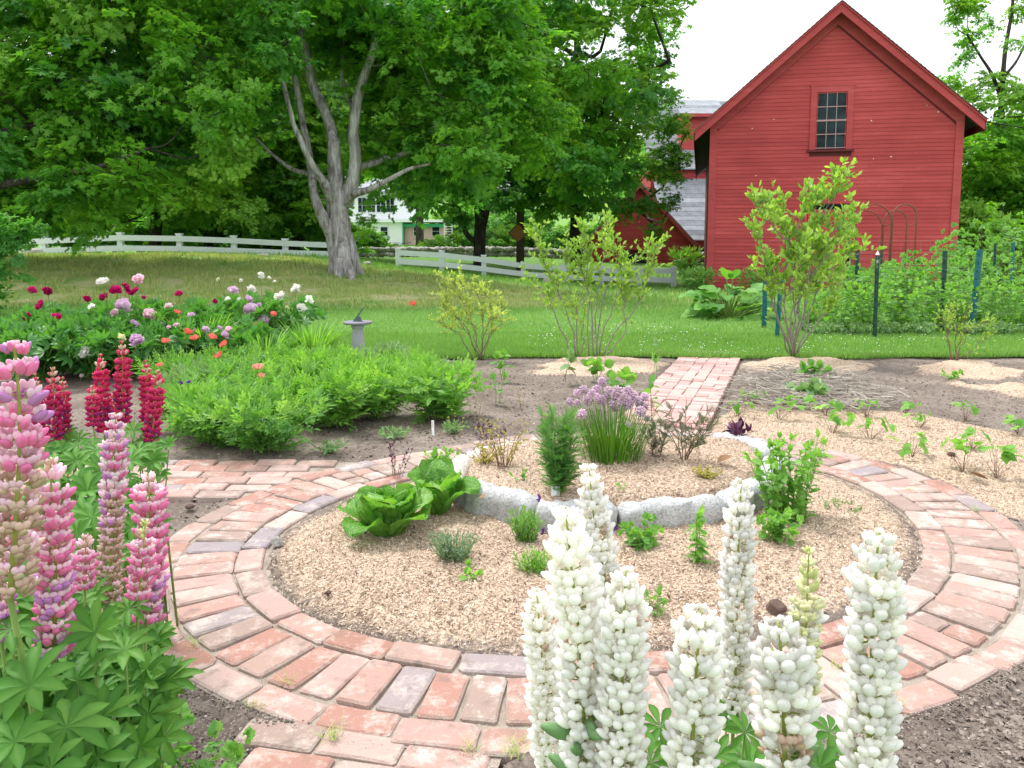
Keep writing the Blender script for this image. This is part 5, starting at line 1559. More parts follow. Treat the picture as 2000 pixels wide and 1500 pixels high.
fl('pink', 'pink', 'palepink', sc=.92); fl('mauve', 'mauve', 'palepink', sc=.92); fl('bigpink', 'pink', 'softpink', sc=.86); fl('palepink', 'palepink', 'white', sc=1.0)
fl('tan', 'tan', 'tanpink', sc=.85, fat=.7); fl('tanpink', 'tanpink', 'palepink', sc=.85, fat=.8)
fl('crimson', 'crimson', 'salmonred', sc=.88); fl('salmon', 'salmonred', 'salmonred', sc=.85); fl('plum', 'plum', 'crimson', sc=.88)
BUD = {k: bud_mesh(k) for k in ('greenbud', 'cream', 'tanpink', 'salmonred', 'tan', 'palepink')}
podt = ball_t((.0042, .015, .0055), (0, .019, 0), 6, 5, 0, 0, .5)
POD = Geo().add(podt.V, [tuple(f) for ff, m in podt.F for f in ff], 0).mesh('seed_pod', [M['weed']])
PALM = [palmate(random.choice((8, 9, 10)), .150, 305, random.uniform(.1, .5), random.uniform(.15, .35)) for _ in range(5)]
PALM_ME = []
for t in PALM:
    g = Geo(); g.add(t.V, [tuple(f) for ff, m in t.F for f in ff], 0)
    me = g.mesh('leaf', [M['lupleaf']])
    PALM_ME.append(me)
for me in PALM_ME:   # per-leaflet tone
    n = len(me.vertices); a = np.repeat(rng.random(n // 14 + 1), 14)[:n]; a = a * .5 + .12; a[[q for q in range(n) if q % 14 in (2, 5, 8, 11)]] += .32; me.attributes['rnd'].data.foreach_set('value', a.astype(np.float32))

class Plant:
    def __init__(s, name, px, Y, label, cat, group=None):
        x = (px - 1000) / FPX * Y
        s.o = empty(name, (x, Y, 0), 0, label, cat, group); s.base = Vector((x, Y, 0)); s.nf = 0
    def loc(s, p): return Vector(p) - s.base
def spike(pl, pts, Y, width, prof, tip=None, tipfrac=.16, singles=True, pods=0, whorl=.0200, per=10, taper=.55, stem=True):
    """pts: px path from bottom to top; prof(t)->list of floret kinds, t 0 bottom .. 1 top"""
    w = [P(q[0], q[1], Y + (q[2] if len(q) > 2 else 0)) for q in pts]
    w = np.array([tuple(p) for p in w]) - np.array(tuple(pl.base))
    t = np.linspace(0, 1, len(w)); tt = np.linspace(0, 1, 40)
    ax = np.stack([catmull(t, w[:, k], tt) for k in range(3)], -1)
    s_ = np.r_[0, np.cumsum(np.linalg.norm(np.diff(ax, axis=0), axis=1))]; Ltot = s_[-1]
    sp = empty('flower_spike', tuple(ax[0]), 0, parent=pl.o)
    o0 = ax[0]
    R0 = width / 2 / FPX * Y                          # visible radius in metres
    sc0 = R0 / .0335
    wh = whorl * sc0
    nW = max(3, int(Ltot / wh))
    joined = Geo(); jm = {}; phase = random.random() * 6
    for k in range(nW):
        u = (k + .5) / nW
        p = np.array([np.interp(u * Ltot, s_, ax[:, j]) for j in range(3)])
        tan = np.array([np.interp(min(1, u + .02) * Ltot, s_, ax[:, j]) for j in range(3)]) - np.array([np.interp(max(0, u - .02) * Ltot, s_, ax[:, j]) for j in range(3)]); tan /= np.linalg.norm(tan)
        istip = u > 1 - tipfrac
        n = per if not istip else per - 1
        f = 1.0 if not istip else max(.25, 1 - (u - (1 - tipfrac)) / tipfrac * taper)
        phase += 1.0
        for j in range(n):
            if random.random() < .04: continue
            a = phase + 2 * math.pi * j / n + random.gauss(0, .10)
            e = random.gauss(.05, .09) + (0.9 if istip and tip else .35 if istip else 0)
            rad = np.array((math.cos(a), math.sin(a), 0)); rad -= tan * (rad @ tan); rad /= np.linalg.norm(rad)
            d = rad * math.cos(e) + tan * math.sin(e)
            x = np.cross(d, tan); x /= np.linalg.norm(x); z = np.cross(x, d)
            sc = sc0 * f * random.uniform(.78, .96)
            pos = p + rad * .0055 * sc0 * f + tan * random.gauss(0, .0018 * sc0)
            if istip and tip: me = BUD[random.choice(tip)]; sc *= 1.75
            else: me = random.choice(FL[random.choice(prof(u))])
            if random.random() < .025 and not istip and prof(u)[0] in ('white', 'pink', 'crimson'): me = FL['tan'][0]; sc *= .8
            Rm = Matrix(((x[0], d[0], z[0]), (x[1], d[1], z[1]), (x[2], d[2], z[2]))).to_4x4()
            pos = pos - o0
            front = (p + np.array(tuple(pl.base)))[2] > -1
            if singles and pl.nf < 296 and not (istip and tip):
                o = bpy.data.objects.new('floret', me); COL.objects.link(o); o.parent = sp
                o.matrix_local = Matrix.Translation(Vector(pos)) @ Rm @ Matrix.Scale(sc, 4); pl.nf += 1
            else: jm.setdefault(me.name, [me, []])[1].append((pos, np.array(Rm.to_3x3()) * sc))
    if jm: join_copies(jm, 'florets', sp)
    g = Geo(); rr = .0032 * sc0
    g.tube([tuple(q - o0) for q in ax[::3]], np.linspace(rr, rr * .35, len(ax[::3])), 6); g.build('stem', M['yelstem'], sp)
    if stem:   # lower stem down to the root
        b = ax[0] - o0; root = Vector((random.uniform(-.03, .03), random.uniform(-.03, .03), 0)) - Vector(o0)
        m_ = (Vector(b) + root) / 2 + Vector((random.uniform(-.02, .02), 0, 0))
        g = Geo(); g.tube([tuple(root), tuple(m_), tuple(b)], [rr * 1.3, rr * 1.1, rr], 6); g.build('stalk', M['stem'], sp)
    for k in range(pods):
        u = random.uniform(0, .3); p = np.array([np.interp(u * Ltot, s_, ax[:, j]) for j in range(3)]); a = random.uniform(math.pi * .9, math.pi * 2.1)
        link_mesh('seed_pod', POD, sp, tuple(p - o0), (random.uniform(.2, .6), 0, a - math.pi / 2), sc0 * random.uniform(1.2, 1.7))
    return sp
def join_copies(jm, name, parent):
    V = []; LI = []; LS = []; MI = []; A = []; mats = []; off = 0; loff = 0
    for nm, (me, xs) in jm.items():
        nv = len(me.vertices); co = np.empty(nv * 3, np.float32); me.vertices.foreach_get('co', co); co = co.reshape(-1, 3)
        nl = len(me.loops); li = np.empty(nl, np.int32); me.loops.foreach_get('vertex_index', li)
        npg = len(me.polygons); ls = np.empty(npg, np.int32); me.polygons.foreach_get('loop_start', ls); mi = np.empty(npg, np.int32); me.polygons.foreach_get('material_index', mi)
        a = np.empty(nv, np.float32); me.attributes['rnd'].data.foreach_get('value', a)
        mm = []
        for m in me.materials:
            if m not in mats: mats.append(m)
            mm.append(mats.index(m))
        mi = np.array(mm)[mi]
        for pos, R in xs:
            V.append(co @ R.T + pos); LI.append(li + off); LS.append(ls + loff); MI.append(mi); A.append(a); off += nv; loff += nl
    me = bpy.data.meshes.new(name)
    V = np.concatenate(V); me.vertices.add(len(V)); me.vertices.foreach_set('co', V.astype(np.float32).ravel())
    LI = np.concatenate(LI); me.loops.add(len(LI)); me.loops.foreach_set('vertex_index', LI.astype(np.int32))
    LS = np.concatenate(LS); me.polygons.add(len(LS)); me.polygons.foreach_set('loop_start', LS.astype(np.int32))
    for m in mats: me.materials.append(m)
    me.polygons.foreach_set('material_index', np.concatenate(MI).astype(np.int32)); me.update(calc_edges=True)
    me.polygons.foreach_set('use_smooth', np.ones(len(LS), bool))
    at = me.attributes.new('rnd', 'FLOAT', 'POINT'); at.data.foreach_set('value', np.concatenate(A).astype(np.float32))
    return tag(link_mesh(name, me, parent), kind='stuff')
def leafat(pl, px, py, Y, size_px, tilt=None, az=None, name='leaf'):
    p = P(px, py, Y); s = size_px / 2 / FPX * Y
    # plane of the leaf faces up and roughly towards the light
    nrm = Vector((random.gauss(0, .35), -.55 + random.gauss(0, .3), 1)).normalized() if tilt is None else Vector(tilt).normalized()
    q = nrm.to_track_quat('Z', 'Y').to_matrix().to_4x4() @ rot('Z', random.uniform(0, 6.28) if az is None else az)
    o = bpy.data.objects.new(name, random.choice(PALM_ME)); COL.objects.link(o); o.parent = pl.o
    o.matrix_local = Matrix.Translation(pl.loc(p)) @ q @ Matrix.Scale(s, 4)
    # petiole
    root = Vector((0, 0, .02)); a = pl.loc(p); m_ = root * .45 + a * .55 + Vector(((a.x - root.x) * -.18, 0, -.03))
    pl.pet.tube([tuple(root), tuple(m_), tuple(a)], [.0026, .0022, .0016], 5)
def finish(pl):
    if pl.pet.V: pl.pet.build('petioles', M['stem'], pl.o)
def newplant(*a, **k): p = Plant(*a, **k); p.pet = Geo(); return p
K = lambda *a: (lambda u: a)

# white lupins, right foreground
wa = newplant('lupin', 1120, .98, 'white lupin with four crowded tall spikes, leftmost of the white lupins', 'lupin', 'white lupins in the foreground')
spike(wa, [(1215, 1480, .12), (1196, 1280, .12), (1182, 1130, .12), (1160, 1010, .12), (1150, 905, .12)], .98, 92, K('white', 'white', 'whitebanner'), per=9)
spike(wa, [(1146, 1560), (1140, 1400), (1132, 1250), (1117, 1120), (1104, 990)], .86, 125, K('white', 'white', 'whitebanner'), pods=7)
spike(wa, [(1085, 1560), (1068, 1420), (1058, 1280), (1048, 1152)], .93, 86, K('white', 'white'), per=9)
spike(wa, [(1216, 1570), (1214, 1450), (1216, 1300), (1222, 1115)], .82, 120, K('white', 'white', 'whitebanner'))
wb_ = newplant('lupin', 1430, 1.05, 'white lupin with one very tall slender spike, in the middle of the white lupins', 'lupin', 'white lupins in the foreground')
spike(wb_, [(1350, 1570), (1352, 1450), (1360, 1320), (1368, 1190)], .79, 132, K('white', 'white', 'whitebanner'))
spike(wb_, [(1432, 1420, .1), (1437, 1280, .1), (1440, 1130, .1), (1448, 938, .1)], 1.02, 88, K('white', 'white', 'whitebanner'), per=9)
wc = newplant('lupin', 1600, .98, 'white lupin with a cream-tipped opening spike, rightmost of the white lupins', 'lupin', 'white lupins in the foreground')
spike(wc, [(1690, 1570), (1698, 1420), (1704, 1250), (1716, 1040)], .80, 132, K('white', 'white', 'whitebanner'), per=10)
spike(wc, [(1568, 1400, .08), (1572, 1280, .08), (1576, 1180, .08), (1580, 1070, .08)], .95, 90, lambda u: ('cream',) if u > .66 else ('white', 'cream'), tip=('greenbud', 'cream'), tipfrac=.26, per=10, taper=.62)
spike(wc, [(1536, 1575), (1532, 1450), (1530, 1330), (1520, 1215)], .80, 140, lambda u: ('white', 'white', 'tan') if u < .4 else ('white',), pods=7)
for px, py, Y, s_ in [(1290, 1420, .95, 130), (1270, 1490, .9, 150), (1320, 1520, 1.0, 140), (1400, 1480, 1.05, 130), (1455, 1430, .98, 110), (1620, 1430, .95, 130), (1600, 1500, .9, 150), (1720, 1540, .95, 150), (1470, 1500, 1.0, 150), (1250, 1560, .8, 170), (1110, 1580, 1.0, 150), (1040, 1600, 1.0, 120), (1660, 1490, 1.05, 130), (1420, 1400, 1.1, 100), (1500, 1560, .9, 160), (1310, 1450, 1.1, 120)]:
    leafat(wb_ if px < 1480 else wc, px, py, Y, s_)
for p in (wa, wb_, wc): finish(p)

# pink lupins, left foreground
pa = newplant('lupin', 40, 1.0, 'tall pink lupin at the left edge, its big spike pink above and faded tan below', 'lupin', 'pink lupins on the left')
spike(pa, [(20, 1170), (28, 1050), (36, 930), (38, 800), (27, 664)], .88, 128, lambda u: ('bigpink', 'bigpink', 'bigpink', 'mauve') if u > .60 else ('mauve', 'tanpink', 'bigpink') if u > .48 else ('tan', 'tan', 'tanpink'), whorl=.022, per=10)
spike(pa, [(0, 1125, .1), (2, 1050, .1), (0, 980, .1)], 1.0, 76, K('pink', 'mauve', 'pink'), per=9, tip=('tanpink',))
spike(pa, [(2, 1250), (2, 1190), (-6, 1128)], .93, 70, K('pink', 'pink', 'mauve'), per=9, tip=('tanpink',))
pb = newplant('lupin', 120, 1.0, 'pink lupin whose bicoloured spike is topped with pale buds, in front of the faded one', 'lupin', 'pink lupins on the left')
spike(pb, [(104, 1282), (108, 1180), (108, 1080), (102, 990), (98, 895)], .95, 96, lambda u: ('pink', 'pink', 'pink') if u > .45 else ('mauve', 'mauve', 'pink'), tip=('tanpink', 'palepink'), tipfrac=.12, taper=.75)
spike(pb, [(165, 1150, .1), (166, 1100, .1), (168, 1042, .1)], 1.05, 62, K('pink', 'pink'), per=9, tip=('tanpink', 'palepink'), tipfrac=.3, taper=.7)
spike(pb, [(190, 1262), (192, 1230), (194, 1192)], .98, 48, K('tanpink', 'tanpink'), per=9, tip=('tanpink', 'palepink', 'greenbud'), tipfrac=.8, taper=.6)
spike(pb, [(215, 1185, .2), (216, 1080, .2), (222, 960, .2), (226, 806, .2)], 1.05, 76, lambda u: ('mauve', 'pink', 'palepink') if u > .55 else ('mauve', 'tanpink', 'tan') if u > .42 else ('tan', 'tan', 'tanpink'), per=10)
pc = newplant('lupin', 235, 1.12, 'pink lupin with two overlapping fresh pink spikes, nearest the brick path', 'lupin', 'pink lupins on the left')
spike(pc, [(285, 1215), (295, 1120), (294, 1030), (290, 928)], 1.1, 82, lambda u: ('pink', 'pink', 'pink') if u > .3 else ('pink', 'mauve'), tip=('tanpink', 'palepink'), tipfrac=.11, taper=.7)
spike(pc, [(272, 1170, -.08), (278, 1100, -.08), (284, 1014, -.08)], 1.08, 66, K('pink', 'pink'), per=9, tip=('tanpink', 'greenbud'), tipfrac=.3, taper=.75)
# crimson lupins a little further off
ca = newplant('lupin', 100, 2.3, 'crimson lupin with three dark red spikes behind the faded pink one', 'lupin', 'crimson lupins on the left')
cb = newplant('lupin', 225, 2.4, 'crimson lupin with four red spikes, one much taller, in the middle of the red group', 'lupin', 'crimson lupins on the left')
cc = newplant('lupin', 295, 2.3, 'crimson lupin with two red spikes, nearest the soil bed', 'lupin', 'crimson lupins on the left')
cr_ = lambda u: ('crimson', 'salmon', 'crimson') if u > .35 else ('crimson', 'plum')
for pl, pts, Y, w, lo in [(ca, [(108, 880), (105, 800), (103, 716)], 2.2, 42, 1), (ca, [(122, 890), (124, 820), (122, 735)], 2.25, 36, 1), (ca, [(78, 880), (76, 800), (68, 728)], 2.3, 32, 0),
                          (cb, [(204, 845), (200, 770), (196, 690)], 2.3, 38, 0), (cb, [(240, 835), (240, 750), (238, 664)], 2.3, 42, 0), (cb, [(222, 840), (224, 800), (226, 762)], 2.4, 36, 0), (cb, [(182, 835), (181, 795), (180, 752)], 2.2, 34, 0),
                          (cc, [(288, 860), (287, 780), (284, 702)], 2.35, 36, 0), (cc, [(296, 868), (303, 790), (308, 722)], 2.2, 42, 0)]:
    spike(pl, pts, Y, w, (lambda u: ('crimson', 'plum', 'plum') if u < .6 else ('crimson', 'salmon')) if lo else cr_, tip=('salmonred', 'tanpink'), tipfrac=.22, taper=.8, singles=False)
for px, py, Y, s_ in [(150, 900, 2.0, 70), (190, 880, 2.0, 80), (170, 960, 1.8, 90), (150, 870, 2.1, 70), (270, 880, 2.0, 70), (260, 840, 2.2, 60), (300, 900, 2.0, 70), (130, 850, 2.3, 60), (165, 1000, 1.7, 90), (255, 900, 1.9, 80), (150, 940, 1.9, 80),
                      (200, 920, 1.9, 80), (120, 910, 2.0, 70), (290, 860, 2.2, 60), (310, 930, 2.0, 60), (330, 870, 2.1, 50), (180, 1010, 1.6, 90), (150, 1040, 1.6, 80), (240, 990, 1.8, 80), (100, 930, 1.9, 80)]:
    leafat(ca if px < 160 else cb if px < 262 else cc, px, py, Y, s_ * 1.15)
for px, py, Y, s_ in [(60, 1340, .85, 210), (185, 1235, .95, 150), (245, 1270, .95, 160), (30, 1450, .8, 200), (250, 1190, 1.0, 100), (130, 1420, .85, 200), (200, 1400, .9, 170), (280, 1330, 1.0, 130), (20, 1230, .9, 150),
                      (100, 1500, .8, 200), (190, 1480, .85, 170), (240, 1460, .95, 150), (150, 1330, .95, 170), (70, 1210, 1.0, 140), (10, 1340, 1.0, 160), (260, 1400, 1.05, 130), (300, 1290, 1.1, 110), (130, 1260, 1.05, 140),
                      (50, 1130, 1.1, 120), (120, 1180, 1.15, 120), (20, 1180, 1.0, 130), (180, 1170, 1.2, 110), (240, 1230, 1.15, 120), (60, 1270, .95, 150), (200, 1320, 1.05, 150), (30, 1400, .95, 170), (90, 1390, 1.0, 170),
                      (160, 1440, 1.0, 150), (70, 1460, 1.0, 160), (230, 1520, .85, 180), (20, 1530, .8, 200), (280, 1480, 1.0, 120), (140, 1540, .8, 200), (250, 1340, 1.1, 140), (310, 1240, 1.2, 90), (160, 1210, 1.2, 120), (100, 1320, 1.1, 150), (220, 1440, 1.1, 140),
                      (-30, 1300, .95, 180), (-40, 1450, .9, 200), (-20, 1180, 1.0, 150), (290, 1420, 1.15, 100), (200, 1260, 1.2, 120), (270, 1240, 1.15, 110)]:
    leafat(pa if px < 75 else pb if px < 215 else pc, px, py, Y, s_)
def fillleaves(poly, n, Y0, Y1, s0, s1, pick):
    xs = [q[0] for q in poly]; ys = [q[1] for q in poly]; k = 0
    while k < n:
        x = random.uniform(min(xs), max(xs)); y = random.uniform(min(ys), max(ys))
        if not inpoly(np.array([x]), np.array([y]), poly)[0]: continue
        f = (y - min(ys)) / (max(ys) - min(ys)); leafat(pick(x), x, y, Y1 + (Y0 - Y1) * f + random.uniform(-.06, .10), random.uniform(s0, s1) * (.8 + .4 * f)); k += 1
fillleaves([(-60, 1150), (240, 1190), (310, 1250), (335, 1330), (325, 1450), (290, 1560), (-60, 1560)], 150, .85, 1.2, 80, 160, lambda x: pa if x < 75 else pb if x < 215 else pc)
fillleaves([(80, 860), (330, 850), (320, 960), (300, 1060), (200, 1100), (60, 1000)], 60, 1.6, 2.15, 55, 95, lambda x: ca if x < 160 else cb if x < 262 else cc)
for p in (pa, pb, pc, ca, cb, cc): finish(p)
# ------------------------------------------------------------------ general leafy plant
def stems(n, h, spread, curve=1.0, hvar=.25, seg=6, base_r=.02):
    """n curved stems -> (n, seg+1, 3)"""
    a = rng.uniform(0, 2 * np.pi, n); lean = spread * rng.random(n) ** .7
    hh = h * rng.uniform(1 - hvar, 1.08, n); t = np.linspace(0, 1, seg + 1)[None, :]
    b = rng.uniform(0, base_r, n)[:, None]
    r = b + lean[:, None] * t ** 1.3 * h
    z = hh[:, None] * (t - .12 * curve * (lean / max(spread, .01))[:, None] * t ** 2)
    x = np.cos(a)[:, None] * r; y = np.sin(a)[:, None] * r
    st = np.stack([x, y, z], -1); st[:, 1:-1] += rng.normal(0, .012 * h, st[:, 1:-1].shape)
    return st
def along(st, t):
    n = st.shape[1] - 1; i = np.clip((t * n).astype(int), 0, n - 1); f = t * n - i
    k = np.arange(len(st))
    return st[k, i] * (1 - f)[:, None] + st[k, i + 1] * f[:, None], norm(st[k, i + 1] - st[k, i])
def leaves_on(g, st, per, t0, tm, length, elev=.5, mat=0, jit=.35, top=True, shrink=.3, toneby=None, rollj=.5):
    n = len(st)
    for tmpl_i in range(per):
        t = t0 + (1 - t0) * ((tmpl_i + rng.random(n)) / per); t = np.minimum(t, .999)
        p, tan = along(st, t)
        a = tmpl_i * 2.4 + rng.uniform(0, 6.28, n)
        rad = norm(np.stack([np.cos(a), np.sin(a), np.zeros(n)], -1) + rng.normal(0, .1, (n, 3)))
        e = elev + jit * rng.normal(0, 1, n)
        d = rad * np.cos(e)[:, None] + tan * np.sin(e)[:, None]
        up = norm(tan + rad * -.2 + rng.normal(0, rollj * .5, (n, 3)))
        tt = random.choice(tm) if isinstance(tm, (list, tuple)) else tm
        g.inst(tt, frames(d, up, None, length * rng.uniform(.6, 1.15, n) * (1 - shrink * t)), p, np.clip(rng.normal(.45, .2, n) + .2 * (t - .5), 0, 1))
    if top:
        p, tan = along(st, np.full(n, .999))
        for k in range(3):
            d = tan + rng.normal(0, .35, (n, 3))
            g.inst(random.choice(tm) if isinstance(tm, (list, tuple)) else tm, frames(d, rdir(n), None, length * .7 * rng.uniform(.7, 1.1, n)), p, rng.uniform(.5, 1, n))
def plant(name, label, cat, base, h, spread, nst, per, tm, ll, leaf, stem='stem', t0=.15, elev=.5, sr=.003, group=None, curve=1.0, scale_y=1.0, seg=6, extra=None, base_r=.03, top=True, jit=.35, shrink=.3):
    o = empty(name, tuple(base), 0, label, cat, group)
    st = stems(nst, h, spread, curve, base_r=base_r, seg=seg)
    g = Geo(); leaves_on(g, st, per, t0, tm, ll, elev, top=top, jit=jit, shrink=shrink)
    fo = g.build('foliage', M[leaf], o)
    g = Geo()
    for s_ in st: g.tube(s_, np.linspace(sr, sr * .4, seg + 1), 4, cap=False)
    g.build('stems', M[stem], o)
    if extra: extra(o, st)
    return o
OV = [leaf_t(.28, .15, .1, 4), leaf_t(.24, .25, .15, 4), leaf_t(.3, .1, .05, 4)]
NAR = [leaf_t(.11, .25, .1, 4), leaf_t(.13, .1, .1, 4)]
NEED = [diamond(.10, .02), diamond(.12, .03)]
JAG = [pinnate(4, .2, .34, .20, jit=.35, droop=random.uniform(.1, .45)) for _ in range(7)]
TRI = [compound(3, .36, 62, .58, .42, .18), compound(3, .38, 55, .62, .38, .18)]
PEO = [compound(5, .16, 75, .7, .3), compound(3, .19, 45, .75, .25), compound(5, .17, 60, .65, .35)]
THR = [pinnate(9, .1, .34, .045, tip=.25), pinnate(10, .1, .30, .045, tip=.25)]
FEA = [pinnate(6, .1, .30, .12, tip=.2), pinnate(7, .1, .26, .10, tip=.2)]
ROUND = [leaf_t(.42, .12, .12, 4, .5), leaf_t(.38, .2, .1, 4, .45)]
GR = [blade_t(.012, .45, 5), blade_t(.012, .25, 5), blade_t(.012, .75, 5)]

# ------------------------------------------------------------------ flowers
def petal(w, L, cup, curl, mat=0):
    return leaf_t(w / L * .5, -cup, curl, 4, .62, mat) if False else T([(0, 0, 0), (-w * .35, L * .45, cup * .25), (w * .35, L * .45, cup * .25), (-w * .5, L * .85, cup * .8), (0, L * .8, cup * .6), (w * .5, L * .85, cup * .8), (-w * .22, L, cup * 1.1 + curl), (w * .25, L * 1.02, cup + curl * .6)],
             [(np.array([(0, 2, 1)]), mat), (np.array([(1, 4, 3, 1)[:3], (1, 2, 4), (2, 5, 4)]), mat), (np.array([(3, 4, 7, 6)]), mat), (np.array([(4, 5, 7)]), mat)])
def peony_mesh(c1, c2, seed, full=1.0):
    r = np.random.default_rng(seed); g = Geo()
    pt = [petal(.62, .72, .22, .08), petal(.7, .65, .3, -.05), petal(.5, .75, .25, .12)]
    n = int(70 * full)
    for k in range(3):
        m = n // 3; u = r.random(m); el = np.where(u < .5, r.uniform(-.1, .7, m), r.uniform(.4, 1.5, m)); a = r.uniform(0, 6.28, m)
        d = np.stack([np.cos(a) * np.cos(el), np.sin(a) * np.cos(el), np.sin(el)], -1)
        up = np.stack([-np.cos(a) * np.sin(el), -np.sin(a) * np.sin(el), np.cos(el)], -1) + r.normal(0, .35, (m, 3))
        sc = r.uniform(.8, 1.15, m) * np.where(el > .9, .85, 1.0)
        g.inst(pt[k], frames(d, up, None, sc * np.where(u < .5, 1, .9)), d * 0.12 + np.array((0, 0, .0)), r.random(m))
    return g.mesh('flower', [M[c1]])
PEON = {k: [peony_mesh(k, k, s + 10 * i) for s in range(3)] for i, k in enumerate(('magenta', 'white', 'lilac', 'palepink', 'cream'))}
def poppy_mesh(c, seed):
    r = random.Random(seed); g = Geo(); ts = []
    pt = petal(1.3, .95, .45, .05)
    for k in range(5):
        ts.append(txf(pt, rot('Z', k * 2 * math.pi / 5 + r.uniform(-.2, .2)) @ rot('X', r.uniform(.15, .75))))
    for t in ts: g.add(t.V, [tuple(f) for ff, m in t.F for f in ff], 0, r.random())
    b = ball_t((.2, .2, .22), (0, 0, .18), 6, 4); g.add(b.V, [tuple(f) for ff, m in b.F for f in ff], 1)
    return g.mesh('flower', [M[c], M['stem']])
POPP = [poppy_mesh('poppy', 1), poppy_mesh('poppy', 2), poppy_mesh('poppy', 3)]; POPL = [poppy_mesh('poppypale', 4), poppy_mesh('poppypale', 5)]
def bloom_on(o, me, px, py, rpx, Y, stem_to=None, sr=.003, lean=(0, -.35), name='flower'):
    p = P(px, py, Y) - o.location; s = rpx / FPX * Y
    b = link_mesh(name, me, o, p, (-lean[1] + random.gauss(0, .2), lean[0] + random.gauss(0, .2), random.uniform(0, 6.28)), s)
    to = Vector(stem_to) if stem_to is not None else Vector((p.x * .4, p.y * .4, 0))
    g = Geo(); m_ = (p + to) / 2 + Vector((p.x * .12, 0, .05 * p.z)); g.tube([tuple(to), tuple(m_), tuple(p)], [sr * 1.2, sr, sr * .8], 4, cap=False); g.build('flower_stem', M['stem'], b if False else o)
    return b

# peonies
def peony(px, Y, w, h, label, blooms, seed=0, nst=34):
    x = (px - 1000) / FPX * Y
    o = plant('peony', label, 'peony', (x, Y, 0), h * .86, w / 2 / h, nst, 7, PEO, .20, 'peonyleaf', t0=.2, elev=.35, sr=.005, curve=1.6, base_r=.12)
    for c, bx, by, r_ in blooms:
        bloom_on(o, random.choice(PEON[c]), bx, by, r_ * 1.10, Y - w * .42 + random.uniform(-.1, .1), lean=(0, -.75))
    return o
peony(95, 7.3, .8, .52, 'peony with crimson blooms held clear at the far left of the flower bed', [('magenta', 61, 569, 10), ('magenta', 93, 570, 10), ('magenta', 82, 598, 12), ('magenta', 112, 625, 14), ('magenta', 54, 615, 6), ('magenta', 47, 625, 6)])
peony(235, 7.2, 1.0, .60, 'peony crowded with crimson blooms, with a white and a pale pink flower above it', [('magenta', 228, 571, 14), ('magenta', 205, 582, 11), ('magenta', 243, 563, 11), ('magenta', 252, 575, 9), ('magenta', 265, 570, 9), ('white', 201, 554, 13), ('palepink', 269, 547, 12), ('lilac', 239, 602, 19), ('lilac', 261, 634, 10), ('palepink', 222, 612, 9), ('white', 180, 600, 8), ('magenta', 170, 585, 8)])
peony(340, 7.4, .9, .58, 'peony with one crimson and two large pale pink blooms, right of the crowded one', [('magenta', 350, 576, 9), ('magenta', 280, 582, 5), ('palepink', 292, 618, 15), ('lilac', 315, 637, 8), ('magenta', 420, 590, 6), ('palepink', 330, 600, 9), ('lilac', 375, 618, 9)])
peony(512, 8.1, 1.15, .60, 'broad peony bush with many white and lilac blooms at the edge of the lawn',
      [('white', 508, 539, 8), ('cream', 427, 547, 5), ('white', 470, 548, 4), ('white', 490, 566, 10), ('white', 579, 567, 12), ('white', 543, 583, 10), ('white', 602, 588, 11), ('white', 588, 604, 11), ('white', 553, 577, 10), ('white', 468, 587, 7), ('white', 537, 551, 4), ('white', 525, 543, 4),
       ('lilac', 455, 570, 11), ('lilac', 484, 587, 11), ('lilac', 490, 607, 16), ('lilac', 506, 600, 10), ('lilac', 515, 630, 14), ('white', 445, 585, 6), ('cream', 560, 602, 5)], nst=46)
peony(180, 6.6, .9, .50, 'lower peony with two cream-white blooms behind the crimson lupins', [('white', 168, 690, 14), ('cream', 235, 661, 10), ('lilac', 268, 668, 16), ('palepink', 160, 735, 5)])
peony(420, 7.0, .8, .42, 'low lilac-flowered peony between the coral poppies', [('lilac', 400, 645, 9), ('lilac', 437, 656, 11), ('palepink', 447, 645, 8), ('palepink', 380, 647, 6), ('palepink', 345, 637, 7), ('lilac', 428, 642, 7)])
peony(290, 6.7, .9, .45, 'leafy peony without open blooms in the middle of the flower bed', [('palepink', 330, 640, 5)])
peony(60, 6.5, 1.2, .48, 'leafy flowerless peony behind the tall pink lupin', [])

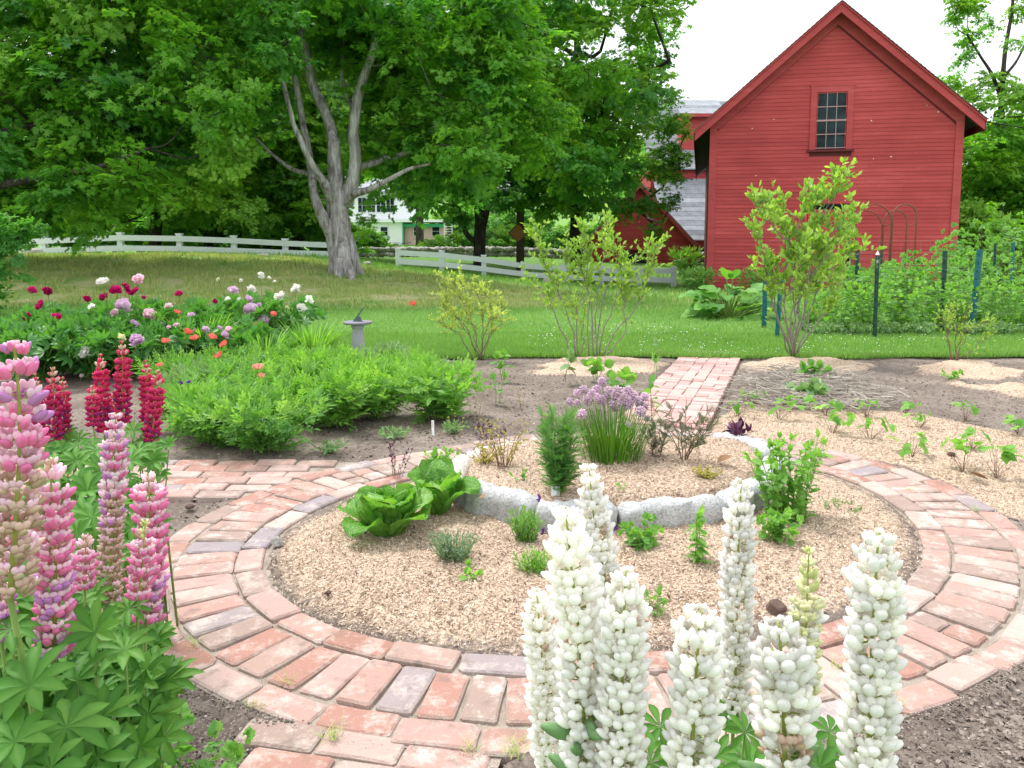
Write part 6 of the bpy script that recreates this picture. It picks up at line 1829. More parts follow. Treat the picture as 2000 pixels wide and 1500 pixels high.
# soft mounds of green behind the path
def xy(px, py): q = G(px, py); return (q.x, q.y, 0)
masses = [
 (515, 880, .38, .75, 'fresh', 'lacy green poppy plant spilling over the soil, nearest the left brick path'),
 (440, 862, .30, .8, 'fresh', 'lacy poppy plant just left of the nearest one'),
 (385, 838, .28, .8, 'bright', 'low feathery green plant behind the crimson lupins, beside the soil'),
 (655, 832, .36, .75, 'bright', 'jagged-leaved green plant in the middle of the front row of the flower bed'),
 (740, 812, .34, .8, 'bright', 'bright leafy plant next to the front right one in the flower bed'),
 (858, 815, .40, .70, 'bright', 'bright green jagged-leaved bushy plant at the right end of the flower bed'),
 (580, 815, .36, .8, 'fresh', 'poppy plant behind the nearest one, with two pale coral flowers above it'),
 (470, 795, .34, .8, 'fresh', 'silvery poppy plant in the second row behind the crimson lupins'),
 (390, 780, .30, .8, 'weed', 'grey-green feathery plant near the small blue cornflowers'),
 (700, 765, .36, .8, 'bright', 'bright leafy plant just in front of the sundial'),
 (800, 760, .34, .8, 'bright', 'bright leafy plant right of the sundial'),
 (620, 760, .36, .8, 'bright', 'bright leafy plant left of the sundial foot'),
 (540, 750, .36, .8, 'fresh', 'poppy plant in the third row under the lilac peony'),
 (450, 745, .34, .8, 'fresh', 'poppy plant in the third row with several coral flowers'),
 (350, 760, .32, .8, 'fresh', 'poppy plant behind the tallest crimson lupin'),
 (650, 725, .30, .9, 'bright', 'green plant behind the left of the sundial'),
 (760, 722, .26, .9, 'weed', 'loose grey-green plant at the right foot of the sundial'),
 (570, 715, .32, .9, 'fresh', 'leafy plant under the right side of the broad peony'),
 (300, 735, .32, .8, 'fresh', 'leafy plant behind the red lupin spikes'),
 (840, 740, .20, 1.0, 'weed', 'low sparse weed between the bright plants and the pale bush'),
 (60, 700, .40, .9, 'fresh', 'soft feathery green mound at the far left edge of the flower bed'),
 (160, 720, .34, .9, 'fresh', 'green mound beneath the white peony'),
]
for px, py, h, sp, mt, lab in masses:
    plant('poppy_plant' if mt == 'fresh' else 'leafy_perennial', lab, 'plant', xy(px, py), h * (.80 if py > 790 else .66 if py > 740 else .5), sp * 1.1, random.randint(34, 52), 9, JAG + NAR if mt == 'bright' else JAG, random.uniform(.12, .17), mt, t0=.05, elev=.55, curve=1.8, base_r=.10, sr=.0022, group='leafy plants in the flower bed', jit=.4)
def grassy(name, label, cat, base, h, n, leaf='bright', w=1.0, spread=.2, tm=None, group=None):
    o = empty(name, tuple(base), 0, label, cat, group)
    a = rng.uniform(0, 2 * np.pi, n); hh = h * rng.uniform(.55, 1.1, n)
    r0 = spread * h * np.sqrt(rng.random(n)) * .5
    g = Geo(); tm = tm or GR
    k = rng.integers(0, len(tm), n); lean = rng.uniform(0, .55, n)
    for j, t in enumerate(tm):
        m = k == j; c, s_ = np.sin(a[m]), np.cos(a[m]); R = np.zeros((m.sum(), 3, 3)); ln = lean[m]
        # +y of the template points outwards
        R[:, 0, 0] = s_ * w; R[:, 1, 0] = -c * w; R[:, 0, 1] = c; R[:, 1, 1] = s_; R[:, 0, 2] = c * ln * .6; R[:, 1, 2] = s_ * ln * .6; R[:, 2, 2] = 1
        p = np.stack([c * r0[m], s_ * r0[m], np.zeros(m.sum())], -1)
        g.inst(t, R * hh[m][:, None, None], p)
    g.build('leaves', M[leaf], o)
    return o
grassy('daylily', 'clump of arching daylily leaves below the lilac peony blooms', 'daylily', xy(400, 712), .50, 300, 'bright', 2.0, .5)
grassy('daylily', 'clump of arching narrow leaves at the lawn edge left of the sundial', 'daylily', xy(610, 708), .42, 320, 'bright', 1.8, .7)
grassy('daylily', 'grassy clump under the right peony bush', 'daylily', xy(520, 722), .40, 240, 'fresh', 1.8, .6)
grassy('cornflower', 'slim-leaved cornflower clump with two small blue flowers', 'cornflower', xy(365, 838), .36, 240, 'fresh', 1.0, .4)
o = bpy.data.objects['cornflower']
for px, py in ((352, 749), (368, 748)): bloom_on(o, Geo().inst(octa, frames(rdir(20)) * .5, rdir(20) * .5).mesh('flower', [M['violet']]) if False else POPP[0] if False else peony_mesh('violet', 'violet', 5, .3), px, py, 6, 4.6, (0, 0, .1), .0015)
# poppies: each bloom stands on its own stalk
pop = [(346, 613, 8, 7.0), (365, 653, 10, 6.4), (380, 664, 9, 6.2), (413, 662, 9, 6.3), (322, 670, 9, 6.0), (440, 675, 9, 6.2), (430, 697, 9, 5.9), (313, 716, 7, 5.6), (595, 712, 7, 5.9), (533, 616, 7, 7.4), (503, 638, 8, 7.2)]
labs = ['coral poppy alone above the daylily leaves below the pale pink peony', 'coral poppy highest of the cluster left of the lilac peony', 'coral poppy touching the highest one of the cluster', 'coral poppy right in the middle of the cluster', 'ruffled coral poppy left of the cluster', 'coral poppy on the right of the cluster, below the lilac peony',
        'coral poppy lowest of the cluster', 'small coral poppy just right of the tallest crimson lupin', 'half-open coral poppy on the green mound left of the sundial', 'small coral poppy in front of the right peony bush, upper one', 'coral poppy in front of the right peony bush, beside its lilac blooms']
for (px, py, r_, Y), lab in zip(pop, labs):
    p = P(px, py, Y); o = empty('poppy', (p.x + random.uniform(-.04, .04), Y, 0), 0, lab, 'poppy', 'coral poppies'); bloom_on(o, random.choice(POPP), px, py, r_ * 1.15, Y, (0, 0, 0), .002)
for px, py, r_, Y, me, lab in [(504, 722, 12, 5.2, POPL[0], 'pale coral poppy above another, over the front poppy plants'), (510, 740, 10, 5.1, POPL[1], 'pale coral poppy just below the other pale one'), (807, 597, 8, 7.4, POPP[1], 'single red poppy on a tall thin stem in front of the lawn')]:
    p = P(px, py, Y); o = empty('poppy', (p.x + .02, Y, 0), 0, lab, 'poppy', 'coral poppies'); bloom_on(o, me, px, py, r_ * 1.1, Y, (0, 0, 0), .0018)

# ------------------------------------------------------------------ sundial
sx_, sy_, _ = xy(705, 705); SDY = 7.3
sd = empty('sundial', (P(700, 700, SDY).x, SDY, 0), 0, 'weathered stone sundial with fluted tapering pedestal and dark gnomon', 'sundial')
zt = P(700, 630, SDY).z; k_ = SDY / FPX
g = Geo(); n = 40; V = []; H = [(0, 17 * k_), (.04, 17 * k_), (.05, 14.5 * k_), (zt - .06, 10.5 * k_), (zt - .045, 12.5 * k_), (zt - .012, 13 * k_)]
for z, r_ in H:
    for j in range(n):
        a = 2 * math.pi * j / n; fl_ = 1 - (.10 * (j % 2 == 0) if .04 < z < zt - .05 else 0)
        V.append((r_ * fl_ * math.cos(a), r_ * fl_ * math.sin(a), z))
F = [(i * n + j, i * n + (j + 1) % n, (i + 1) * n + (j + 1) % n, (i + 1) * n + j) for i in range(len(H) - 1) for j in range(n)]
g.add(V, np.array(F), 0, smooth=False); g.build('pedestal', M['concrete'], sd)
g = Geo(); V = []
H = [(zt - .012, 26 * k_), (zt - .008, 28 * k_), (zt + .004, 28.5 * k_), (zt + .010, 27.5 * k_)]
V = [(r_ * math.cos(2 * math.pi * j / n), r_ * math.sin(2 * math.pi * j / n), z) for z, r_ in H for j in range(n)]
F = [(i * n + j, i * n + (j + 1) % n, (i + 1) * n + (j + 1) % n, (i + 1) * n + j) for i in range(3) for j in range(n)]
g.add(V, np.array(F), 0, smooth=False); g.F.append((np.array([[3 * n + j for j in range(n)]]), 0, False)); g.F.append((np.array([[j for j in range(n)][::-1]]), 0, False)); g.build('plate', M['plate'], sd)
g = Geo(); zz = zt + .010
def ext(poly, y0, y1):
    n = len(poly); V = [(x, y0, z) for x, z in poly] + [(x, y1, z) for x, z in poly]
    g.add(V, [(i, i + n, (i + 1) % n + n, (i + 1) % n) for i in range(n)] + [tuple(range(n)), tuple(range(2 * n - 1, n - 1, -1))], 0, smooth=False)
ext([(-.045, zz), (.05, zz), (.035, zz + .012), (.028, zz + .045), (.012, zz + .05), (.06, zz + .125), (.052, zz + .13), (-.005, zz + .055), (-.035, zz + .015)], -.006, .006)
g.build('gnomon', M['slate'], sd)
g = Geo(); g.box(-.16, .18, -.13, .13, 0, .045); g.build('base_slab', M['newbrick'], sd)

# ------------------------------------------------------------------ blueberry bushes
def woody(name, label, base, trunks, leafm, twigm, ll, ntw=26, seed=1, sr=.010, per=9, cat='bush', tl=.22, leafy0=.35):
    """trunks: list of world polylines relative to base"""
    o = empty(name, tuple(base), 0, label, cat); r = np.random.default_rng(seed)
    gs = Geo(); gl = Geo()
    for tr_ in trunks:
        tr_ = np.array(tr_, float); t = np.linspace(0, 1, len(tr_)); tt = np.linspace(0, 1, 12)
        c = np.stack([catmull(t, tr_[:, k], tt) for k in range(3)], -1); c[1:-1] += r.normal(0, .012, (10, 3))
        gs.tube(c, np.linspace(sr, sr * .25, 12), 5)
        L = np.linalg.norm(np.diff(c, axis=0), axis=1).sum()
        m = max(3, int(ntw * L))
        for _ in range(m):
            u = r.uniform(leafy0, 1.0); i = min(10, int(u * 11)); p = c[i] + (c[i + 1] - c[i]) * r.random(); tan = norm(c[i + 1] - c[i])
            d = norm(tan + r.normal(0, .75, 3) + np.array((0, 0, .35))); l = tl * r.uniform(.5, 1.2)
            q = np.array([p, p + d * l * .5 + r.normal(0, .01, 3), p + d * l + np.array((0, 0, .15 * l))])
            gs.tube(q, [sr * .28, sr * .2, sr * .12], 3, cap=False)
            nl = per; ut = r.uniform(.2, 1.0, nl); pp = q[0] + (q[2] - q[0]) * ut[:, None]
            rad = rdir(nl, -.5, 1); dd = norm(d * .7 + rad * .9 + np.array((0, 0, .25)))
            gl.inst(random.choice(LB), frames(dd, rdir(nl, -.1, 1), None, ll * r.uniform(.55, 1.15, nl)), pp, np.clip(r.normal(.5, .25, nl) + (.2 * (u - .5)), 0, 1))
    gs.build('branches', M[twigm], o); gl.build('foliage', M[leafm], o)
    return o
LB = [leaf_t(.24, -.05, .12, 4, .55), leaf_t(.21, .12, .1, 4, .5)]
def tr_px(base, Y, pts): return [tuple(P(p[0], p[1], Y + (p[2] if len(p) > 2 else 0)) - Vector(base)) for p in pts]
b1 = (xy(930, 702)[0], 7.55, 0)
woody('blueberry_bush', 'pale yellow-leaved blueberry bush left of the tall bare-stemmed one', b1,
      [tr_px(b1, 7.55, q) for q in [[(935, 703), (930, 660), (915, 620), (895, 580), (868, 545)], [(938, 703), (945, 650), (940, 600), (925, 560)], [(942, 703), (955, 660), (975, 630), (982, 600)], [(930, 703), (900, 660), (875, 640), (855, 625)], [(936, 700), (915, 650), (890, 620), (870, 600)],
        [(940, 702), (960, 640), (955, 590), (945, 565)], [(934, 700, .1), (925, 640, .15), (905, 590, .1), (900, 550, .1)], [(938, 700, -.1), (950, 640, -.2), (970, 615, -.2)], [(930, 700), (910, 640, .1), (880, 600), (872, 560)]]], 'blueb2', 'twig', .040, 32, 3, .006, 10, tl=.14, leafy0=.40)
b2 = (xy(1150, 697)[0], 7.6, 0)
woody('blueberry_bush', 'tall open blueberry bush with bare grey stems and leafy tips, middle of the lawn edge', b2,
      [tr_px(b2, 7.6, q) for q in [[(1125, 695), (1115, 630), (1085, 560), (1060, 500), (1045, 440)], [(1130, 695), (1125, 610), (1105, 540), (1110, 485)], [(1165, 695), (1165, 600), (1175, 520), (1185, 440)], [(1170, 695), (1185, 620), (1215, 560), (1245, 500), (1290, 480)],
        [(1178, 695), (1210, 640), (1250, 590), (1270, 530), (1275, 500)], [(1150, 695), (1150, 600), (1145, 540), (1150, 500)], [(1120, 690), (1090, 630), (1070, 575), (1035, 545)], [(1160, 695), (1150, 580), (1135, 510), (1140, 455)], [(1185, 692), (1220, 650), (1218, 600), (1225, 570)],
        [(1165, 690, .15), (1180, 580, .2), (1210, 520, .2), (1190, 470, .2)], [(1135, 690, -.1), (1140, 640, -.2), (1120, 600, -.25)]]], 'blueb', 'greytwig', .053, 26, 4, .008, 10, tl=.15, leafy0=.45)
b3 = (xy(1553, 700)[0], 7.6, 0)
woody('blueberry_bush', 'largest blueberry bush with yellow-green leaves, rising in front of the barn', b3,
      [tr_px(b3, 7.6, q) for q in [[(1545, 695), (1535, 620), (1530, 560), (1545, 480), (1520, 420), (1490, 395)], [(1550, 695), (1560, 600), (1575, 500), (1600, 430), (1640, 360)], [(1555, 695), (1580, 620), (1600, 560), (1640, 510), (1690, 490)], [(1548, 695), (1560, 580), (1560, 480), (1575, 400)],
        [(1542, 695), (1520, 620), (1505, 570), (1510, 520)], [(1558, 692), (1590, 640), (1620, 600), (1640, 550)], [(1550, 690, .1), (1550, 560, .2), (1530, 460, .2), (1510, 400, .2)], [(1552, 690, -.1), (1575, 560, -.2), (1610, 480, -.2), (1650, 430, -.2)], [(1550, 690, .2), (1590, 560, .3), (1650, 500, .3), (1660, 460, .3)],
        [(1552, 695), (1530, 600, -.2), (1560, 520, -.2), (1590, 470, -.2)], [(1600, 430), (1625, 400), (1635, 350), (1645, 340)], [(1545, 480), (1500, 430), (1475, 400)], [(1548, 690, -.1), (1545, 600, -.25), (1590, 540, -.25), (1615, 500, -.25)], [(1546, 690), (1510, 590), (1490, 510), (1475, 450)], [(1545, 560), (1560, 450), (1580, 400), (1600, 380)], [(1550, 600, -.1), (1600, 520, -.2), (1640, 460, -.1), (1665, 420)]]], 'blueb', 'greytwig', .074, 21, 5, .009, 10, tl=.17, leafy0=.34)
b4 = (xy(1865, 708)[0], 7.4, 0)
woody('blueberry_bush', 'small sparse blueberry bush on the right, in front of the pea fence', b4,
      [tr_px(b4, 7.4, q) for q in [[(1858, 708), (1855, 670), (1850, 640), (1840, 615)], [(1862, 708), (1870, 660), (1865, 620), (1855, 600)], [(1866, 708), (1885, 660), (1900, 640), (1935, 625)], [(1860, 708), (1880, 650), (1890, 610)], [(1864, 708), (1850, 660), (1870, 610)], [(1866, 706), (1900, 680), (1930, 660)]]],
      'blueb', 'redtwig', .032, 26, 6, .005, 8, tl=.13, leafy0=.3)

# ------------------------------------------------------------------ herb bed: granite edging
edge = empty('stone_edging', (CS[0], CS[1], 0), 0, 'ring of pale granite blocks holding the raised herb bed', 'stone edging')
def block(u0, u1, ztop_, th, mat, seed):
    """stone between two px base points"""
    r = np.random.default_rng(seed)
    a = np.array(tuple(G(*u0)))[:2]; b = np.array(tuple(G(*u1)))[:2]
    L = np.linalg.norm(b - a); d = (b - a) / L; c = (a + b) / 2; nrm = np.array((-d[1], d[0]))
    if (CS - c) @ nrm < 0: nrm = -nrm
    nx, ny, nz = 13, 4, 5; g = Geo(); V = []; idx = {}
    def put(i, j, k):
        if (i, j, k) in idx: return idx[(i, j, k)]
        x, y, z = (i / nx - .5) * L * .985, (j / ny) * th, k / nz * ztop_
        e = .016
        # round the arrises and roughen the faces
        fx, fy, fz_ = i in (0, nx), j in (0, ny), k == nz
        if fx and fz_: z -= e * 1.2; x *= .99
        if fy and fz_: z -= e * .9; y += e * .5 * (1 if j == 0 else -1)
        if fx and fy: x *= .98; y += e * .6 * (1 if j == 0 else -1)
        w = r.normal(0, .0042, 3)
        bulge = .006 * math.sin(i * 1.3 + seed) + .004 * math.sin(i * 2.7 + seed * 2)
        idx[(i, j, k)] = len(V); p = c + d * (x + w[0]) + nrm * (y - .02 + w[1] + (bulge if j == 0 else 0)) - CS
        V.append((p[0], p[1], z - .02 + w[2] + .003 * math.sin(i * .9 + seed) * (k == nz))); return idx[(i, j, k)]
    F = []
    for i in range(nx):
        for j in range(ny): F.append((put(i, j, nz), put(i + 1, j, nz), put(i + 1, j + 1, nz), put(i, j + 1, nz)))
        for k in range(nz): F.append((put(i, 0, k), put(i + 1, 0, k), put(i + 1, 0, k + 1), put(i, 0, k + 1))); F.append((put(i, ny, k), put(i, ny, k + 1), put(i + 1, ny, k + 1), put(i + 1, ny, k)))
    for j in range(ny):
        for k in range(nz): F.append((put(0, j, k), put(0, j, k + 1), put(0, j + 1, k + 1), put(0, j + 1, k))); F.append((put(nx, j, k), put(nx, j + 1, k), put(nx, j + 1, k + 1), put(nx, j, k + 1)))
    g.add(V, np.array(F), 0); return g.build('stone', M[mat], edge)
block((905, 1012), (1045, 1052), .180, .10, 'granite', 1); block((1045, 1056), (1205, 1056), .165, .10, 'granite', 2)
block((1210, 1054), (1415, 1036), .155, .10, 'granite', 3); block((1418, 1036), (1505, 998), .16, .11, 'granite', 4); block((1506, 994), (1524, 942), .155, .10, 'granite', 5)
block((1520, 938), (1478, 910), .175, .11, 'granite', 6); block((1474, 908), (1392, 893), .165, .10, 'granite', 7); block((1388, 892), (1300, 885), .13, .09, 'granite', 8); block((1296, 885), (1200, 885), .13, .10, 'stonew', 9)
block((1195, 885), (1110, 889), .13, .1, 'stonew', 10); block((1105, 889), (1030, 896), .13, .1, 'stonew', 11); block((1025, 897), (950, 912), .13, .11, 'stonew', 12); block((945, 914), (893, 938), .14, .11, 'stonew', 13)
block((890, 942), (874, 975), .14, .10, 'stonew', 14); block((875, 980), (900, 1010), .14, .10, 'stonew', 15)

# ------------------------------------------------------------------ herbs in and round the ring
def lettuce(px, py, r_, label, n, seed, up=0.0):
    b = xy(px, py); o = empty('lettuce', b, 0, label, 'lettuce'); r = random.Random(seed)
    for k in range(n):
        u = k / n                                # outer leaves first
        a = k * 2.399 + r.uniform(-.25, .25)
        th0 = .80 + .60 * u + up * .2 + r.uniform(-.22, .22)    # angle at the base
        curl = (-1.5 + 2.0 * u) * (.8 + r.uniform(-.35, .35))      # outer leaves arch out, inner ones fold over the heart
        L = r_ * (1.42 - .42 * u) * r.uniform(.88, 1.1); w = L * r.uniform(.62, .80)
        ns, nw = 10, 10; V = []; y = .008; z = .0; th = th0
        for i in range(ns + 1):
            t = i / ns
            if i: th = th0 + .35 * math.sin(math.pi * t) * (1 - u) + curl * t * t; y += math.cos(th) * L / ns; z += math.sin(th) * L / ns
            wd = w * .5 * (.24 + .76 * math.sin(math.pi / 2 * min(1, t * 1.7))) * (1 if t < .78 else math.sqrt(max(.01, 1 - ((t - .78) / .225) ** 2)))
            nrm = (-math.sin(th), math.cos(th))
            for j in range(nw + 1):
                s_ = j / nw * 2 - 1
                c = .42 * wd * s_ * s_ * (1 - .5 * t) + L * (.060 * math.sin(s_ * 9 + t * 12 + k * 1.7) * abs(s_) ** 1.5 * t + .026 * math.sin(s_ * 13 + k * 2) * math.sin(t * 19 + k)) - .015 * L * math.exp(-(s_ * 6) ** 2)
                V.append((s_ * wd, y + nrm[0] * c, max(z + nrm[1] * c, .004)))
        F = [(i * (nw + 1) + j, i * (nw + 1) + j + 1, (i + 1) * (nw + 1) + j + 1, (i + 1) * (nw + 1) + j) for i in range(ns) for j in range(nw)]
        tone = r.uniform(.05, .5) + .25 * u; aa_ = np.array([tone + (.55 * (1 - i / ns) + .12) * (j == nw // 2) + (.12 if (j in (nw // 2 - 1, nw // 2 + 1)) and i < 6 else 0) + .10 * ((i + j) % 2) for i in range(ns + 1) for j in range(nw + 1)])
        g = Geo(); g.add(V, np.array(F), 0, aa_); g.build('leaf', M['lettuce'], o, None, rot=(r.uniform(-.12, .12), r.uniform(-.12, .12), a))
    o.scale = (1.0, 1.0, 1.12)
    return o
lettuce(764, 1062, .178, 'big round cos lettuce with broad crinkled leaves inside the brick ring', 25, 4)
lettuce(854, 1018, .165, 'smaller lighter cos lettuce just behind the big one, against the granite', 15, 8, .5)

# chives
ch = grassy('chives', 'clump of chives with a crown of pale purple flower heads in the raised bed', 'chives', (*tuple(G(1195, 905, .12))[:2], .12), .285, 700, 'chive', .6, 1.0, [blade_t(.012, .25, 5), blade_t(.012, .42, 5), blade_t(.012, .12, 5)])
def pom(seed, mat='chivefl'):
    r = np.random.default_rng(seed); n = 70; d = r.normal(size=(n, 3)); d = norm(d)
    g = Geo(); t = ball_t((.16, .36, .16), (0, .78, 0), 5, 4, 0, 0, .6)
    g.inst(t, frames(d, rdir(n)), np.zeros((n, 3)), r.random(n)); b = ball_t((.6, .6, .6), n=8, m=5); g.add(b.V, [tuple(f) for ff, m in b.F for f in ff], 0, 1.0)
    return g.mesh('flower_head', [M[mat]])
POMS = [pom(1), pom(2), pom(3)]
for px, py, s_ in [(1176, 745, 9), (1127, 768, 8), (1140, 762, 10), (1113, 785, 8), (1149, 781, 11), (1128, 788, 8), (1166, 761, 10), (1165, 776, 9), (1176, 782, 10), (1186, 775, 9), (1206, 764, 11), (1211, 785, 9), (1202, 773, 10), (1226, 764, 11), (1226, 788, 12), (1237, 773, 10),
                   (1250, 790, 9), (1259, 775, 9), (1258, 793, 9), (1252, 804, 11), (1201, 796, 9), (1137, 808, 10), (1127, 814, 8), (1264, 817, 7), (1227, 829, 6), (1195, 790, 8), (1245, 782, 9), (1156, 768, 8), (1218, 772, 8), (1188, 762, 8)]:
    Y = ch.location.y + random.uniform(-.10, .10)
    bloom_on(ch, random.choice(POMS), px, py, s_ * 1.02, Y, ((P(px, py, Y).x - ch.location.x) * .25, (Y - ch.location.y) * .3, .0), .0016, name='flower_head')
# dill
z12 = .14
def zb_(px, py, z=z12): q = G(px, py, z); return (q.x, q.y, z)
plant('dill', 'tall feathery green dill with thread-like leaves beside the chives', 'dill', zb_(1095, 962), .30, .32, 26, 20, THR, .085, 'dill', t0=.06, elev=.7, sr=.0018, base_r=.035, curve=.4)
plant('bronze_fennel', 'thin smoky bronze fennel fanning out at the back of the raised bed', 'fennel', zb_(1335, 903), .25, .60, 9, 16, THR, .075, 'fennel', 'redtwig', t0=.3, elev=.75, sr=.0022, base_r=.02, curve=.3, jit=.4)
plant('bronze_fennel', 'small wispy bronze fennel seedling between the chives and the larger one', 'fennel', zb_(1283, 898), .16, .45, 10, 10, FEA, .06, 'fennel', 'redtwig', t0=.2, elev=.75, sr=.0015)
plant('golden_herb', 'wiry golden-leaved herb trailing at the back left of the raised bed', 'herb', zb_(985, 915), .22, .55, 22, 9, OV, .022, 'golden', 'redtwig', t0=.2, elev=.3, sr=.0014, curve=1.2)
plant('golden_herb', 'low yellowish herb beside the wiry one on the pale stones', 'herb', zb_(945, 905), .07, 1.3, 22, 6, OV, .026, 'golden', 'redtwig', t0=.1, elev=.3, sr=.0012)
plant('golden_herb', 'small yellow-green cushion herb in the right half of the raised bed', 'herb', zb_(1382, 934), .035, 1.6, 24, 6, OV, .022, 'golden', t0=.1, elev=.3, sr=.001)
plant('seedling', 'tiny green seedling in the front left of the raised bed', 'seedling', zb_(1021, 945), .05, .5, 4, 4, OV, .025, 'bright', sr=.001)
plant('seedling', 'tiny seedling in the middle of the raised bed mulch', 'seedling', zb_(1216, 962), .035, .4, 3, 3, OV, .02, 'bright', sr=.001)
plant('mint', 'tall bushy apple-green mint outside the right of the granite ring', 'mint', xy(1537, 1030), .36, .34, 32, 14, OV, .056, 'bright', t0=.08, elev=.35, sr=.0025, base_r=.07, curve=.8, shrink=.2)
plant('parsley', 'small bright parsley in front of the mint', 'parsley', xy(1512, 1078), .135, .42, 18, 6, TRI, .05, 'bright', t0=.45, elev=.6, sr=.0018)
plant('celery_leaf', 'leafy green lovage seedling left of the nettle-leaved herb, before the granite', 'herb', xy(1250, 1086), .12, .6, 12, 5, TRI, .052, 'fresh', t0=.35, elev=.5, sr=.002)
plant('seedling', 'single large-leaved seedling right of the lovage', 'seedling', xy(1284, 1092), .05, .5, 3, 2, ROUND, .05, 'fresh', sr=.0015)
plant('hyssop', 'single-stemmed herb with drooping pointed leaves in front of the granite', 'herb', xy(1357, 1118), .21, .10, 3, 13, OV, .062, 'bright', t0=.2, elev=-.25, sr=.0026, curve=0, jit=.2)
plant('lavender', 'grey-green needle-leaved lavender in the mulch right of the lettuces', 'lavender', xy(888, 1113), .13, .52, 64, 17, NEED, .030, 'grey', t0=.08, elev=.85, sr=.0015, base_r=.03)
plant('lavender', 'darker upright lavender close to the granite, with purple buds', 'lavender', xy(1026, 1078), .155, .34, 54, 17, NEED, .030, 'fresh', t0=.08, elev=.9, sr=.0015, base_r=.03)
plant('lavender', 'yellow-green lavender in front of the darker one', 'lavender', xy(1042, 1140), .11, .42, 46, 14, NEED, .028, 'bright', t0=.08, elev=.9, sr=.0015, base_r=.025)
lv = bpy.data.objects['lavender.001']
for px, py in ((1053, 975), (1014, 1043), (1045, 1052), (1060, 1040)):
    bloom_on(lv, Geo().inst(ball_t((.3, .4, .3), (0, .4, 0), 5, 4), frames(np.tile((0, 0, 1.0), (14, 1)) + rng.normal(0, .7, (14, 3)), rdir(14), None, .9), np.c_[rng.normal(0, .12, (14, 2)), np.linspace(-.8, .9, 14)]).mesh('flower', [M['violet']]), px, py, 7, lv.location.y, (0, 0, .05), .001)
v_ = empty('violet_sage', (P(1199, 1037, 3.0).x, 3.0, 0), 0, 'deep violet flower spike just right of the tallest white lupin', 'flower')
bloom_on(v_, Geo().inst(ball_t((.3, .4, .3), (0, .4, 0), 5, 4), frames(np.tile((0, 0, 1.0), (16, 1)) + rng.normal(0, .9, (16, 3)), rdir(16), None, .9), np.c_[rng.normal(0, .2, (16, 2)), np.linspace(-1.4, 1.4, 16)]).mesh('flower', [M['violet']]), 1199, 1037, 8, 3.0, (0, 0, 0), .001)
plant('seedling', 'two-leaved bright seedling right of the grey lavender', 'seedling', xy(922, 1148), .075, .3, 3, 3, ROUND, .042, 'bright', sr=.0018, elev=.6)
plant('purple_basil', 'dark purple-leaved shiso on the path side behind the mint', 'shiso', xy(1443, 893), .15, .55, 9, 8, OV, .09, 'purple', 'redtwig', t0=.3, elev=.1, sr=.002)
plant('purple_basil', 'thin purple flowering basil standing behind the big lettuce', 'basil', xy(775, 938), .17, .45, 9, 9, OV, .020, 'purple', 'redtwig', t0=.35, elev=.7, sr=.0013)
plant('purple_basil', 'wispy dark purple herb behind the pale stones at the back left of the ring', 'basil', xy(948, 893), .18, .45, 12, 9, OV, .024, 'purple', 'redtwig', t0=.3, elev=.7, sr=.0013)
plant('basil', 'low cushion of green and yellow basil left of the pale stones', 'basil', xy(860, 913), .085, .75, 26, 7, OV, .034, 'bright', t0=.1, elev=.3, sr=.0015)
plant('creeping_thyme', 'low dark creeping herb on the mulch right of the mint', 'herb', xy(1642, 1008), .06, 1.3, 18, 9, OV, .022, 'weed', 'redtwig', t0=.1, elev=.4, sr=.0012)
plant('seedling', 'green seedling glimpsed between the white lupins', 'seedling', xy(1280, 1225), .09, .5, 6, 6, OV, .035, 'fresh', sr=.0015)
for px, py, lab in [(642, 882, 'flat silvery rosette weed on the soil left of the others'), (768, 853, 'small silvery rosette weed in the middle of the soil strip'), (885, 841, 'small silvery rosette weed beside the white plant marker'), (300, 800, 'silvery weed behind the red lupins')]:
    plant('weed_rosette', lab, 'weed', xy(px, py), .035, 2.2, 20, 4, NAR, .055, 'weed', t0=.05, elev=.3, sr=.001)
# parsley-like clump at bottom left, right of the lupins
plant('columbine', 'round-lobed light green plant between the pink lupins and the brick path', 'plant', (-.67, 1.50, 0), .17, .6, 18, 4, [compound(3, .5, 70, .55, .45, .1), compound(3, .45, 60, .6, .4, .1)], .055, 'fresh', t0=.5, elev=.4, sr=.0018)

# ------------------------------------------------------------------ vegetables beyond the ring
def veg(name, label, px, py, h, nst, ll, leaf='fresh', spread=.45, per=3, tm=None, cat='vegetable plant', t0=.5, elev=.15):
    return plant(name, label, cat, xy(px, py), h, spread, nst, per, tm or ROUND, ll, leaf, t0=t0, elev=elev, sr=.003, curve=.8)
veg('sunflower_seedling', 'leafy seedling with broad grey-green leaves near the pale blueberry bush', 985, 742, .22, 3, .12)
veg('sunflower_seedling', 'thin-stemmed seedling holding a flat tuft of leaves left of the brick path', 1100, 745, .22, 2, .12, 'weed', .3)
veg('squash_plant', 'broad-leaved plant at the foot of the tall blueberry bush', 1165, 742, .16, 4, .13, 'bright')
veg('squash_plant', 'broad-leaved plant in front of the mulch, behind the chives', 1212, 778, .16, 4, .13)
veg('sunflower_seedling', 'tall single-stemmed plant with tiers of leaves standing beside the path', 1266, 822, .48, 1, .10, 'fresh', .05, 12, OV, t0=.2, elev=-.1)
veg('sunflower_seedling', 'slim seedling with pale umbrella-like leaves at the lawn edge left of the path', 1282, 728, .24, 1, .11, 'weed', .1, 4)
veg('sunflower_seedling', 'small seedling on the bed below the pale blueberry bush', 970, 790, .20, 2, .09, 'fresh', .3)
veg('squash_plant', 'young squash with broad leaves in the straw near the largest blueberry bush', 1592, 742, .10, 7, .12, 'fresh', .9)
veg('squash_plant', 'second young squash lower in the straw', 1580, 782, .10, 8, .11, 'weed', .9)
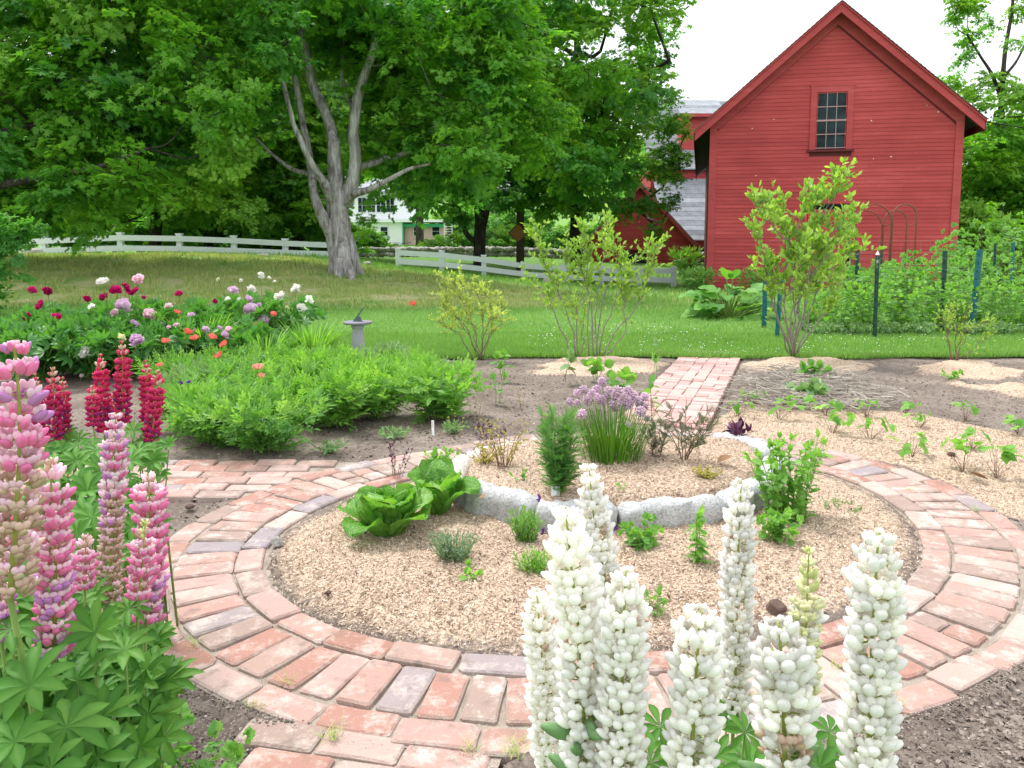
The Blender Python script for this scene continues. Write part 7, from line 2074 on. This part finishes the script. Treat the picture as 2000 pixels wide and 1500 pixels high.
plant('flower_seedling', 'small yellow-green seedling on the bare soil far right', 'seedling', xy(1860, 742), .07, .9, 8, 5, OV, .05, 'bright', sr=.002)
for px, py, lab in [(890, 860, 'sparse yellowish sprig rising from the soil left of the golden herb'), (1020, 800, 'thin pale sprig on the soil behind the golden herb'), (1060, 830, 'thin pale sprig right beside another on the back soil'), (930, 820, 'spindly sprig on the soil by the bright leafy plant')]:
    plant('sprig', lab, 'plant', xy(px, py), .16, .3, 4, 8, OV, .018, 'golden', 'twig', sr=.0012)
straw = [(1440, 815, .9, 'left end of the back row, touching the brick path'), (1470, 790, .7, 'just behind the left end of the back row, at the straw edge'), (1522, 822, 1.1, 'second in the back row'), (1612, 812, .9, 'back row at the right of the straw'), (1625, 848, 1.0, 'below the straw in the middle row'),
         (1692, 815, .9, 'back row in front of the bare soil'), (1698, 862, 1.1, 'middle row, spreading wide leaves above the brick path'), (1768, 808, .6, 'small one in the back row, right half'), (1780, 895, 1.1, 'front row, upright with bright leaves'), (1795, 838, .7, 'small one behind the upright one'),
         (1885, 822, 1.0, 'back row near the edge of the bare soil'), (1900, 878, .7, 'small one in the middle row at the right'), (1880, 925, 1.5, 'large one in the front row'), (1945, 935, 1.7, 'largest, at the right edge of the mulch'), (1988, 850, .9, 'back row at the right edge'), (1560, 800, .6, 'small pale one between the straw and the mulch')]
for px, py, s_, where in straw:
    plant('strawberry_plant', 'strawberry plant ' + where, 'strawberry', xy(px, py), .085 * s_ + .02, .85, 8, 1, TRI, .072 * s_ ** .5 + .008, 'bright', 'redtwig', t0=.92, elev=.25, sr=.0018, base_r=.01, top=False, jit=.25, shrink=0, group='strawberry plants on the mulch')
# rhubarb
rb = onT(1425, 11.2)
o = empty('rhubarb', rb, 0, 'large rhubarb clump with huge crinkled leaves beside the barn corner', 'rhubarb')
r = random.Random(3)
for k in range(64):
    a = r.uniform(0, 6.28); rr = r.uniform(.1, .55); h = r.uniform(.08, .46) * (1 - rr * .6)
    if k < 2: a = 4.2 + k * .7; rr = .12; h = .55
    lt = leaf_t(.45, .15, .15, 6, .4, 0, .08, .05)
    g = Geo(); g.add(lt.V, [tuple(f) for ff, m in lt.F for f in ff], 0, r.random() * .9)
    p = Vector((math.cos(a) * rr, math.sin(a) * rr * .7, h)); s_ = r.uniform(.20, .30)
    d = Vector((math.cos(a), math.sin(a), r.uniform(-.3, .6) if k > 2 else 1.2)).normalized()
    z_ = Vector((0, -.3, 1)); x_ = d.cross(z_).normalized(); z_ = x_.cross(d)
    lf = g.build('leaf', M['fresh'] if k % 3 else M['bright'], o)
    lf.matrix_local = Matrix.Translation(p) @ Matrix(((x_.x, d.x, z_.x), (x_.y, d.y, z_.y), (x_.z, d.z, z_.z))).to_4x4() @ Matrix.Scale(s_, 4)
    g = Geo(); g.tube([(0, 0, -.05), tuple(p * .6), tuple(p)], [.014, .011, .008], 5, cap=False); g.build('stalk', M['stem'], o)

# ------------------------------------------------------------------ pea fence: posts, wire and vines
def tpost(px, top, bot, Y, mat, label, lean=0, w=.045):
    b = onT(px + lean, Y); t = P(px, top, Y); o = empty('fence_post', b, 0, label, 'post', 'metal stakes of the vegetable fence'); v = t - b
    g = Geo(); hw = w / 2
    pr = [(-hw, -.004), (hw, -.004), (hw, .004), (.005, .004), (.005, hw), (-.005, hw), (-.005, .004), (-hw, .004)]
    n = len(pr); V = [(x, y, -.25) for x, y in pr] + [(x + v.x, y, v.z) for x, y in pr]
    g.add(V, [(i, (i + 1) % n, (i + 1) % n + n, i + n) for i in range(n)] + [tuple(range(n, 2 * n))], 0, smooth=False); g.build('stake', M[mat], o)
    g = Geo()
    for k in range(int(v.z / .10)):
        f_ = (k + .5) * .10 / v.z; g.box(v.x * f_ - .010, v.x * f_ + .010, -.018, -.004, (k + .5) * .10 - .012, (k + .5) * .10 + .012)
    g.build('studs', M[mat], o); tag(o.children[1], kind='stuff')
    return o
tpost(1714, 500, 665, 9.0, 'postgreen', 'dark green stake with a white finial cap, nearest the lawn', 0)
tpost(1846, 490, 600, 9.6, 'postgreen', 'dark green stake among the peas, left of the teal one', 0, .055)
tpost(1675, 490, 600, 11.0, 'postgreen', 'dark green stake behind the largest blueberry bush', 0, .05)
tpost(1497, 498, 645, 10.0, 'postteal', 'dark teal stake at the left corner of the vegetable fence', -2, .06)
tpost(1526, 540, 662, 9.1, 'postteal', 'bright blue-green stake leaning beside the corner one', -6, .05)
tpost(1914, 487, 640, 9.5, 'postteal', 'leaning bright teal stake at the right of the peas', -12, .075)
tpost(1979, 473, 540, 12.5, 'postteal', 'short teal stake at the right edge behind the peas', -2, .06)
tpost(1722, 490, 590, 12, 'postgreen', 'thin green stake standing behind the white-capped one', 0, .035)
tpost(1944, 475, 590, 12.5, 'postgreen', 'dark stake far back in the raspberry canes', 0, .04)
# finial
f0 = P(1714, 497, 9.0)
o = empty('bell_cap', f0, 0, 'small white bell-shaped cap and grey pipe fixed to the top of the green stake', 'post cap')
g = Geo(); n = 12; H = [(-.004, .022), (0, .021), (.02, .012), (.034, .006), (.044, .002)]
V = [(r_ * math.cos(2 * math.pi * j / n), r_ * math.sin(2 * math.pi * j / n), z) for z, r_ in H for j in range(n)]
g.add(V, np.array([(i * n + j, i * n + (j + 1) % n, (i + 1) * n + (j + 1) % n, (i + 1) * n + j) for i in range(4) for j in range(n)]), 0); g.build('bell', M['tag'], o)
g = Geo(); g.tube([(0, 0, -.16), (0, 0, -.06)], .016, 8); g.tube([(0, 0, -.08), (0, 0, 0)], .005, 6); g.build('pipe', M['wire'], o)
def wire_panel(p0, p1, h0, h1, label, dx=.10, dz=.09, r_=.0010):
    a = Vector(p0); b = Vector(p1); o = empty('wire_fence', a, 0, label, 'wire fence'); d = b - a; L = d.length
    g = Geo(); n = int(L / dx)
    for k in range(n + 1): q = d * (k / n); g.tube([(q.x, q.y, h0), (q.x, q.y, h1)], r_, 3, cap=False)
    m = int((h1 - h0) / dz)
    for k in range(m + 1): z = h0 + (h1 - h0) * k / m; g.tube([(0, 0, z), tuple(d * .5 + Vector((0, 0, z - .01))), (d.x, d.y, z)], r_, 3, cap=False)
    tag(g.build('wires', M['wire'], o), kind='stuff')
wire_panel(onT(1520, 9.1), onT(2080, 9.1), .02, .92, 'galvanised wire mesh along the front of the pea rows', .12, .12)
wire_panel(onT(1500, 10.2), onT(1520, 9.15), .02, .9, 'short wire mesh closing the left end of the pea patch')
wire_panel(onT(1500, 10.4), onT(1850, 11.0), .1, 1.1, 'second wire mesh between two rows of peas', .15, .15)
peas = [(1640, 9.5, .62, 'left end of the front row'), (1700, 9.5, .66, 'front row behind the white-capped stake'), (1760, 9.6, .66, 'front row right of the white-capped stake'), (1825, 9.6, .62, 'front row left of the thick dark stake'), (1885, 9.7, .66, 'front row left of the leaning teal stake'), (1950, 9.6, .68, 'front row right of the leaning teal stake'), (2010, 9.6, .70, 'right edge of the front row'),
        (1620, 10.6, .85, 'second row behind the big blueberry bush'), (1690, 10.7, .85, 'second row at the foot of the arches'), (1760, 10.8, .85, 'second row under the right arch'), (1830, 10.8, .85, 'second row behind the thick dark stake'), (1900, 10.9, .9, 'second row behind the leaning teal stake'), (1975, 10.9, .95, 'second row at the right edge'), (1580, 9.8, .45, 'low, at the left corner beside the blue-green stake')]
for px, Y, h, w_ in peas:
    plant('pea_vine', 'pea vines, ' + w_, 'pea plant', onT(px, Y), h * .9, .42, 26, 9, ROUND, .085, 'bright' if Y < 10 else 'fresh', t0=.12, elev=.3, sr=.003, base_r=.18, curve=.5, group='pea vines on the wire fence')
for px, w_ in [(1600, 'at the left'), (1660, 'by the brown clods'), (1740, 'right of the white-capped stake'), (1800, 'in the middle'), (1900, 'below the teal stake'), (1960, 'near the right edge')]:
    plant('low_greens', 'low row of small-leaved greens under the peas, ' + w_, 'vegetable plant', onT(px, 9.3), .14, 1.5, 40, 5, ROUND, .05, 'weed', t0=.1, sr=.002, base_r=.1, group='low greens under the peas')
for px, Y, h, w_ in [(1690, 13.5, .62, 'against the barn wall at the left'), (1770, 13.5, .75, 'under the right arch'), (1840, 13.6, 1.0, 'at the barn corner'), (1900, 13.4, 1.35, 'right of the barn corner'), (1970, 13.4, 1.5, 'near the right edge'), (2040, 13.4, 1.5, 'beyond the right edge of the peas'), (1740, 12.3, .62, 'lower, in front of the arches'), (1880, 12.2, .9, 'in front of the tallest canes')]:
    plant('raspberry_canes', 'raspberry canes ' + w_, 'raspberry canes', onT(px, Y), h, .42, 30, 11, TRI, .15, 'fresh', 'redtwig', t0=.15, elev=.2, sr=.005, base_r=.25, curve=1.2, group='raspberry canes behind the peas')
plant('lawn_weeds', 'tuft of tall grass at the foot of the barn corner', 'grass tuft', onT(1362, 20.2), .5, .5, 50, 5, NAR, .25, 'fresh', sr=.004, base_r=.3)
plant('lawn_weeds', 'tuft of green leaves between the fence end and the farm doorway', 'grass tuft', onT(1336, 30), .9, .5, 40, 5, NAR, .4, 'bright', sr=.005, base_r=.3)
plant('lawn_weeds', 'weedy growth at the foot of the barn behind the rhubarb', 'grass tuft', onT(1480, 19.5), .5, .9, 60, 5, NAR, .22, 'fresh', sr=.004, base_r=.5)
# arched trellises
def arch(x0, x1, top, Y, label, ztop_scale=1):
    a = onT(x0, Y); b = onT(x1, Y); o = empty('arch_trellis', a, 0, label, 'trellis', None)
    w = b.x - a.x; zt_ = P((x0 + x1) / 2, top, Y).z - a.z
    for yy, dz, k in ((0, 0, 0), (.35, -.10, 1)):
        R_ = w / 2; pts = [(0, yy, -.1), (0, yy, zt_ - R_ + dz)] + [(R_ - R_ * math.cos(t), yy, zt_ - R_ + dz + R_ * math.sin(t)) for t in np.linspace(.15, math.pi - .15, 12)] + [(w, yy, zt_ - R_ + dz), (w, yy, -.1)]
        g = Geo(); g.tube(pts, .013, 6); g.build('hoop', M['rust'], o)
    for f_ in (.3, .55, .8):
        for x in (0, w): g = Geo(); g.tube([(x, 0, zt_ * f_), (x, .35, zt_ * f_ - .03)], .006, 5); g.build('rung', M['rust'], o)
    return o
arch(1667, 1735, 399, 14.5, 'wider rusty metal arch trellis against the barn wall'); arch(1738, 1784, 399, 14.5, 'narrower rusty metal arch trellis right of the wider one')

# ------------------------------------------------------------------ small things
def tagm(px, py, h, w, lean, label, z=0.0, ang=0):
    q = G(px, py, z); o = empty('plant_label', q, ang, label, 'plant label'); g = Geo()
    V = [(-w / 2, 0, -.03), (w / 2, 0, -.03), (w / 2, lean, h), (-w / 2, lean, h), (-w / 2, .0015, -.03), (w / 2, .0015, -.03), (w / 2, lean + .0015, h), (-w / 2, lean + .0015, h)]
    g.add(V, np.array([(0, 1, 2, 3), (7, 6, 5, 4), (0, 3, 7, 4), (1, 5, 6, 2), (3, 2, 6, 7)]), 0, smooth=False); g.build('marker', M['tag'], o)
    for k in range(3): g = Geo(); g.box(-w * .32, w * random.uniform(.1, .34), lean * (.9 - .14 * k) - .0022, lean * (.9 - .14 * k) - .0012, h * (.88 - .13 * k), h * (.90 - .13 * k)); g.build('written_line', M['slate'], o)
    return o
tagm(846, 850, .085, .016, .02, 'white plastic marker stuck in the back soil strip', 0, .2)
tagm(737, 1064, .035, .022, .01, 'white plant label under the front of the big lettuce')
tagm(1085, 968, .035, .034, .015, 'white plant label at the foot of the dill', .14)
tagm(1020, 1082, .045, .030, .01, 'white plant label in the darker lavender')
def rock(px, py, s_, mat, label, seed, z=0.0, flat=.7, cat='stone', name='stone'):
    q = G(px, py, z); me = rockmesh(name, M[mat], seed, rx=.5, ry=.42, rz_=.5 * flat); o = link_mesh(name, me, None, q + Vector((0, 0, s_ * flat * .25)), (0, 0, seed), s_); return tag(o, label, cat)
rock(540, 1064, .062, 'rock', 'rough pale stone at the inner edge of the brick ring', 21, .01)
rock(1858, 890, .045, 'polewood', 'dark lump of bark on the strawberry mulch', 22, .01, cat='clod', name='bark_lump')
rock(640, 1160, .03, 'polewood', 'small brown bark piece on the herb bed mulch', 23, .03, .5, cat='bark chip', name='bark_lump')
rock(647, 1038, .018, 'stonew', 'little white pebble on the mulch left of the lettuce', 24, .03, .5, name='pebble')
rock(372, 992, .05, 'polewood', 'dark clod of soil beside the left brick path', 25, 0, .5, cat='clod', name='soil_clod')
rock(1188, 1096, .02, 'stonew', 'small white pebble by the violet flower', 26, .03, .5, name='pebble')
for px, py, lab in [(1400, 908, 'curled brown dead leaf inside the raised bed'), (1930, 940, 'curled dry leaf under the largest strawberry plants'), (935, 978, 'small russet leaf behind the front granite block')]:
    q = G(px, py, .15 if py < 990 and px < 1500 else .02); lt = leaf_t(.26, -.2, .35, 5); g = Geo(); g.add(lt.V * .085 * (1 if px > 1000 else .4), [tuple(f) for ff, m in lt.F for f in ff], 0)
    tag(g.build('dead_leaf', M['deadleaf'], None, q + Vector((0, 0, .01)), rot=(.1, .2, px)), lab, 'dead leaf')
# half-buried broken brick
q = G(1522, 1188, .03); bb = link_mesh('broken_brick', brick_mesh('broken_brick', .06, .045, .03, 301, M['polewood']), None, q + Vector((0, 0, .015)), (.5, .2, .8), 1.0); tag(bb, 'dark broken brick half buried in the mulch behind the white lupins', 'broken brick')
